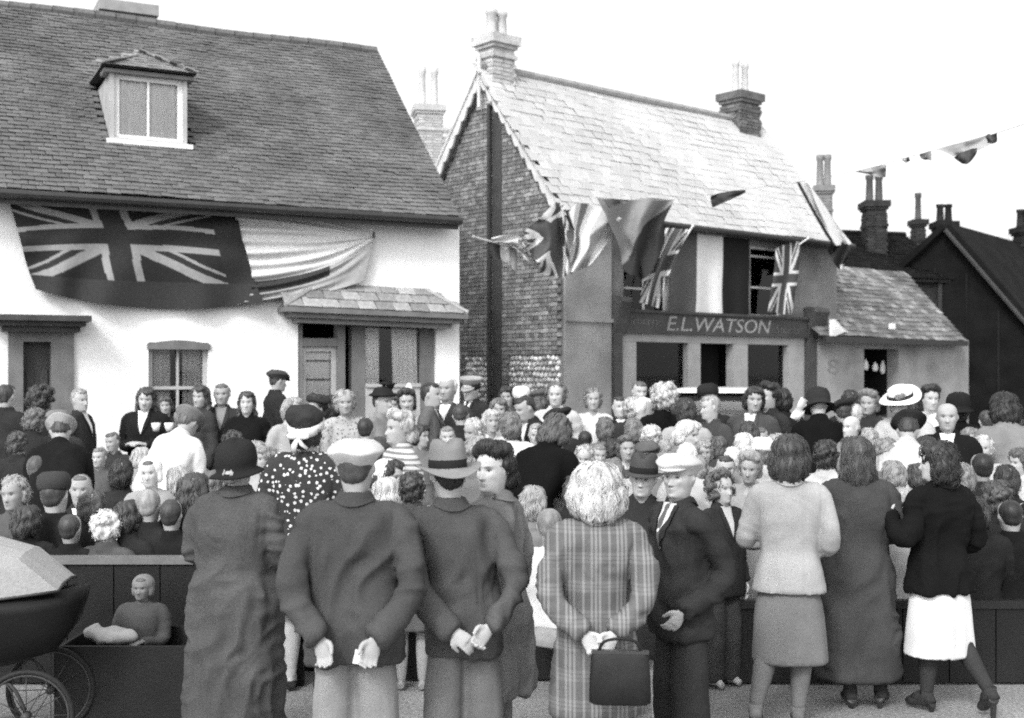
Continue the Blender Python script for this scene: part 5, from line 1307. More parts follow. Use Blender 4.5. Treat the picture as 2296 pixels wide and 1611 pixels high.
def top_mesh(kind, P):
    def f():
        rows, kw = {'jacket': (JACKET, dict(drop=.05, collar=1)), 'coat': (COAT, dict(drop=.05, collar=1)), 'wjacket': (WJACKET, dict(drop=.06, collar=1)), 'wcoat': (WCOAT, dict(drop=.06, collar=1)), 'blouse': (BLOUSE, dict(drop=.07, sleeve=(.074, .066, .058, .05), cut=.12)), 'jersey': (BLOUSE, dict(drop=.02, sleeve=(.076, .064, .054, .046)))}[kind]
        if P[0] == 'T' and rows in (COAT, WCOAT): rows = [r for r in rows if r[0] > .8]
        if (kind, P[0]) not in RAW: RAW[(kind, P[0])] = garment(rows, ARMP[P[0]], .017, seed=len(kind) + ord(P[0]), wr_amp=.010, **kw)
        V, F = RAW[(kind, P[0])]; return mk(kind, (posed(V, P, False), F))
    return tmesh((kind, P), f)
def front_patch(VF, rows_, off):
    V, F = VF; bt = BVHTree.FromPolygons([tuple(v) for v in V], [tuple(f) for f in F]); P_ = []; n = len(rows_[0])
    for r_ in rows_:
        for x, z in r_:
            h = bt.ray_cast(Vector((x, -.6, z)), Vector((0, 1, 0)))
            P_.append((x, (h[0].y if h[0] is not None else -.05) - off, z))
    Fq = [(a * n + b, (a + 1) * n + b, (a + 1) * n + b + 1, a * n + b + 1) for a in range(len(rows_) - 1) for b in range(n - 1)]
    return np.array(P_), Fq
def collar_rows(w=1.0, n=15, m=6): return [[((2 * u - 1) * (.062 + .028 * v) * w, 1.478 - .054 * v * (1 - .45 * abs(2 * u - 1) ** 2)) for u in np.linspace(0, 1, n)] for v in np.linspace(0, 1, m)]
def back_patch(VF, rows_, off):
    V, F = VF; W = np.array(V) * [1, -1, 1]; P_, Fq = front_patch((W, F), rows_, 0); n = len(rows_[0]); k = np.repeat(np.linspace(0, 1, len(rows_)), n)
    P_[:, 1] = -P_[:, 1] + off * (.35 + .65 * k); N = len(P_); IN = P_.copy(); IN[:, 1] -= .5 * off + .004
    rim = [(i, i + 1, N + i + 1, N + i) for i in range(N - n, N - 1)]
    return np.concatenate([P_, IN]), [tuple(f) for f in Fq] + rim
def v_rows(z0=1.452, z1=1.20, w0=.056, n=9, m=14): return [[(-(w0 * (1 - v) ** .85 + .002) + 2 * (w0 * (1 - v) ** .85 + .002) * u, z0 + (z1 - z0) * v) for u in np.linspace(0, 1, n)] for v in np.linspace(0, 1, m)]
def lapel_rows(s, z0=1.445, z1=1.20, w0=.056, m=12): return [[(s * (w0 * (1 - v) ** .85 + u * (.006 + .034 * min(1, 3.0 * (1 - v)) * min(1, .35 + 2 * v))), z0 + (z1 - z0) * v) for u in ((0, .5, 1) if s < 0 else (1, .5, 0))][::-1] for v in np.linspace(0, 1, m)]
def tie_rows(): return [[(-w, z), (0, z), (w, z)] for z, w in ((1.446, .012), (1.43, .020), (1.412, .013), (1.36, .020), (1.28, .026), (1.215, .020))]
RAW = {}
def shirt_mesh(kind, P):
    def f():
        V, F = front_patch(RAW[(kind, P[0])], v_rows(), .004); return mk('shirt', (posed(V, P, False), F))
    return tmesh(('shirt', kind, P), f)
def lapel_mesh(kind, P, s):
    def f():
        V, F = front_patch(RAW[(kind, P[0])], lapel_rows(s), .012); return mk('lapel', (posed(V, P, False), F))
    return tmesh(('lapel', kind, P, s), f)
def tie_mesh(kind, P):
    def f():
        V, F = front_patch(RAW[(kind, P[0])], tie_rows(), .010); return mk('tie', (posed(V, P, False), F))
    return tmesh(('tie', kind, P), f)
def low_mesh(kind, P):
    def f():
        if kind == 'skirt': V, F = seat_skirt() if P[0] == 'T' else skirt_geo(SKIRT)
        else: V, F = trousers_geo(P[0] == 'T')
        return mk(kind, (posed(V, P, False), F))
    return tmesh((kind, P), f)
def hair_mesh(style, P, seed=1):
    def f():
        kw = {'curly': dict(wave=1.2, locks=150, length=.06, fly=.006), 'mop': dict(wave=1.2, locks=200, length=.07, fly=.008), 'short': dict(wave=.15, locks=60, length=.05, fly=.002, amp=.003), 'crop': dict(wave=.1, locks=0, amp=.002), 'bald': dict(wave=.1, locks=0, amp=.002), 'roll': dict(wave=.6, locks=110, length=.06), 'bun': dict(wave=.3, locks=80, length=.06)}.get(style, dict(wave=.6, locks=130, length=.11, amp=.010))
        V, F = tmesh(('rawhair', style, seed), lambda: hair_geo(style, seed + 11, **kw)); return mk('hair', (posed(V, P), F))
    return tmesh(('hair', style, P, seed), f)
def hat_meshes(kind, P): return tmesh(('hat', kind, P), lambda: [(n, mk(n, (posed(np.array([tuple(p) for p in V], float), P), [tuple(f) for f in F]))) for n, V, F in hat_parts(kind)])
def head_top(P, hat):
    z = 1.712 if not hat else {'flat_cap': 1.722, 'officer_cap': 1.722, 'fedora': 1.765, 'felt': 1.757, 'cloche': 1.74, 'beret': 1.745, 'brim': 1.735, 'round': 1.76, 'pointed': 1.87, 'feather': 1.78, 'bonnet': 1.725, 'scarf': 1.745}[hat]
    return posed(np.array([[0, .01, z]]), P)[0]

def add_part(root, name, me, m):
    o = bpy.data.objects.new(name, me); COL.objects.link(o); o.parent = root
    if len(me.materials) == 0: me.materials.append(m)
    o.material_slots[0].link = 'OBJECT'; o.material_slots[0].material = m
    return o

def on_pavement(p):
    for fr, t0, t1, o1 in ((fW, -10.4, .6, 1.7), (fS, -.3, SL + .2, 1.5), (fL, 0, LL, 1.2)):
        q = p - fr.O; t, o = q.dot(fr.d), q.dot(fr.n)
        if t0 < t < t1 and o < o1: return .12
    return 0.0

CROWD = 'people at the street party'
def person(x, top, D, face, P, hair, htone, hat, hattone, topk, ttone, low, lowtone, label, skin=.42, shirt=None, tie=None, sx=1.0, zb=None, hseed=0, head=''):
    """x, top: where the top of the head shows (1024-wide picture); D: distance along the view. The figure is scaled to stand on the ground there."""
    p = at(x, top, D); zb = on_pavement(p) if zb is None else zb
    ht = head_top(P, hat); s = (p.z - zb) / ht[2]
    if head: P = P[0] + head
    ht = head_top(P, hat); s = (p.z - zb) / ht[2]
    yaw = R(face - HV[P[1:]][0]); off = Vector((ht[0] * math.cos(yaw) - ht[1] * math.sin(yaw), ht[0] * math.sin(yaw) + ht[1] * math.cos(yaw), 0)) * s
    root = thing('person', label, 'person', (p.x - off.x, p.y - off.y, zb), CROWD, yaw); root.scale = (s * sx, s * sx, s)
    add_part(root, 'body', body_mesh(P), M_skin(skin))
    if hair: add_part(root, 'hair', hair_mesh(hair, P, hseed), M_hair(htone))
    add_part(root, topk, top_mesh(topk, P), ttone if not isinstance(ttone, float) else cloth(ttone))
    if shirt is not None:
        tm_ = ttone if not isinstance(ttone, float) else cloth(ttone); add_part(root, 'shirt', shirt_mesh(topk, P), cloth(shirt))
        if topk != 'jersey':
            for s_ in (-1, 1): add_part(root, 'lapel', lapel_mesh(topk, P, s_), tm_)
    if tie is not None: add_part(root, 'tie', tie_mesh(topk, P), cloth(tie))
    if low: add_part(root, low, low_mesh(low, P), cloth(lowtone))
    if hat:
        hp = None
        for n, me in hat_meshes(hat, P):
            o = add_part(hp or root, 'hat' if hp is None else 'hat_' + n, me, cloth(hattone if n in ('crown', 'turban', 'peak', 'feather') else (.03 if hattone > .08 else .25)))
            hp = hp or o
    return root
# ------------------------------------------------------------------ the crowd, one by one (picture position, distance, facing ...)
def clothes_pattern(name, v, v2, kind):
    if name in MATS: return MATS[name]
    m = mat(name, v, var=.12, scale=5, fine=.12, fscale=140, rough=.95, spec=.08, bump=.12, bscale=160)
    N, L = m.node_tree.nodes, m.node_tree.links; b = N['Principled BSDF']; src = b.inputs['Base Color'].links[0].from_socket
    tc = [n for n in N if n.type == 'TEX_COORD'][0]
    def math_(op, a, c=None, d=None):
        x = N.new('ShaderNodeMath'); x.operation = op
        for i, s in enumerate((a, c, d)):
            if s is None: continue
            if isinstance(s, (int, float)): x.inputs[i].default_value = s
            else: L.new(s, x.inputs[i])
        return x.outputs[0]
    if kind == 'dots':
        v3 = N.new('ShaderNodeTexVoronoi'); v3.inputs['Scale'].default_value = 30; v3.inputs['Randomness'].default_value = .85; L.new(tc.outputs['Object'], v3.inputs['Vector'])
        nz = N.new('ShaderNodeTexNoise'); nz.inputs['Scale'].default_value = 70; L.new(tc.outputs['Object'], nz.inputs[0])
        f = math_('LESS_THAN', math_('ADD', v3.outputs['Distance'], math_('MULTIPLY', math_('SUBTRACT', nz.outputs[0], .5), .35)), .30)
    else:
        sp = N.new('ShaderNodeSeparateXYZ'); L.new(tc.outputs['Object'], sp.inputs[0])
        def lines(sock, period, offs, w):
            fr = math_('FRACT', math_('ADD', math_('MULTIPLY', sock, 1.0 / period), 50.27)); tot = None
            for o in offs:
                l = math_('LESS_THAN', math_('ABSOLUTE', math_('SUBTRACT', fr, o)), w); tot = l if tot is None else math_('ADD', tot, l)
            return tot
        if kind == 'plaid': f = math_('MINIMUM', math_('ADD', math_('MULTIPLY', lines(sp.outputs[0], .125, (.2, .36, .52, .84), .045), .62), math_('MULTIPLY', lines(sp.outputs[2], .14, (.2, .34, .48), .05), .20)), 1.0)
        elif kind == 'stripe': f = lines(sp.outputs[2], .04, (.5,), .22)
        else: f = lines(sp.outputs[0], .03, (.5,), .12)
    mx = N.new('ShaderNodeMix'); mx.data_type = 'FLOAT'; L.new(f, mx.inputs[0]); L.new(src, mx.inputs[2]); mx.inputs[3].default_value = v2
    L.new(mx.outputs[0], b.inputs['Base Color'])
    return m
M_mottle = clothes_pattern('mottled_print', .42, .16, 'dots')
M_stripe = clothes_pattern('striped_cloth', .55, .2, 'stripe')
J, C, W, WC, B, JE = 'jacket', 'coat', 'wjacket', 'wcoat', 'blouse', 'jersey'
T_, S_ = 'trousers', 'skirt'
N_ = None
CR = [
 # along the white house
 (6, 384, 13.0, 165, 'S', 'short', .05, N_, 0, J, .05, T_, .05, 'person in dark clothes at the left picture edge by the dark doorway', {}),
 (41, 388, 12.4, 172, 'S', 'mop', .045, N_, 0, WC, .035, S_, .04, 'woman with thick dark curls seen from behind before the dark doorway', {}),
 (79, 388, 13.2, 60, 'S', 'short', .26, N_, 0, J, .055, T_, .05, 'fair haired person in dark jacket and wide white collar by the doorway', dict(shirt=.8)),
 (36, 409, 11.3, 178, 'L', 'curly', .13, N_, 0, WC, .045, S_, .04, 'brown curly head just below the thick dark curls at far left', {}),
 (58, 409, 11.7, -160, 'S', 'short', .05, 'flat_cap', .16, J, .08, T_, .06, 'man in darker flat cap behind the pale flat cap at left', {}),
 (62, 418, 10.0, -165, 'B', 'short', .05, 'flat_cap', .30, C, .02, T_, .03, 'broad man in black coat and pale flat cap leaning over the left table', {}),
 (147, 387, 13.6, 4, 'F', 'long', .06, N_, 0, WC, .028, S_, .04, 'long haired woman in dark coat holding a white cup by the window', dict(shirt=.8)),
 (165, 396, 14.5, 8, 'S', 'bob', .08, N_, 0, W, .06, S_, .05, 'woman half hidden between the cup holder and the window bars', {}),
 (201, 385, 13.9, -18, 'S', 'long', .07, N_, 0, WC, .08, S_, .06, 'long haired woman smiling before the right half of the window', {}),
 (222, 383, 14.1, 6, 'S', 'short', .12, N_, 0, J, .07, T_, .06, 'bare headed man with open collar against the white wall', dict(shirt=.25)),
 (247, 391, 13.2, 6, 'S', 'long', .055, N_, 0, WC, .018, S_, .03, 'woman with dark shoulder length waves and black coat facing the camera', {}),
 (279, 370, 13.9, 128, 'S', 'short', .05, 'flat_cap', .05, C, .045, T_, .04, 'tall man in dark cap and greatcoat turned away above the crowd', dict(zb=.34)),
 (184, 410, 12.0, 40, 'S', 'bob', .1, 'round', .22, WC, .22, S_, .2, 'figure in a grey felt hat just left of the white coated man', {}),
 (196, 410, 10.6, 160, 'B', 'short', .1, 'flat_cap', .17, C, .84, T_, .1, 'man in white coat and flat cap stooping over the table', {}),
 (292, 397, 12.3, 40, 'F', 'bob', .42, N_, 0, WC, .45, S_, .4, 'fair woman in a pale coat just behind the dark turban', {}),
 (318, 393, 13.3, -45, 'S', 'roll', .03, 'beret', .03, WC, .40, S_, .3, 'woman in dark beret and pale coat by the glazed door', {}),
 (332, 396, 13.9, 170, 'S', 'full', .025, N_, 0, WC, .05, S_, .05, 'dark bushy head seen from behind beside the laughing fair woman', {}),
 (344, 390, 12.7, 14, 'S', 'curly', .42, N_, 0, B, M_mottle, S_, .35, 'laughing fair woman in a mottled pale dress', {}),
 (365, 417, 10.8, 178, 'S', 'crop', .03, N_, 0, J, .08, T_, .05, 'round dark cropped head seen from behind above the pale cap', {}),
 (380, 435, 9.8, 170, 'T', 'crop', .04, N_, 0, J, .05, T_, .05, 'dark head low down between the cropped head and the striped jacket', {}),
 (382, 383, 12.8, 55, 'S', 'short', .05, 'feather', .02, WC, .26, S_, .2, 'woman in black feathered hat and pale grey coat', {}),
 (395, 393, 13.9, -5, 'S', 'bob', .05, N_, 0, WC, .08, S_, .06, 'dark woman half hidden behind the black feathered hat', {}),
 (406, 390, 13.3, 5, 'S', 'roll', .04, N_, 0, WC, .72, S_, .5, 'dark haired woman with a white shawl beside the feathered hat', {}),
 (409, 383, 14.6, 20, 'S', 'short', .08, 'pointed', .75, W, .3, S_, .2, 'person in a white pointed hat under the canopy window', {}),
 (430, 382, 12.7, 78, 'S', 'short', .03, N_, 0, J, .19, T_, .12, 'dark haired man in grey suit in profile under the canopy post', dict(shirt=.75, tie=.05)),
 (448, 376, 13.2, -22, 'S', 'short', .85, N_, 0, JE, .085, T_, .05, 'white haired clergyman in dark jersey and clerical collar', dict(shirt=.8, head='')),
 (471, 376, 14.0, -35, 'S', 'short', .05, 'officer_cap', .32, J, .05, T_, .05, 'man in a peaked uniform cap before the flint wall', dict(shirt=.7, tie=.04)),
 # in front of the gable and the pier
 (506, 386, 14.4, -8, 'S', 'bob', .035, N_, 0, W, .16, S_, .1, 'smiling dark haired woman at the foot of the drainpipe', {}),
 (499, 398, 13.3, 2, 'S', 'bob', .15, N_, 0, B, .3, S_, .2, 'brown haired child smiling below the woman at the drainpipe', {}),
 (491, 409, 11.6, 18, 'S', 'bob', .55, N_, 0, B, .72, S_, .6, 'fair child in white turned towards the bobbed girl', {}),
 (511, 412, 10.6, 176, 'S', 'bob', .15, N_, 0, B, .80, S_, .3, 'girl with a smooth brown bob and white blouse from behind', {}),
 (523, 396, 12.4, -60, 'L', 'short', .035, N_, 0, J, .04, T_, .04, 'dark suited man bowing his head beside the smooth brown bob', dict(shirt=.7)),
 (521, 386, 14.0, 30, 'S', 'short', .1, 'round', .78, W, .3, S_, .2, 'person in a round white hat against the flint panel', {}),
 (540, 388, 13.8, 160, 'S', 'bob', .1, 'beret', .09, WC, .3, S_, .2, 'person in a broad grey beret tilted beside the stone pier', {}),
 (556, 383, 13.4, -10, 'S', 'curly', .13, N_, 0, WC, .62, S_, .5, 'broad smiling woman in pale coat before the stone pier', {}),
 (593, 388, 13.6, 0, 'F', 'curly', .17, N_, 0, B, .76, S_, .5, 'woman in white eating with her hands at her mouth by the pier', {}),
 (557, 407, 11.2, 168, 'S', 'short', .05, 'beret', .025, WC, .04, S_, .04, 'dark beret just behind the stooping black coated woman', {}),
 (562, 419, 9.1, 150, 'B', 'full', .08, N_, 0, WC, .010, S_, .02, 'black coated woman stooping with brown hair hanging forward', {}),
 (537, 423, 11.0, 0, 'S', 'short', .3, N_, 0, B, .5, S_, .3, 'small child facing us left of the stooping black coat', {}),
 (585, 430, 12.0, 178, 'S', 'crop', .03, N_, 0, J, .1, T_, .08, 'small dark cropped head right of the stooping black coat', {}),
 (605, 417, 11.3, 172, 'S', 'bob', .12, N_, 0, W, .2, S_, .15, 'brown bobbed head from behind below the woman eating', {}),
 (473, 419, 10.8, -42, 'S', 'curly', .55, N_, 0, B, .6, S_, .5, 'curly fair girl turned left in front of the clergyman', {}),
 (447, 426, 11.8, 5, 'S', 'short', .2, N_, 0, J, .15, T_, .1, 'small boy facing us between grey suit and curly fair girl', {}),
 (421, 424, 11.2, 62, 'S', 'bob', .04, N_, 0, W, .22, S_, .2, 'dark bobbed girl turned right below the grey suited man', {}),
 (401, 412, 8.9, -62, 'F', 'roll', .5, N_, 0, W, M_stripe, S_, .4, 'fair woman with rolled hair in a pale striped jacket', {}),
 (478, 436, 8.6, 150, 'T', 'curly', .26, N_, 0, W, .2, S_, .2, 'greyish curly head just left of the woman looking back', dict(zb=.3)),
 (585, 446, 9.9, -10, 'S', 'curly', .52, N_, 0, B, .5, S_, .4, 'curly fair head above the plaid coat', {}),
 (569, 459, 9.0, 0, 'T', 'bob', .5, N_, 0, B, M_mottle, S_, .4, 'fair child in patterned frock right of the stooping black coat', {}),
 (600, 444, 10.6, 5, 'S', 'short', .2, N_, 0, B, .4, S_, .3, 'small face peering over the curly fair head', {}),
 (412, 472, 7.5, 176, 'S', 'curly', .045, N_, 0, W, .12, S_, .1, 'dark curly head between the pale cap and the felt hat', {}),
 (388, 458, 8.3, 60, 'T', 'bob', .05, 'bonnet', .7, W, .2, S_, .15, 'dark child in a white bonnet right of the pale cap', dict(zb=.15)),
 (386, 477, 7.8, 165, 'T', 'bob', .65, N_, 0, B, .7, S_, .4, 'white fair head low beside the pale cap', {}),
 (534, 486, 8.2, 170, 'T', 'bob', .38, N_, 0, W, .3, S_, .2, 'fair bobbed head right of the woman looking back', {}),
 (549, 507, 7.35, 172, 'T', 'crop', .2, N_, 0, B, .82, T_, .05, 'boy in white shirt from behind between grey coat and plaid', {}),
 # before the shop
 (619, 396, 13.6, 14, 'S', 'short', .04, N_, 0, J, .035, T_, .03, 'dark haired youth in dark suit by the shop pilaster', dict(shirt=.75)),
 (633, 397, 13.0, 175, 'S', 'curly', .5, N_, 0, WC, .06, S_, .05, 'fair curly head beside the white haired profile', {}),
 (646, 397, 12.2, 88, 'S', 'short', .82, N_, 0, J, .04, T_, .04, 'white haired old man in profile before the shop window', dict(shirt=.6)),
 (665, 385, 12.0, 175, 'S', 'mop', .55, N_, 0, WC, .012, S_, .02, 'woman with a cloud of fair curls and black coat', {}),
 (640, 381, 15.4, 12, 'S', 'short', .1, N_, 0, J, .06, T_, .05, 'dim man close to the left shop window', dict(shirt=.4)),
 (658, 387, 15.6, -10, 'S', 'bob', .08, N_, 0, W, .06, S_, .05, 'dim woman close to the shop window behind the curls', {}),
 (686, 398, 11.6, 172, 'S', 'bob', .04, N_, 0, B, .45, S_, .3, 'dark bobbed girl with pale yoke in front of the car', {}),
 (707, 384, 12.9, 178, 'S', 'short', .05, 'round', .02, C, .04, T_, .04, 'person in a black hat seen from behind at the car', {}),
 (710, 395, 12.0, -75, 'S', 'short', .36, N_, 0, J, .11, T_, .08, 'grey haired man in a worn jacket beside the car', {}),
 (755, 386, 12.2, -4, 'F', 'bob', .03, N_, 0, W, .12, S_, .1, 'smiling woman in grey jacket over white blouse near the car', dict(shirt=.8)),
 (770, 384, 12.6, -62, 'S', 'roll', .02, N_, 0, WC, .06, S_, .05, 'dark woman in profile leaning to the smiling grey jacket', {}),
 (783, 388, 13.4, 175, 'S', 'bob', .02, N_, 0, WC, .03, S_, .03, 'dark head behind the woman in profile near the car', {}),
 (689, 420, 9.8, 52, 'S', 'bob', .72, N_, 0, W, .2, S_, .2, 'very fair girl looking right in the middle of the crowd', {}),
 (652, 425, 10.6, 172, 'S', 'curly', .62, N_, 0, WC, .2, S_, .15, 'fair wavy head from behind below the white haired profile', {}),
 (633, 418, 11.2, 176, 'S', 'bob', .16, N_, 0, WC, .05, S_, .05, 'brown bobbed head from behind below the fair curly head', {}),
 (627, 437, 10.4, 4, 'S', 'roll', .1, N_, 0, B, .75, S_, .5, 'beaming girl in white above the woman in the felt hat', {}),
 (612, 439, 10.9, 178, 'S', 'bob', .04, N_, 0, W, .06, S_, .06, 'dark head left of the beaming girl in white', {}),
 (647, 441, 10.0, -30, 'S', 'short', .1, 'flat_cap', .10, J, .12, T_, .1, 'boy in brown cap right of the beaming girl in white', {}),
 (667, 440, 10.1, 176, 'S', 'bob', .28, N_, 0, W, .25, S_, .2, 'greyish head between the brown cap and the very fair girl', {}),
 (686, 442, 8.0, 178, 'S', 'short', .75, N_, 0, B, .5, S_, .3, 'white head straight above the old man\'s pale cap', {}),
 (703, 441, 10.2, 0, 'S', 'bob', .3, N_, 0, B, .55, S_, .3, 'child holding flowers right of the very fair girl', {}),
 (719, 436, 10.6, 178, 'S', 'bob', .08, N_, 0, W, .1, S_, .1, 'brown head below the worn jacket by the car', {}),
 (748, 421, 10.6, 176, 'S', 'bob', .05, N_, 0, W, .1, S_, .1, 'dark bobbed head below the smiling grey jacket', {}),
 (760, 427, 11.0, -20, 'S', 'short', .1, N_, 0, J, .12, T_, .1, 'small face below the woman in profile near the car', {}),
 (744, 433, 9.6, 178, 'S', 'bob', .70, N_, 0, B, .5, S_, .4, 'bright blonde bob from behind left of the light suit', {}),
 (733, 446, 9.0, 176, 'S', 'short', .74, N_, 0, J, .3, T_, .2, 'bright cropped head below the blonde bob', {}),
 (725, 455, 8.7, 0, 'S', 'short', .05, N_, 0, J, .1, T_, .1, 'dark haired boy grinning left of the light suit', {}),
 (751, 453, 8.3, -22, 'S', 'roll', .28, N_, 0, B, .35, S_, .3, 'girl with side curls staring at us left of the light suit', {}),
 (763, 437, 9.6, 174, 'S', 'bob', .12, 'round', .78, W, .2, S_, .2, 'child in a white cap beside the bright blonde bob', {}),
 (776, 434, 9.7, 176, 'S', 'curly', .3, N_, 0, W, .2, S_, .2, 'grey curly head behind the woman in light suit', {}),
 (721, 473, 7.6, 32, 'S', 'mop', .09, N_, 0, J, .05, T_, .05, 'curly haired boy in dark coat right of the old man', dict(shirt=.5)),
 (633, 478, 7.9, 170, 'T', 'bob', .45, N_, 0, B, .6, S_, .4, 'fair head beside the blonde woman\'s hair', {}),
 (641, 502, 7.5, 175, 'T', 'curly', .75, N_, 0, B, .7, S_, .4, 'white curly head low behind the plaid coat', {}),
 (698, 455, 9.0, 176, 'S', 'bob', .25, N_, 0, B, .4, S_, .3, 'light brown bob close to the old man\'s ear', {}),
 (664, 452, 9.4, 10, 'S', 'short', .18, N_, 0, J, .2, T_, .1, 'boy facing us above the felt hatted woman', {}),
 (612, 458, 8.9, 175, 'T', 'bob', .14, N_, 0, W, .12, S_, .1, 'brown head just above the blonde woman\'s hair', {}),
 # right side
 (817, 388, 11.6, 176, 'L', 'short', .35, 'dark_beret' if False else 'cloche', .03, WC, .012, S_, .02, 'woman in black hat and coat waving a white cloth', {}),
 (841, 398, 12.2, 178, 'S', 'short', .05, 'beret', .02, WC, .03, S_, .03, 'flat black beret right of the woman waving', {}),
 (851, 390, 13.4, 160, 'S', 'bob', .03, N_, 0, WC, .04, S_, .04, 'dark bobbed head before the rendered outbuilding wall', {}),
 (869, 391, 13.0, -32, 'S', 'roll', .16, N_, 0, WC, .06, S_, .05, 'brown haired woman looking left under the dark opening', {}),
 (854, 403, 12.2, 178, 'S', 'short', .6, N_, 0, J, .1, T_, .1, 'pale haired head under the dark bobbed head', {}),
 (852, 415, 11.2, -60, 'S', 'bald', .3, N_, 0, B, .3, S_, .2, 'bald headed infant right of the black coat', dict(skin=.5)),
 (899, 386, 11.0, -42, 'L', 'bob', .2, 'brim', .8, B, .55, S_, .5, 'woman in a big white brimmed hat leaning left', {}),
 (921, 391, 13.3, 170, 'S', 'bob', .03, N_, 0, WC, .03, S_, .03, 'dark head between the white brim and white blouse', {}),
 (931, 386, 12.8, 2, 'S', 'roll', .025, N_, 0, B, .84, S_, .04, 'woman in bright white blouse with dark hair piled up', {}),
 (947, 402, 10.2, -18, 'S', 'bald', .4, N_, 0, J, .02, T_, .02, 'balding man in black suit looking down', dict(shirt=.8)),
 (958, 392, 11.4, 165, 'S', 'bob', .02, 'cloche', .015, WC, .014, S_, .02, 'person in black hat and coat beside the balding man', {}),
 (909, 415, 10.0, 158, 'B', 'short', .04, 'beret', .02, J, .55, S_, .2, 'person in black beret and pale jacket bending over', {}),
 (1003, 394, 10.6, 174, 'L', 'full', .02, N_, 0, W, .26, S_, .2, 'dark haired woman in grey jacket stooping at far right', {}),
 (971, 427, 10.6, 0, 'S', 'bob', .2, N_, 0, B, .3, S_, .2, 'brown haired child right of the balding man', {}),
 (983, 436, 10.2, -25, 'S', 'curly', .55, N_, 0, B, .55, S_, .3, 'fair child below the stooping grey jacket', {}),
 (982, 452, 9.4, 178, 'T', 'crop', .02, N_, 0, W, .05, S_, .05, 'black cropped head at the white table on the right', dict(zb=.12)),
 (1019, 448, 9.2, -70, 'S', 'bob', .1, N_, 0, B, .8, S_, .2, 'child in white at the right picture edge', {}),
 (1001, 426, 10.9, 170, 'S', 'short', .03, 'beret', .02, W, .06, S_, .05, 'black beret below the stooping grey jacket', {}),
 (1006, 465, 8.9, 160, 'T', 'bob', .03, N_, 0, W, .03, S_, .03, 'dark coated child at the right table edge', dict(zb=.12)),
 (826, 440, 8.5, 150, 'S', 'curly', .035, N_, 0, W, .6, S_, .3, 'dark curly woman in pale jacket between suit and dark coat', {}),
 (894, 461, 8.3, 172, 'S', 'bob', .22, N_, 0, W, .3, S_, .2, 'light brown parted head right of the dark coat', {}),
 (843, 487, 7.9, 176, 'T', 'bob', .5, N_, 0, B, .4, S_, .3, 'fair head low between suit and dark coat', {}),
 (907, 488, 7.8, 178, 'T', 'bob', .42, N_, 0, B, .5, S_, .3, 'fair head low between dark coat and black jacket', {}),
 (1009, 499, 8.0, 176, 'T', 'crop', .02, N_, 0, W, .02, S_, .02, 'black haired child in dark clothes at far right below the table', {}),
 (870, 428, 10.8, 178, 'S', 'bob', .3, N_, 0, B, .3, S_, .2, 'light brown head below the infant', {}),
 (886, 438, 9.8, 170, 'S', 'curly', .2, N_, 0, B, .35, S_, .2, 'curly head in front of the pale jacket bending over', {}),
 (926, 436, 9.7, 176, 'S', 'bob', .04, N_, 0, W, .05, S_, .05, 'dark head left of the black jacket\'s hair', {}),
 # left tables
 (13, 476, 8.5, -12, 'T', 'curly', .28, N_, 0, W, .16, S_, .15, 'fair haired child seated at the left picture edge', {}),
 (54, 471, 8.2, 178, 'T', 'crop', .05, 'round', .05, J, .03, T_, .03, 'child in a round dark cap seen from behind at left', {}),
 (81, 473, 8.9, 10, 'T', 'crop', .12, N_, 0, J, .05, T_, .05, 'boy in open white shirt and dark jacket facing us', dict(shirt=.85)),
 (121, 459, 9.4, 178, 'T', 'bob', .03, N_, 0, J, .06, T_, .05, 'round dark head beside the white bonneted girl', dict(zb=.12)),
 (141, 447, 10.3, 176, 'S', 'bob', .5, N_, 0, W, .4, S_, .3, 'grey white head above the bonneted girl', {}),
 (149, 456, 9.2, 0, 'T', 'crop', .1, 'bonnet', .82, B, .4, S_, .3, 'smiling girl in a white bonnet', dict(zb=.16, skin=.5)),
 (148, 488, 8.05, 178, 'T', 'crop', .36, N_, 0, J, .04, T_, .04, 'fair cropped boy in dark jacket from behind on the bench', {}),
 (193, 473, 8.15, 170, 'T', 'long', .06, N_, 0, W, .045, S_, .05, 'long dark haired girl beside the old woman in bell hat', {}),
 (178, 466, 9.3, -150, 'T', 'bob', .45, N_, 0, B, .4, S_, .3, 'fair child between the bonnet and the long dark hair', dict(zb=.1)),
 (107, 511, 7.9, 172, 'T', 'curly', .78, N_, 0, W, .14, S_, .15, 'white curly head from behind on the bench', {}),
 (28, 505, 7.9, 172, 'T', 'bob', .05, N_, 0, W, .04, S_, .04, 'dark head low behind the pram hood', {}),
 (255, 441, 9.6, 170, 'T', 'bob', .4, N_, 0, W, .35, S_, .3, 'pale fair head above the black bell hat', dict(zb=.2)),
 (266, 446, 9.4, -40, 'S', 'bob', .25, N_, 0, B, .45, S_, .3, 'child between the bell hat and the spotted dress', {}),
 (100, 447, 10.8, -10, 'S', 'short', .2, N_, 0, J, .18, T_, .1, 'boy behind the far left table with white plates', {}),
 (18, 432, 10.6, 168, 'S', 'curly', .07, N_, 0, W, .05, S_, .05, 'dark curly head at left behind the broad black coat', {}),
 (880, 470, 8.6, 176, 'T', 'crop', .1, N_, 0, J, .05, T_, .05, 'cropped brown head at the near right table behind the drab coat', dict(zb=.12)),
 (916, 463, 8.9, 170, 'S', 'bob', .05, N_, 0, W, .05, S_, .05, 'dark bob peeping out left of the black jacket', {}),
 (962, 463, 9.0, 178, 'T', 'bob', .18, N_, 0, W, .1, S_, .1, 'brown bob at the table just right of the black jacket', dict(zb=.12)),
 (996, 480, 8.5, 174, 'T', 'curly', .06, N_, 0, W, .04, S_, .04, 'dark curls at the table right of the brown bob', {}),
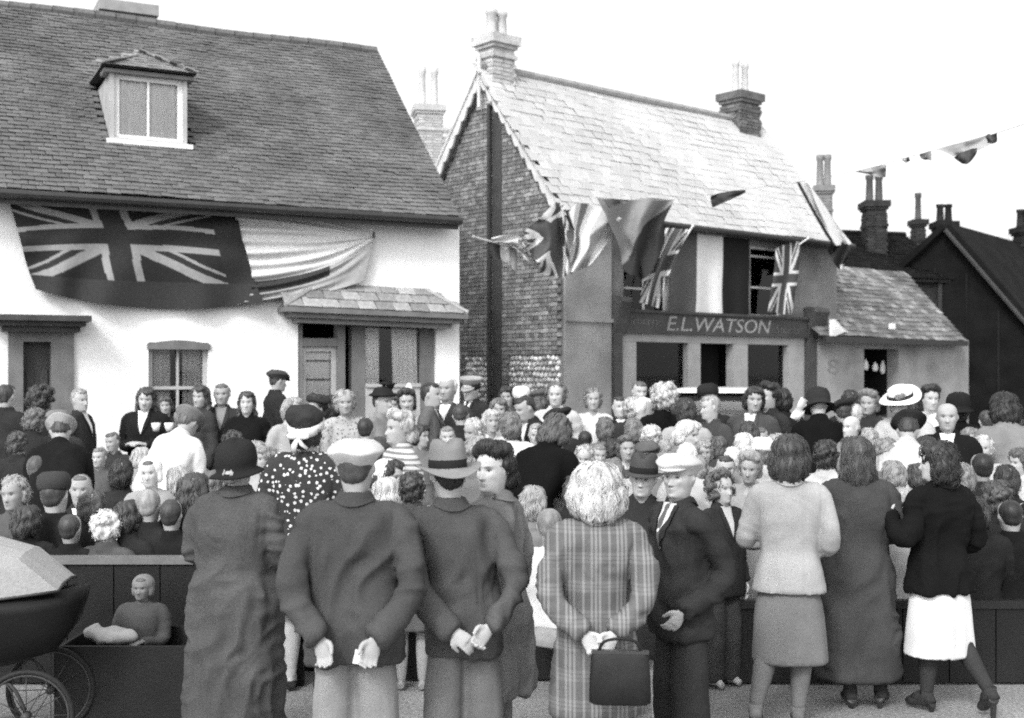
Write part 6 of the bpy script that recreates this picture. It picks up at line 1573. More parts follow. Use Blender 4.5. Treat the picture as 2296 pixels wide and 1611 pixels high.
 (973, 496, 8.0, 178, 'T', 'bob', .04, N_, 0, W, .03, S_, .03, 'dark bob on the low bench right of the black jacket', {}),
 (1016, 418, 11.6, -60, 'S', 'bob', .03, N_, 0, WC, .03, S_, .03, 'dark woman at the right edge behind the stooping grey jacket', {}),
 (986, 410, 12.4, 170, 'S', 'short', .05, N_, 0, J, .04, T_, .04, 'dark cropped man left of the stooping grey jacket', {}),
 (866, 440, 9.9, -10, 'S', 'short', .15, N_, 0, B, .3, S_, .2, 'small face right beside the drab coat\'s hair', {}),
 (71, 445, 10.9, 175, 'S', 'bob', .06, N_, 0, W, .05, S_, .05, 'dark bob right of the broad black coat at left', {}),
 (37, 455, 9.6, 178, 'T', 'crop', .08, N_, 0, J, .04, T_, .04, 'cropped dark head under the broad black coat at left', dict(zb=.15)),
 (93, 490, 8.5, 170, 'T', 'bob', .1, N_, 0, W, .06, S_, .06, 'brown bob right of the boy in open shirt', {}),
 (127, 500, 8.0, 176, 'T', 'bob', .05, N_, 0, W, .04, S_, .04, 'dark bob on the settle left of the fair cropped boy', {}),
 (171, 498, 7.95, 178, 'T', 'crop', .05, N_, 0, J, .03, T_, .03, 'dark cropped head on the settle right of the fair cropped boy', {}),
 (212, 470, 8.8, 175, 'T', 'bob', .12, N_, 0, W, .08, S_, .08, 'brown bob almost hidden by the bell hat', {}),
 (166, 440, 11.2, 20, 'S', 'bob', .06, N_, 0, W, .06, S_, .06, 'dark girl at the table left of the stooping white coat', {}),
 (112, 432, 11.9, -20, 'S', 'short', .1, N_, 0, J, .08, T_, .08, 'boy standing before the white wall by the far left table', {}),
 (233, 431, 10.9, 178, 'S', 'curly', .06, N_, 0, WC, .04, S_, .04, 'dark curly head right of the stooping white coat', {}),
 (70, 513, 7.85, 176, 'T', 'crop', .05, N_, 0, J, .03, T_, .03, 'small dark cropped head on the settle above the pram hood', {}),
 (526, 466, 9.1, 176, 'S', 'bob', .1, N_, 0, B, .3, S_, .2, 'brown bob behind the woman looking back', {}),
 (460, 404, 12.5, 176, 'S', 'short', .05, N_, 0, J, .04, T_, .04, 'dark head in front of the clergyman\'s jersey', {}),
 (576, 476, 8.5, 178, 'T', 'bob', .06, N_, 0, W, .05, S_, .05, 'dark bob left of the blonde woman\'s hair', dict(zb=.1)),
 (230, 455, 9.6, 175, 'T', 'bob', .1, N_, 0, W, .1, S_, .1, 'brown head between the white coat and the bell hat', dict(zb=.12)),
]
for i, (x, top, D, face, P, hair, ht, hat, hatt, tk, tt, low, lt, label, ex) in enumerate(CR):
    ex.setdefault('skin', (.40, .34, .45, .37)[i % 4])
    if P in 'SFT' and 'head' not in ex: ex['head'] = ('', '1', '2', '3')[(i * 7 + i // 5) % 4]
    if isinstance(tt, float): tt = round(tt * (.55 if tt < .2 else .8), 3)
    if ht > .3: ht = round(ht * .78, 3)
    person(x, top, D, face, P, hair, ht, hat, hatt, tk, tt, low, lt, label, sx=1 + .06 * math.sin(i * 2.3), hseed=i % 2, **ex)
# ------------------------------------------------------------------ the row of people nearest the camera
M_plaid = clothes_pattern('plaid_wool', .115, .27, 'plaid')
M_spots = clothes_pattern('spotted_cotton', .045, .62, 'dots')
def tweed(name, v, **k):
    kw = dict(var=.2, scale=3.5, fine=.16, fscale=150, rough=.95, spec=.08, bump=.15, bscale=180); kw.update(k); return mat(name, v, **kw)
M_tw1, M_tw2, M_suit, M_blackw, M_coatA = tweed('tweed_dark', .062), tweed('tweed_grey', .075), tweed('dark_suiting', .032), tweed('black_wool', .009), tweed('old_coat_wool', .075, fine=.28)
M_flan, M_flan2, M_light, M_lskirt, M_dcoat, M_whites, M_greyc = tweed('flannel_pale', .24), tweed('flannel_grey', .15), tweed('light_suiting', .34), tweed('grey_skirting', .17), tweed('drab_coat', .055), tweed('white_linen', .72, fine=.08), tweed('grey_coating', .19)
M_shoe = mat('shoe_leather', .025, rough=.45, spec=.4)

def legs_geo(legs, lw=1.0):
    out = []
    for h, k, a, t in legs:
        p = smooth_path([h, k, a], 6); out.append(tube_np(p, list(np.interp(np.linspace(0, 1, len(p)), [0, .45, .54, .68, .9, 1], [.085 * lw, .060 * lw, .055 * lw, .058 * lw, .036, .034])), 14))
        out.append(tube_np([Vector(a) + Vector((0, .045, -.04)), Vector(a) + Vector((0, -.02, -.025)), (Vector(a) * .45 + Vector(t) * .55) + Vector((0, 0, .012)), t], [.028, .036, .034, .022], 10))
    return out
def shoes_geo(legs, heel):
    out = []
    for h, k, a, t in legs:
        a, t = Vector(a), Vector(t); fw = (t - a); fw.z = 0; fw = fw.normalized() if fw.length > 1e-3 else Vector((0, -1, 0)); hl = a - fw * .05; hl.z = a.z - .055
        lat = Vector((fw.y, -fw.x, 0))
        up = tube_np(smooth_path([hl + Vector((0, 0, .012)), a * .6 + t * .4 + Vector((0, 0, -.02)), t * .8 + a * .2, t + fw * .025], 4), list(np.interp(np.linspace(0, 1, 13), [0, .35, .7, 1], [.036, .040, .044, .022])), 12, flat=.8)
        out.append(up)
        if heel:
            out.append(loft_np([[tuple(hl + fw * (.012 + r * math.cos(q)) + lat * r * math.sin(q) + Vector((0, 0, z))) for q in np.linspace(0, 6.28, 9)[:-1]] for z, r in ((-max(.012, hl.z - .002), .016), (-.02, .022), (.0, .030))]))
    return remesh(out, .008, 1)
def default_legs(lift=0.0, spread=.0): return [((.085 * s, 0, .90), (.088 * s, -.015, .49), ((.092 + spread) * s, .015, .085 + lift), ((.105 + spread) * s, -.115, .035)) for s in (-1, 1)]

def fg(label, x, top, D, face, pose, rows, tmat, low=None, lmat=None, hair=('short', .1, 1, {}), hat=None, hmat=None, bmat=None, head=(0, 0, 0), lean=0.0, skin=.42, age=0.0, shirt=None, tie=None, legs=None, stock=None, shoe=True, heel=0, gk={}, voxel=.0068, gvox=.0125, sx=1.0, zb=0.0, stoop=0.0):
    legs = legs or default_legs()
    def tr(V, hd=True):
        V = np.array(V, float)
        if hd: V = turn_head(V, *head)
        if lean: V[:, 0] += lean * sstep(V[:, 2], .9, 1.6)
        if stoop: V[:, 1] -= stoop * sstep(V[:, 2], 1.0, 1.65) ; V[:, 2] -= stoop * .25 * sstep(V[:, 2], 1.1, 1.6)
        return V
    zt = tr(np.array([[0, .01, {None: 1.712, 'flat_cap': 1.722, 'fedora': 1.765, 'felt': 1.757, 'cloche': 1.735, 'scarf': 1.745}[hat]]]))[0]
    if not hat and hair[0] in ('full', 'roll', 'mop'): zt[2] = 1.728
    p = at(x, top, D); s = (p.z - zb) / zt[2]; yaw = R(face)
    root = thing('person', label, 'person', (p.x - (zt[0] * math.cos(yaw) - zt[1] * math.sin(yaw)) * s, p.y - (zt[0] * math.sin(yaw) + zt[1] * math.cos(yaw)) * s, zb), CROWD, yaw); root.scale = (s * sx, s * sx, s)
    parts = [head_loft(72, 44, age), loft_np([ring_pts(z, w, f, b, 24, 2.3) for z, (w, f, b) in zip(np.linspace(.80, 1.40, 14), interp_rows(TORSO, np.linspace(.80, 1.40, 14)))])]
    for sh, el, wr, d, pn, curl in arms_of(pose):
        parts.append(arm(sh, el, wr)); parts.append(tube_np([(sh[0] * .4, sh[1], 1.36), sh], [.05, .055], 8)); parts += hand_parts(wr, d, pn, -1 if sh[0] > 0 else 1, curl, s=.97)
    parts += legs_geo(legs)
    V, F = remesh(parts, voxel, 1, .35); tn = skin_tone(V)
    if age: tn = tn * (1 + .10 * age * vnoise(V * 60, 4) * (V[:, 2] > 1.44))
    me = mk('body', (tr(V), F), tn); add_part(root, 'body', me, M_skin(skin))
    GV = garment(rows, pose, gvox, **gk); V, F = GV; add_part(root, 'coat' if rows[-1][0] < .7 else 'jacket', mk('coat', (tr(V, False), F)), tmat)
    if hair:
        V, F = hair_geo(hair[0], hair[2], **{k_: v_ for k_, v_ in hair[3].items() if k_ != 'puff'}); pf = hair[3].get('puff', 1.0); V[:, 0] *= pf; V[:, 1] = (V[:, 1] - .02) * pf + .02; add_part(root, 'hair', mk('hair', (tr(V), F)), M_hair(hair[1]))
    if hat:
        hp = None
        for n, V, F in hat_parts(hat):
            V = tr(np.array([tuple(q) for q in V], float)); m = hmat if n in ('crown', 'peak', 'turban') else (bmat or hmat)
            o = add_part(hp or root, 'hat' if hp is None else 'hat_' + n, mk(n, (V, [tuple(f) for f in F])), m); hp = hp or o
    if gk.get('collar') and rows[0][0] > 1.46:
        add_part(root, 'collar', mk('collar', (lambda q: (tr(q[0], False), q[1]))(back_patch(GV, collar_rows(1.0 if rows[-1][0] > .7 else 1.12), .013))), tmat)
    if shirt is not None and tie is not None:
        add_part(root, 'shirt', mk('shirt', (lambda q: (tr(q[0], False), q[1]))(front_patch(GV, v_rows(w0=.062, n=13, m=24), .004))), cloth(shirt))
        for s_ in (-1, 1): add_part(root, 'lapel', mk('lapel', (lambda q: (tr(q[0], False), q[1]))(front_patch(GV, lapel_rows(s_, w0=.062, m=24), .013))), tmat)
        add_part(root, 'tie', mk('tie', (lambda q: (tr(q[0], False), q[1]))(front_patch(GV, tie_rows(), .010))), cloth(tie))
    elif shirt is not None:
        V, F = loft_np([ring_pts(z, a, b_, c, 28, 2.1) for z, a, b_, c in ((1.44, .058, .05, .07), (1.478, .056, .052, .066), (1.482, .054, .050, .064), (1.44, .05, .045, .06))]); add_part(root, 'shirt_collar', mk('shirt_collar', (tr(np.array([tuple(v) for v in V])), F)), cloth(shirt))
    if low == 'trousers':
        V, F = trousers_geo(False, .0135, 5); add_part(root, 'trousers', mk('trousers', (tr(V, False), F)), lmat)
    elif low:
        V, F = skirt_geo(low, .0135, 4); add_part(root, 'skirt', mk('skirt', (tr(V, False), F)), lmat)
    if stock is not None:
        for L_ in legs:
            h, k, a, t = L_; pth = smooth_path([h, k, a], 6); q = tube_np(pth[3:], list(np.interp(np.linspace(0, 1, len(pth)), [0, .45, .54, .68, .9, 1], [.091, .066, .061, .064, .042, .040]))[3:], 14)
            q2 = tube_np([Vector(a) + Vector((0, .006, .03)), Vector(a) + Vector((0, .0, -.012)), Vector(a) * .6 + Vector(t) * .4 + Vector((0, 0, .006)), Vector(a) * .25 + Vector(t) * .75 + Vector((0, 0, .008))], [.041, .044, .041, .033], 12); hl_ = tube_np([Vector(a) + Vector((0, 0, .0)), Vector(a) + Vector((0, .05, -.042))], [.041, .033], 10)
            add_part(root, 'stocking', mk('stocking', join([q, q2, hl_])), cloth(stock))
    for L_ in (legs if shoe else []): add_part(root, 'shoe', mk('shoe', shoes_geo([L_], heel)), M_shoe)
    return root
def scale_rows(rows, kx=1.0, ky=1.0, hem=None, stout=0.0):
    out = [(z, w * (1 + (kx - 1) * min(1, max(0, (1.42 - z) / .1))), f * (1 + (ky - 1) * min(1, max(0, (1.42 - z) / .1))), b * (1 + (ky - 1) * min(1, max(0, (1.42 - z) / .1)))) for z, w, f, b in rows]
    if stout: out = [(z, w + stout * math.exp(-((z - 1.0) / .25) ** 2), f + stout * math.exp(-((z - 1.05) / .2) ** 2), b + .5 * stout * math.exp(-((z - .9) / .25) ** 2)) for z, w, f, b in out]
    if hem is not None:
        z, w, f, b = out[-1]
        if hem < z: out.append((hem, w * 1.03, f * 1.03, b * 1.03))
        else: out = [r for r in out if r[0] > hem] + [(hem, *[np.interp(hem, [r[0] for r in out[::-1]], [r[i] for r in out[::-1]]) for i in (1, 2, 3)])]
    return out
ARMS['apart'] = [((.185, .0, 1.345), (.258, .12, 1.07), (.125, .205, .875), (-.35, .12, -.92), (.3, 1, 0), .75)]
ARMS['clasp'] = [((.180, .0, 1.345), (.238, .14, 1.08), (.075, .225, .885), (-.75, .12, -.62), (0, -1, -.2), .55), ((-.180, .0, 1.345), (-.238, .14, 1.08), (-.10, .235, .90), (.70, .22, -.68), (.1, 1, -.3), .95)]
ARMS['clasp_low'] = [((.170, .0, 1.345), (.225, .14, 1.09), (.075, .225, .93), (-.55, .10, -.8), (.1, 1, 0), 1.15), ((-.170, .0, 1.345), (-.225, .14, 1.09), (-.075, .225, .93), (.55, .10, -.8), (-.1, 1, 0), 1.15)]
ARMS['pocket'] = [((.180, .0, 1.345), (.215, .13, 1.08), (.205, -.12, .90), (-.25, -.55, -.8), (-1, 0, 0), .6), ((-.180, .0, 1.345), (-.205, .08, 1.08), (-.19, -.13, .92), (.3, -.5, -.8), (1, 0, 0), .6)]
ARMS['folded'] = [((.172, .0, 1.345), (.245, -.02, 1.09), (.02, -.20, 1.12), (-.95, .0, .1), (0, .4, -1), .5), ((-.172, .0, 1.345), (-.245, -.02, 1.09), (-.04, -.23, 1.09), (.95, .05, .1), (0, .4, -1), .5)]
ARMS['elbow_out'] = [((.172, .0, 1.345), (.250, -.04, 1.09), (.225, -.20, 1.16), (-.4, -.6, .7), (0, 0, -1), .8), ((-.172, .0, 1.345), (-.228, .02, 1.08), (-.12, -.22, 1.06), (.7, -.5, .1), (0, 0, -1), .6)]

ARMS['hip'] = [((.172, .0, 1.345), (.285, .02, 1.12), (.30, -.14, 1.24), (-.2, -.4, .9), (-1, 0, 0), .9), ((-.172, .0, 1.345), (-.265, .04, 1.08), (-.14, -.20, 1.02), (.7, -.5, .1), (0, 0, -1), .6)]
fg('old woman in a dark bell hat and long speckled coat', 235, 440, 6.2, 166, 'folded', scale_rows(WCOAT, 1.12, 1.25, .12, .03), M_coatA, SKIRT, M_dcoat, ('bun', .33, 2, dict(wave=.4, locks=120, length=.06)), 'cloche', tweed('dark_felt', .022, fine=.1), head=(6, -10, 0), stoop=.05, voxel=.010, gk=dict(seed=3, collar=1, sleeve=(.082, .072, .060, .052), wr_amp=.022), shoe=True)
fg('man in a pale flat cap and dark tweed jacket with hands behind him', 356, 437, 5.28, 178, 'apart', scale_rows(JACKET, 1.0, 1.04), M_tw1, 'trousers', M_flan, ('crop', .06, 3, dict(wave=.1, locks=0, amp=.002)), 'flat_cap', tweed('cap_tweed', .50, fine=.12), head=(-4, 3, 0), gk=dict(seed=5, collar=1, seams=(0.0,), vent=True, wr_amp=.022), skin=.38, age=.6, shirt=.5)
fg('man in a felt hat with a black band and hands clasped behind him', 447, 438, 5.5, -172, 'clasp', scale_rows(JACKET, .84, 1.0), M_tw2, 'trousers', M_flan2, ('short', .03, 5, dict(wave=.2, locks=60, length=.05, fly=.002, amp=.003)), 'fedora', tweed('hat_felt', .20, fine=.06), cloth(.02), head=(8, 0, 2), lean=.07, gk=dict(seed=9, collar=1, seams=(0.0,), wr_amp=.022), skin=.45, shirt=.8)
fg('woman with dark rolled hair looking back over her shoulder', 494, 441, 5.85, -118, 'down', scale_rows(WCOAT, 1.05, 1.05, .44), M_greyc, SKIRT, M_lskirt, ('roll', .028, 7, dict(wave=.35, locks=420, length=.07, width=.005, fly=.003, voxel=.007, amp=.008)), head=(82, 3, 0), gk=dict(seed=13, collar=1, wr_amp=.022), skin=.52, voxel=.0052, heel=1, stock=.2)
fg('blonde woman in a long plaid coat with hands behind her', 597, 461, 5.42, 179, 'clasp_low', scale_rows(WCOAT, 1.0, 1.06, .50), M_plaid, SKIRT, M_lskirt, ('full', .46, 9, dict(puff=1.17, wave=.55, locks=900, length=.16, width=.011, fly=.004, voxel=.008, amp=.007)), gk=dict(seed=17, collar=1, wr_amp=.019, sleeve=(.080, .070, .060, .050)), skin=.5, heel=1, stock=.2)
fg('old man in a pale flat cap and dark suit looking sideways', 680, 452, 6.0, -66, 'pocket', scale_rows(JACKET, .88, 1.0), M_suit, 'trousers', M_suit, ('crop', .4, 3, dict(wave=.1, locks=0, amp=.002)), 'flat_cap', tweed('cap_cloth', .50, fine=.12), head=(32, -2, 0), stoop=.03, gk=dict(seed=21, collar=1, drop=.05, wr_amp=.022), skin=.40, age=1.0, shirt=.68, tie=.12, voxel=.0052)
fg('smiling woman in a dark felt hat beside the old man', 645, 452, 6.75, -8, 'down', scale_rows(WCOAT, 1.0, 1.0), cloth(.028), SKIRT, cloth(.03), ('short', .25, 3, dict(wave=.4, locks=60, length=.05)), 'felt', tweed('black_felt', .06, fine=.08), cloth(.02), head=(-6, 2, 4), gk=dict(seed=25, collar=1, drop=.06), skin=.42, age=.6, voxel=.0058)
fg('woman in a spotted dress and dark turban tied with a white bow', 306, 403, 7.5, 178, 'folded', scale_rows(BLOUSE, 1.12, 1.08), M_spots, SKIRT, M_spots, ('bob', .03, 3, dict(locks=60)), 'scarf', tweed('turban_cloth', .035), cloth(.6), head=(-10, 0, 0), gk=dict(seed=29, sleeve=(.084, .076, .066, .056), cut=.1), voxel=.010, skin=.45)
SUITJ = scale_rows([(z, w * (1.10 if z > 1.3 else 1.0), f, b) for z, w, f, b in WJACKET], 1.06, 1.06, .80)
fg('woman in a light suit jacket and grey skirt with dark bobbed hair', 790, 433, 6.74, 170, 'elbow_out', SUITJ, M_light, SKIRT[:-1] + [(.38, .222, .15, .15)], M_lskirt, ('full', .045, 12, dict(wave=.35, locks=320, length=.12, width=.006, fly=.004)), shirt=.75, head=(-14, 2, 0), gk=dict(seed=33, collar=1, seams=(-.085, .085), vent=False, wr_amp=.007, sleeve=(.080, .068, .058, .050)), voxel=.009, skin=.45, heel=1, stock=.15,
   legs=[((-.085, 0, .90), (-.075, -.01, .49), (-.05, .03, .10), (-.05, -.10, .035)), ((.085, 0, .90), (.12, .02, .50), (.20, .16, .14), (.19, .03, .035))])
fg('woman in a long drab coat between the light suit and black jacket', 857, 436, 7.15, 176, 'folded', scale_rows(WCOAT, 1.12, 1.10, .19), M_dcoat, SKIRT, M_dcoat, ('long', .06, 14, dict(wave=.5, locks=320, length=.14, width=.006, fly=.004)), head=(6, 2, 0), gk=dict(seed=37, collar=0, wr_amp=.022, sleeve=(.080, .070, .060, .050)), voxel=.010, heel=1, stock=.035, legs=[((-.085, 0, .90), (-.10, -.01, .49), (-.14, .02, .11), (-.19, -.10, .035)), ((.085, 0, .90), (.075, -.01, .49), (.05, .03, .10), (.05, -.10, .035))])
fg('woman in a black jacket and white skirt turning her face left', 938, 440, 7.05, -158, 'hip', scale_rows(WJACKET, 1.12, 1.1, .76), M_blackw, [(1.02, .12, .08, .07), (.92, .15, .10, .095), (.8, .178, .125, .12), (.74, .198, .14, .14), (.6, .212, .15, .15), (.36, .232, .165, .165)], M_whites, ('full', .03, 16, dict(wave=1.0, locks=320, length=.12, width=.006, fly=.007)), head=(42, 3, 0), gk=dict(seed=41, collar=1, wr_amp=.019, sleeve=(.082, .072, .062, .052)), voxel=.0075, skin=.5, heel=1, stock=.04,
   legs=[((.085, 0, .90), (.08, .0, .49), (.09, -.02, .10), (.12, -.14, .035)), ((-.085, 0, .90), (-.10, .05, .50), (-.16, .26, .17), (-.17, .19, .04))])
# ------------------------------------------------------------------ tables, benches, pram, car and small things
M_deal = mat('scrubbed_deal', .2, var=.25, scale=3, rough=.8, bump=.3, stretch=(1, 8, 1))
M_linen = mat('table_linen', .82, var=.05, scale=5, fine=.05, rough=.9, spec=.08, bump=.2)
M_china = mat('white_china', .8, var=.03, rough=.25, spec=.5)
M_settle = mat('dark_settle_wood', .011, var=.3, scale=3, rough=.55, spec=.3, bump=.2, stretch=(1, 8, 1))
def trestle(cx, cy, L, W, rz, label, clabel, drop=.22):
    t = thing('trestle_table', label, 'table', (cx, cy, 0), 'tables set out in the street', rz)
    for i in range(4):
        m = MB(); y0 = -W / 2 + i * W / 4; m.box(-L / 2, L / 2, y0 + .004, y0 + W / 4 - .004, .70, .73); m.build('plank', M_deal, t, world=False)
    for x in (-L * .36, L * .36):
        for s in (-1, 1):
            m = MB(); m.hexa([(x - .03, s * W * .42 - .03, 0), (x + .03, s * W * .42 - .03, 0), (x + .03, s * W * .42 + .03, 0), (x - .03, s * W * .42 + .03, 0), (x - .03, s * W * .2 - .03, .70), (x + .03, s * W * .2 - .03, .70), (x + .03, s * W * .2 + .03, .70), (x - .03, s * W * .2 + .03, .70)]); m.build('leg', M_deal, t, world=False)
    n, k = 60, 14; V = []; prof = [(-W / 2 - .03, .74 - drop), (-W / 2 - .025, .74 - drop * .5), (-W / 2 - .012, .738)] + [(-W / 2 + W * i / 7, .742) for i in range(8)] + [(W / 2 + .012, .738), (W / 2 + .025, .74 - drop * .5), (W / 2 + .03, .74 - drop)]
    for i in range(n + 1):
        x = -L / 2 - .02 + (L + .04) * i / n
        for j, (y, z) in enumerate(prof):
            e = 1 if j in (0, 1, 12, 13) else 0; V.append((x, y + e * .018 * math.sin(i * .9) * (1 if j in (0, 13) else .5) * (1 if y > 0 else -1), z + (.004 * math.sin(i * .7 + j) if not e else .01 * math.sin(i * .5))))
    idx = np.arange((n + 1) * k).reshape(n + 1, k); F = np.stack([idx[:-1, :-1].ravel(), idx[1:, :-1].ravel(), idx[1:, 1:].ravel(), idx[:-1, 1:].ravel()], 1)
    o = link('tablecloth', mesh_np('tablecloth', V, F, True, [M_linen])); o.location = (cx, cy, 0); o.rotation_euler = (0, 0, rz); tag(o, clabel, 'tablecloth', 'white cloths on the street tables')
    return t
def plate_things(cx, cy, L, W, rz, n, where, r):
    od = ['first', 'second', 'third', 'fourth', 'fifth', 'sixth', 'seventh', 'eighth']
    c, s = math.cos(rz), math.sin(rz)
    for i in range(n):
        u, v = (-.46 + .92 * (i + .5) / n) * L, (W * .28 if i % 2 else -W * .28); p = Vector((cx + u * c - v * s, cy + u * s + v * c, .747))
        kind = i % 3
        if kind < 2:
            m = MB(); m.loft([[(q * math.cos(a), q * math.sin(a), z) for a in np.linspace(0, 6.283, 17)[:-1]] for q, z in ((.05, 0), (.075, .006), (.115, .018), (.112, .022), (.07, .011), (.01, .010))]); o = m.build('plate', M_china, None, True); o.location = p; tag(o, od[i] + ' white dish from the left end of the ' + where, 'plate', 'plates on the ' + where)
        else:
            t = thing('cup', od[i] + ' white dish from the left end of the ' + where + ', a cup', 'cup', p, 'cups on the ' + where, r.uniform(0, 6)); m = MB(); m.loft([[(q * math.cos(a), q * math.sin(a), z) for a in np.linspace(0, 6.283, 15)[:-1]] for q, z in ((.022, 0), (.028, .01), (.038, .05), (.041, .075), (.037, .074), (.026, .012), (.005, .010))]); m.build('bowl', M_china, t, True, world=False)
            m = MB(); m.tube(smooth_path([(.038, 0, .06), (.062, 0, .062), (.064, 0, .035), (.034, 0, .022)], 3), .005, 6); m.build('handle', M_china, t, True, world=False)
def cake(x, y, D, label):
    p = at(x, y, D); t = thing('cake_plate', label, 'plate', (p.x, p.y, .747), 'cakes and sandwiches'); m = MB()
    m.loft([[(q * math.cos(a), q * math.sin(a), z) for a in np.linspace(0, 6.283, 19)[:-1]] for q, z in ((.06, 0), (.03, .02), (.03, p.z - .80), (.16, p.z - .78), (.165, p.z - .765), (.02, p.z - .77))]); m.build('stand', M_china, t, True, world=False)
    r = random.Random(int(x)); 
    for i in range(6):
        a = i * 1.05; m = MB(); cx, cy = .095 * math.cos(a), .095 * math.sin(a); m.loft([[(cx + q * math.cos(b), cy + q * math.sin(b), p.z - .767 + z) for b in np.linspace(0, 6.283, 9)[:-1]] for q, z in ((.028, 0), (.036, .02), (.03, .045), (.008, .055))]); m.build('bun', M_linen, t, True, world=False)
rr = random.Random(2)
TBL = [(-3.55, 8.95, 3.9, .8, .03, 'near left table'), (-4.35, 12.3, 3.4, .8, .12, 'far left table'), (.45, 11.6, 3.6, .8, .05, 'middle table'), (4.75, 12.3, 3.2, .8, -.05, 'far right table'), (3.1, 8.85, 3.4, .8, -.03, 'near right table')]
for cx, cy, L, W_, rz, where in TBL:
    trestle(cx, cy, L, W_, rz, 'trestle table with a white cloth, the ' + where, 'white cloth covering the ' + where)
    plate_things(cx, cy, L, W_, rz, 6, where, rr)
cake(86, 464, 11.9, 'white cake stand by the boy at the far left table'); cake(104, 460, 12.1, 'tall white plate at the right end of far left table')
cake(985, 480, 12.0, 'heaped white plate at the far right table'); cake(1010, 486, 11.9, 'heaped plate nearest the right picture edge')
# settle whose back screens the near left children; right bench panel added to fill shadow
def settle(x0, x1, y, h, label, panel, rail=.16):
    t = thing('bench', label, 'bench', ((x0 + x1) / 2, y, 0), 'benches along the near tables'); w = (x1 - x0) / 2
    def bx(nm, *a, m=M_settle): q = MB(); q.box(*a); return q.build(nm, m, t, world=False)
    bx('top_rail', -w, w, -.03, .03, h - .05, h, m=mat('worn_rail_%02d' % (rail * 100), rail, rough=.45, spec=.4))
    if panel:
        n = max(3, int(2 * w / .28))
        for i in range(n): bx('panel', -w + .05 + (2 * w - .1) * i / n + .004, -w + .05 + (2 * w - .1) * (i + 1) / n - .004, -.012, .012, .02, h - .05)
    bx('seat', -w, w, .03, .42, min(.44, h - .06) - .04, min(.44, h - .06))
    for s in (-1, 1):
        bx('end_post', s * (w - .05) - .03, s * (w - .05) + .03, -.035, .029, 0, h - .05); bx('leg', s * (w - .05) - .03, s * (w - .05) + .03, .36, .42, 0, min(.44, h - .06) - .04)
settle(-3.75, -1.30, 7.62, .82, 'dark panelled settle with its back to us at left', True)
settle(.95, 4.3, 7.62, .54, 'low bench behind the three women on the right, dark panel added for shadow', True, .012)
settle(-1.15, .80, 7.7, .50, 'low dark bench behind the men in the middle', True, .012)
# pram
PR = thing('pram', 'dark pram with a pale grey folding hood at lower left', 'pram', (-2.88, 6.3, 0), None, R(8))
M_pram, M_hood = mat('pram_enamel', .008, rough=.6, spec=.2), mat('hood_canvas', .34, var=.12, scale=3, fine=.1, rough=.85, bump=.3)
m = MB(); prof = [(.50, .56, .17), (.60, .60, .20), (.72, .64, .215), (.80, .66, .22)]
m.loft([[(a * (1 + .04 * math.cos(2 * q)) * np.sign(math.cos(q)) * abs(math.cos(q)) ** .5, b * np.sign(math.sin(q)) * abs(math.sin(q)) ** .5, z + .05 * (a * math.cos(q) / .6) ** 2) for q in np.linspace(0, 2 * math.pi, 33)[:-1]] for z, a, b in ((.46, .30, .13), (.50, .46, .17), (.62, .56, .20), (.74, .60, .215), (.80, .61, .22))]); m.build('body', M_pram, PR, True, world=False)
# hood: fan of canvas between hoops, hinged at mid-body
ribs = []; Hc = (-.02, .80)
for i, (a, L) in enumerate(((8, .58), (38, .47), (72, .40), (110, .42), (150, .50), (172, .56))):
    x, z = Hc[0] + L * math.cos(R(a)) * .95, Hc[1] + L * math.sin(R(a)) * .80
    ribs.append([(Hc[0] + (x - Hc[0]) * f, -.22 * (1 if f < .999 else .96), Hc[1] + (z - Hc[1]) * f) for f in (0, .4, .8, 1)] + [(x, -.1, z + .02), (x, .1, z + .02)] + [(Hc[0] + (x - Hc[0]) * f, .22, Hc[1] + (z - Hc[1]) * f) for f in (1, .8, .4, 0)])
V = [p for r_ in ribs for p in r_]; n = 10; F = [(i * n + j, (i + 1) * n + j, (i + 1) * n + j + 1, i * n + j + 1) for i in range(len(ribs) - 1) for j in range(n - 1)]
m = MB(); m.add(V, F); m.build('hood', M_hood, PR, False, world=False)
for r_ in ribs[::2]: q = MB(); q.tube(r_, .008, 6); q.build('hood_hoop', M_iron, PR, True, world=False)
for wx in (-.40, .38):
    for wy in (-.26, .26):
        wh = thing('wheel', None, None, (wx, wy, .24)); wh.parent = PR
        q = MB(); q.tube([(.225 * math.cos(a), 0, .225 * math.sin(a)) for a in np.linspace(0, 2 * math.pi, 37)], .014, 6, False); q.build('tyre', mat('rubber', .02, rough=.7), wh, True, world=False)
        q = MB(); q.tube([(.207 * math.cos(a), 0, .207 * math.sin(a)) for a in np.linspace(0, 2 * math.pi, 37)], .007, 5, False)
        for a in np.linspace(0, 2 * math.pi, 13)[:-1]: q.tube([(.02 * math.cos(a), 0, .02 * math.sin(a)), (.207 * math.cos(a), 0, .207 * math.sin(a))], .0025, 4)
        q.tube([(0, -.03, 0), (0, .03, 0)], .022, 8); q.build('rim', mat('dull_rim', .05, rough=.5, spec=.3), wh, True, world=False)
for wy in (-.25, .25):
    q = MB(); q.tube(smooth_path([(-.40, wy, .24), (-.30, wy, .40), (-.1, wy * .8, .46)], 4), .010, 6); q.tube(smooth_path([(.38, wy, .24), (.30, wy, .40), (.1, wy * .8, .46)], 4), .010, 6); q.build('spring', M_iron, PR, True, world=False)
q = MB(); q.tube(smooth_path([(-.58, -.2, .84), (-.80, -.2, .98), (-.84, 0, 1.0), (-.80, .2, .98), (-.58, .2, .84)], 5), .012, 6); q.build('push_handle', M_iron, PR, True, world=False)
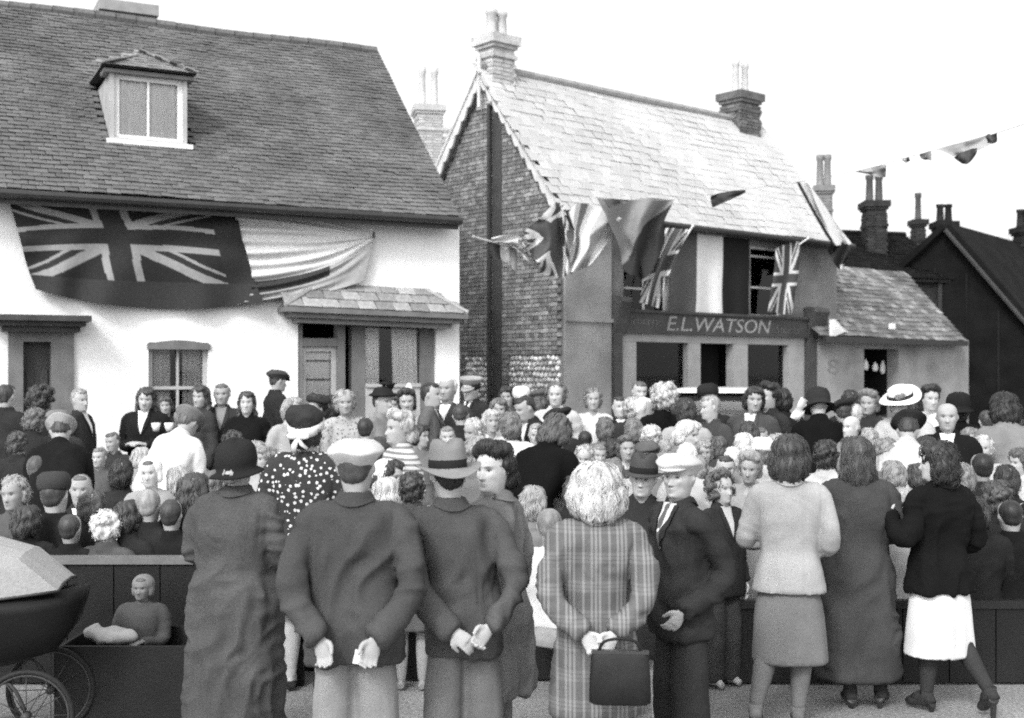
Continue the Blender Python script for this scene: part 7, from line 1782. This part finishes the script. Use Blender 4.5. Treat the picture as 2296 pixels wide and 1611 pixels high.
person(143, 574, 7.15, -4, 'T', 'crop', .10, 'bonnet', .20, 'jersey', .07, 'skirt', .05, 'toddler in a bonnet sitting low in a crate before the dark settle', zb=.035, skin=.2, sx=1.1)
p = at(106, 606, 6.9); V, F = remesh([ell((0, 0, 0), (.15, .10, .05)), ell((-.08, .02, .01), (.08, .08, .045))], .012, 2); V = V + .01 * vnoise(V * 20, 3)[:, None]
o = link('cushion', mesh_np('cushion', V, F, True, [cloth(.42)])); o.location = (p.x + .03, 6.9, .47); o.rotation_euler = (0, .1, .2); tag(o, 'pale cushion propped beside the toddler', 'cushion')
bx_ = thing('crate', 'dark open crate in which the toddler and cushion sit', 'crate', (p.x + .17, 6.98, 0))
for nm, b_ in (('side', (-.37, .37, -.34, -.315, .02, .47)), ('side', (-.37, .37, .235, .26, .02, .46)), ('end', (-.37, -.345, -.314, .234, .02, .46)), ('end', (.345, .37, -.314, .234, .02, .46)), ('bottom', (-.344, .344, -.314, .234, .01, .03))):
    q = MB(); q.box(*b_); q.build(nm, M_settle, bx_, world=False)
# napkin bib of the boy, cups held, waved cloth, paper
def held(name, label, cat, x, y, D, V, F, m, rot=(0, 0, 0)):
    o = link(name, mesh_np(name, V, F, True, [m])); o.location = at(x, y, D); o.rotation_euler = rot; return tag(o, label, cat)
cupV, cupF = loft_np([[(q * math.cos(a), q * math.sin(a), z) for a in np.linspace(0, 6.283, 15)[:-1]] for q, z in ((.03, -.045), (.045, .0), (.052, .045), (.047, .044), (.03, -.03), (.005, -.035))])
held('cup', 'white cup held by the long haired woman at the window', 'cup', 156, 427, 13.2, cupV, cupF, M_china); held('cup', 'second white cup right of the one held at the window', 'cup', 169, 427, 13.1, cupV, cupF, M_china)
def sheet(w, h, amp, s, nx=16, nz=12):
    U, Z = np.meshgrid(np.linspace(-w / 2, w / 2, nx), np.linspace(-h / 2, h / 2, nz)); P = np.stack([U.ravel(), np.zeros(U.size), Z.ravel()], 1); P[:, 1] = amp * vnoise(P * 14, s) + amp * .6 * np.sin(P[:, 0] * 30); P[:, 0] += amp * vnoise(P * 9 + 5, s + 1)
    i = np.arange(nx * nz).reshape(nz, nx); return P, np.stack([i[:-1, :-1].ravel(), i[:-1, 1:].ravel(), i[1:, 1:].ravel(), i[1:, :-1].ravel()], 1)
held('napkin', 'white cloth tucked before the boy in open shirt', 'napkin', 81, 536, 8.55, *sheet(.17, .14, .02, 2), M_linen)
held('handkerchief', 'white handkerchief waved by the woman in black', 'handkerchief', 799, 409, 11.5, *sheet(.10, .22, .04, 4), M_linen, (0, .5, 0))
held('paper', 'scrap of white paper in the capped man\'s fingers', 'paper', 359, 657, 5.08, *sheet(.045, .06, .006, 6), M_linen, (0, .2, 0))
held('napkin', 'white napkins heaped at the end of the near right table', 'napkin', 985, 512, 8.7, *sheet(.5, .16, .06, 8), M_linen, (.9, 0, 0))
held('bag', 'crumpled white bag standing on table behind the grey coat', 'bag', 553, 497, 9.0, *sheet(.16, .14, .03, 9), M_linen)
# handbag of the blonde woman
HB = thing('handbag', 'dark leather handbag hanging below the blonde woman\'s hands', 'handbag', at(620, 677, 5.12), None, R(-4))
m = MB(); m.loft([[(a * np.sign(math.cos(q)) * abs(math.cos(q)) ** .45, b * np.sign(math.sin(q)) * abs(math.sin(q)) ** .6, z) for q in np.linspace(0, 2 * math.pi, 25)[:-1]] for z, a, b in ((-.115, .115, .028), (-.105, .132, .036), (0, .130, .034), (.09, .122, .022), (.105, .120, .014))]); m.build('bag_body', mat('bag_leather', .014, rough=.6, spec=.25, var=.3, scale=8), HB, True, world=False)
m = MB(); m.box(-.122, .122, -.016, .016, .10, .114); m.build('bag_frame', mat('bag_clasp', .05, rough=.4), HB, world=False)
m = MB(); m.tube(smooth_path([(-.09, 0, .11), (-.07, -.01, .15), (-.02, -.015, .165), (.03, -.015, .165), (.07, -.01, .15), (.09, 0, .11)], 4), .007, 6); m.build('bag_handle', MATS['bag_leather'], HB, True, world=False)
# the car in front of the shop
CAR = thing('parked_car', 'black saloon car with a shining roof before the shop door', 'car', (2.80, 16.2, 0), None, R(-14)); CAR.scale = (1.05, 1.05, 1.06)
M_coach = mat('coach_black', .018, var=.1, rough=.18, spec=.6); M_roof = mat('roof_sky_sheen', .55, var=.08, rough=.3, spec=.5)  # pale roof colour carries the sky reflection on a black car
def rsec(w, h0, h1, y, k=.35, n=20):
    out = []
    for q in np.linspace(0, 2 * math.pi, n + 1)[:-1]:
        c, s = math.cos(q), math.sin(q); out.append((w * np.sign(c) * abs(c) ** k, y, (h0 + h1) / 2 + (h1 - h0) / 2 * np.sign(s) * abs(s) ** k))
    return out
m = MB(); m.loft([rsec(w, a, b, y) for y, w, a, b in ((-1.85, .30, .45, .80), (-1.75, .42, .38, .95), (-.6, .52, .35, 1.02), (-.4, .68, .34, 1.06), (1.2, .68, .34, 1.06), (1.75, .58, .38, .95), (1.9, .45, .45, .8))]); m.build('body', M_coach, CAR, True, world=False)
m = MB(); m.loft([rsec(w, 1.0, b, y, .4) for y, w, b in ((-.62, .58, 1.06), (-.42, .60, 1.56), (-.25, .61, 1.62), (.9, .61, 1.62), (1.15, .58, 1.5), (1.42, .52, 1.04))]); cab = m.build('cabin', M_coach, CAR, True, world=False)
m = MB(); m.loft([rsec(w, 1.60, b, y, .5) for y, w, b in ((-.45, .50, 1.605), (-.3, .59, 1.66), (.9, .59, 1.66), (1.1, .50, 1.605))]); m.build('roof', M_roof, CAR, True, world=False)
m = MB(); m.hexa([(-.46, -.545, 1.14), (.46, -.545, 1.14), (.46, -.535, 1.14), (-.46, -.535, 1.14), (-.44, -.475, 1.5), (.44, -.475, 1.5), (.44, -.465, 1.5), (-.44, -.465, 1.5)]); m.build('windscreen', glass(), CAR, world=False)
for s in (-1, 1):
    for y in (-1.35, 1.25):
        wh = thing('wheel', None, None, (s * .62, y, .34)); wh.parent = CAR
        q = MB(); q.loft([[(x, r_ * math.cos(a), r_ * math.sin(a)) for a in np.linspace(0, 2 * math.pi, 21)[:-1]] for x, r_ in ((-.07, .22), (-.08, .31), (-.05, .34), (.05, .34), (.08, .31), (.07, .22))]); q.build('tyre', MATS['rubber'], wh, True, world=False)
        q = MB(); q.loft([[(s * x, r_ * math.cos(a), r_ * math.sin(a)) for a in np.linspace(0, 2 * math.pi, 21)[:-1]] for x, r_ in ((.0, .23), (.06, .22), (.085, .10), (.09, .02))]); q.build('rim', mat('nickel', .45, rough=.3, metallic=1), wh, True, world=False)
        q = MB(); q.loft([[(s * (.0 + .62 + u) - s * .62 + s * .62 if False else s * (.50 + u), y + .44 * c_ * math.cos(a), .36 + .44 * c_ * max(-.15, math.sin(a))) for a in np.linspace(-.3, math.pi + .3, 15)] for u, c_ in ((-.05, .9), (.10, 1.0), (.24, .98), (.27, .9))], False); q.build('fender', M_coach, CAR, True, world=False)
    hl = MB(); hl.loft([[(s * .42 + r_ * math.cos(a), y, .86 + r_ * math.sin(a)) for a in np.linspace(0, 2 * math.pi, 17)[:-1]] for y, r_ in ((-1.52, .04), (-1.6, .09), (-1.68, .11), (-1.70, .02))]); hl.build('headlight', mat('nickel', .45, rough=.3, metallic=1), CAR, True, world=False)
    q = MB(); q.box(s * .66 - .004, s * .66 + .004, -.35, .35, .45, 1.02); q.build('door', M_coach, CAR, world=False)
q = MB(); q.tube([(-.68, -1.98, .48), (.68, -1.98, .48)], .035, 8); q.build('bumper', mat('nickel', .45, rough=.3, metallic=1), CAR, True, world=False)
q = MB(); q.loft([rsec(w, a, b, y, .5) for y, w, a, b in ((-1.86, .26, .5, .92), (-1.90, .24, .52, .90))]); q.build('radiator', mat('nickel', .45, rough=.3, metallic=1), CAR, world=False)
# step under the tall man in the greatcoat
p = at(279, 400, 13.9); q = MB(); q.box(-.3, .3, -.25, .25, .12, .34); o = q.build('doorstep', M_pave); o.location = (p.x, 13.9, 0); tag(o, 'stone mounting step under the tall greatcoated man', 'step')
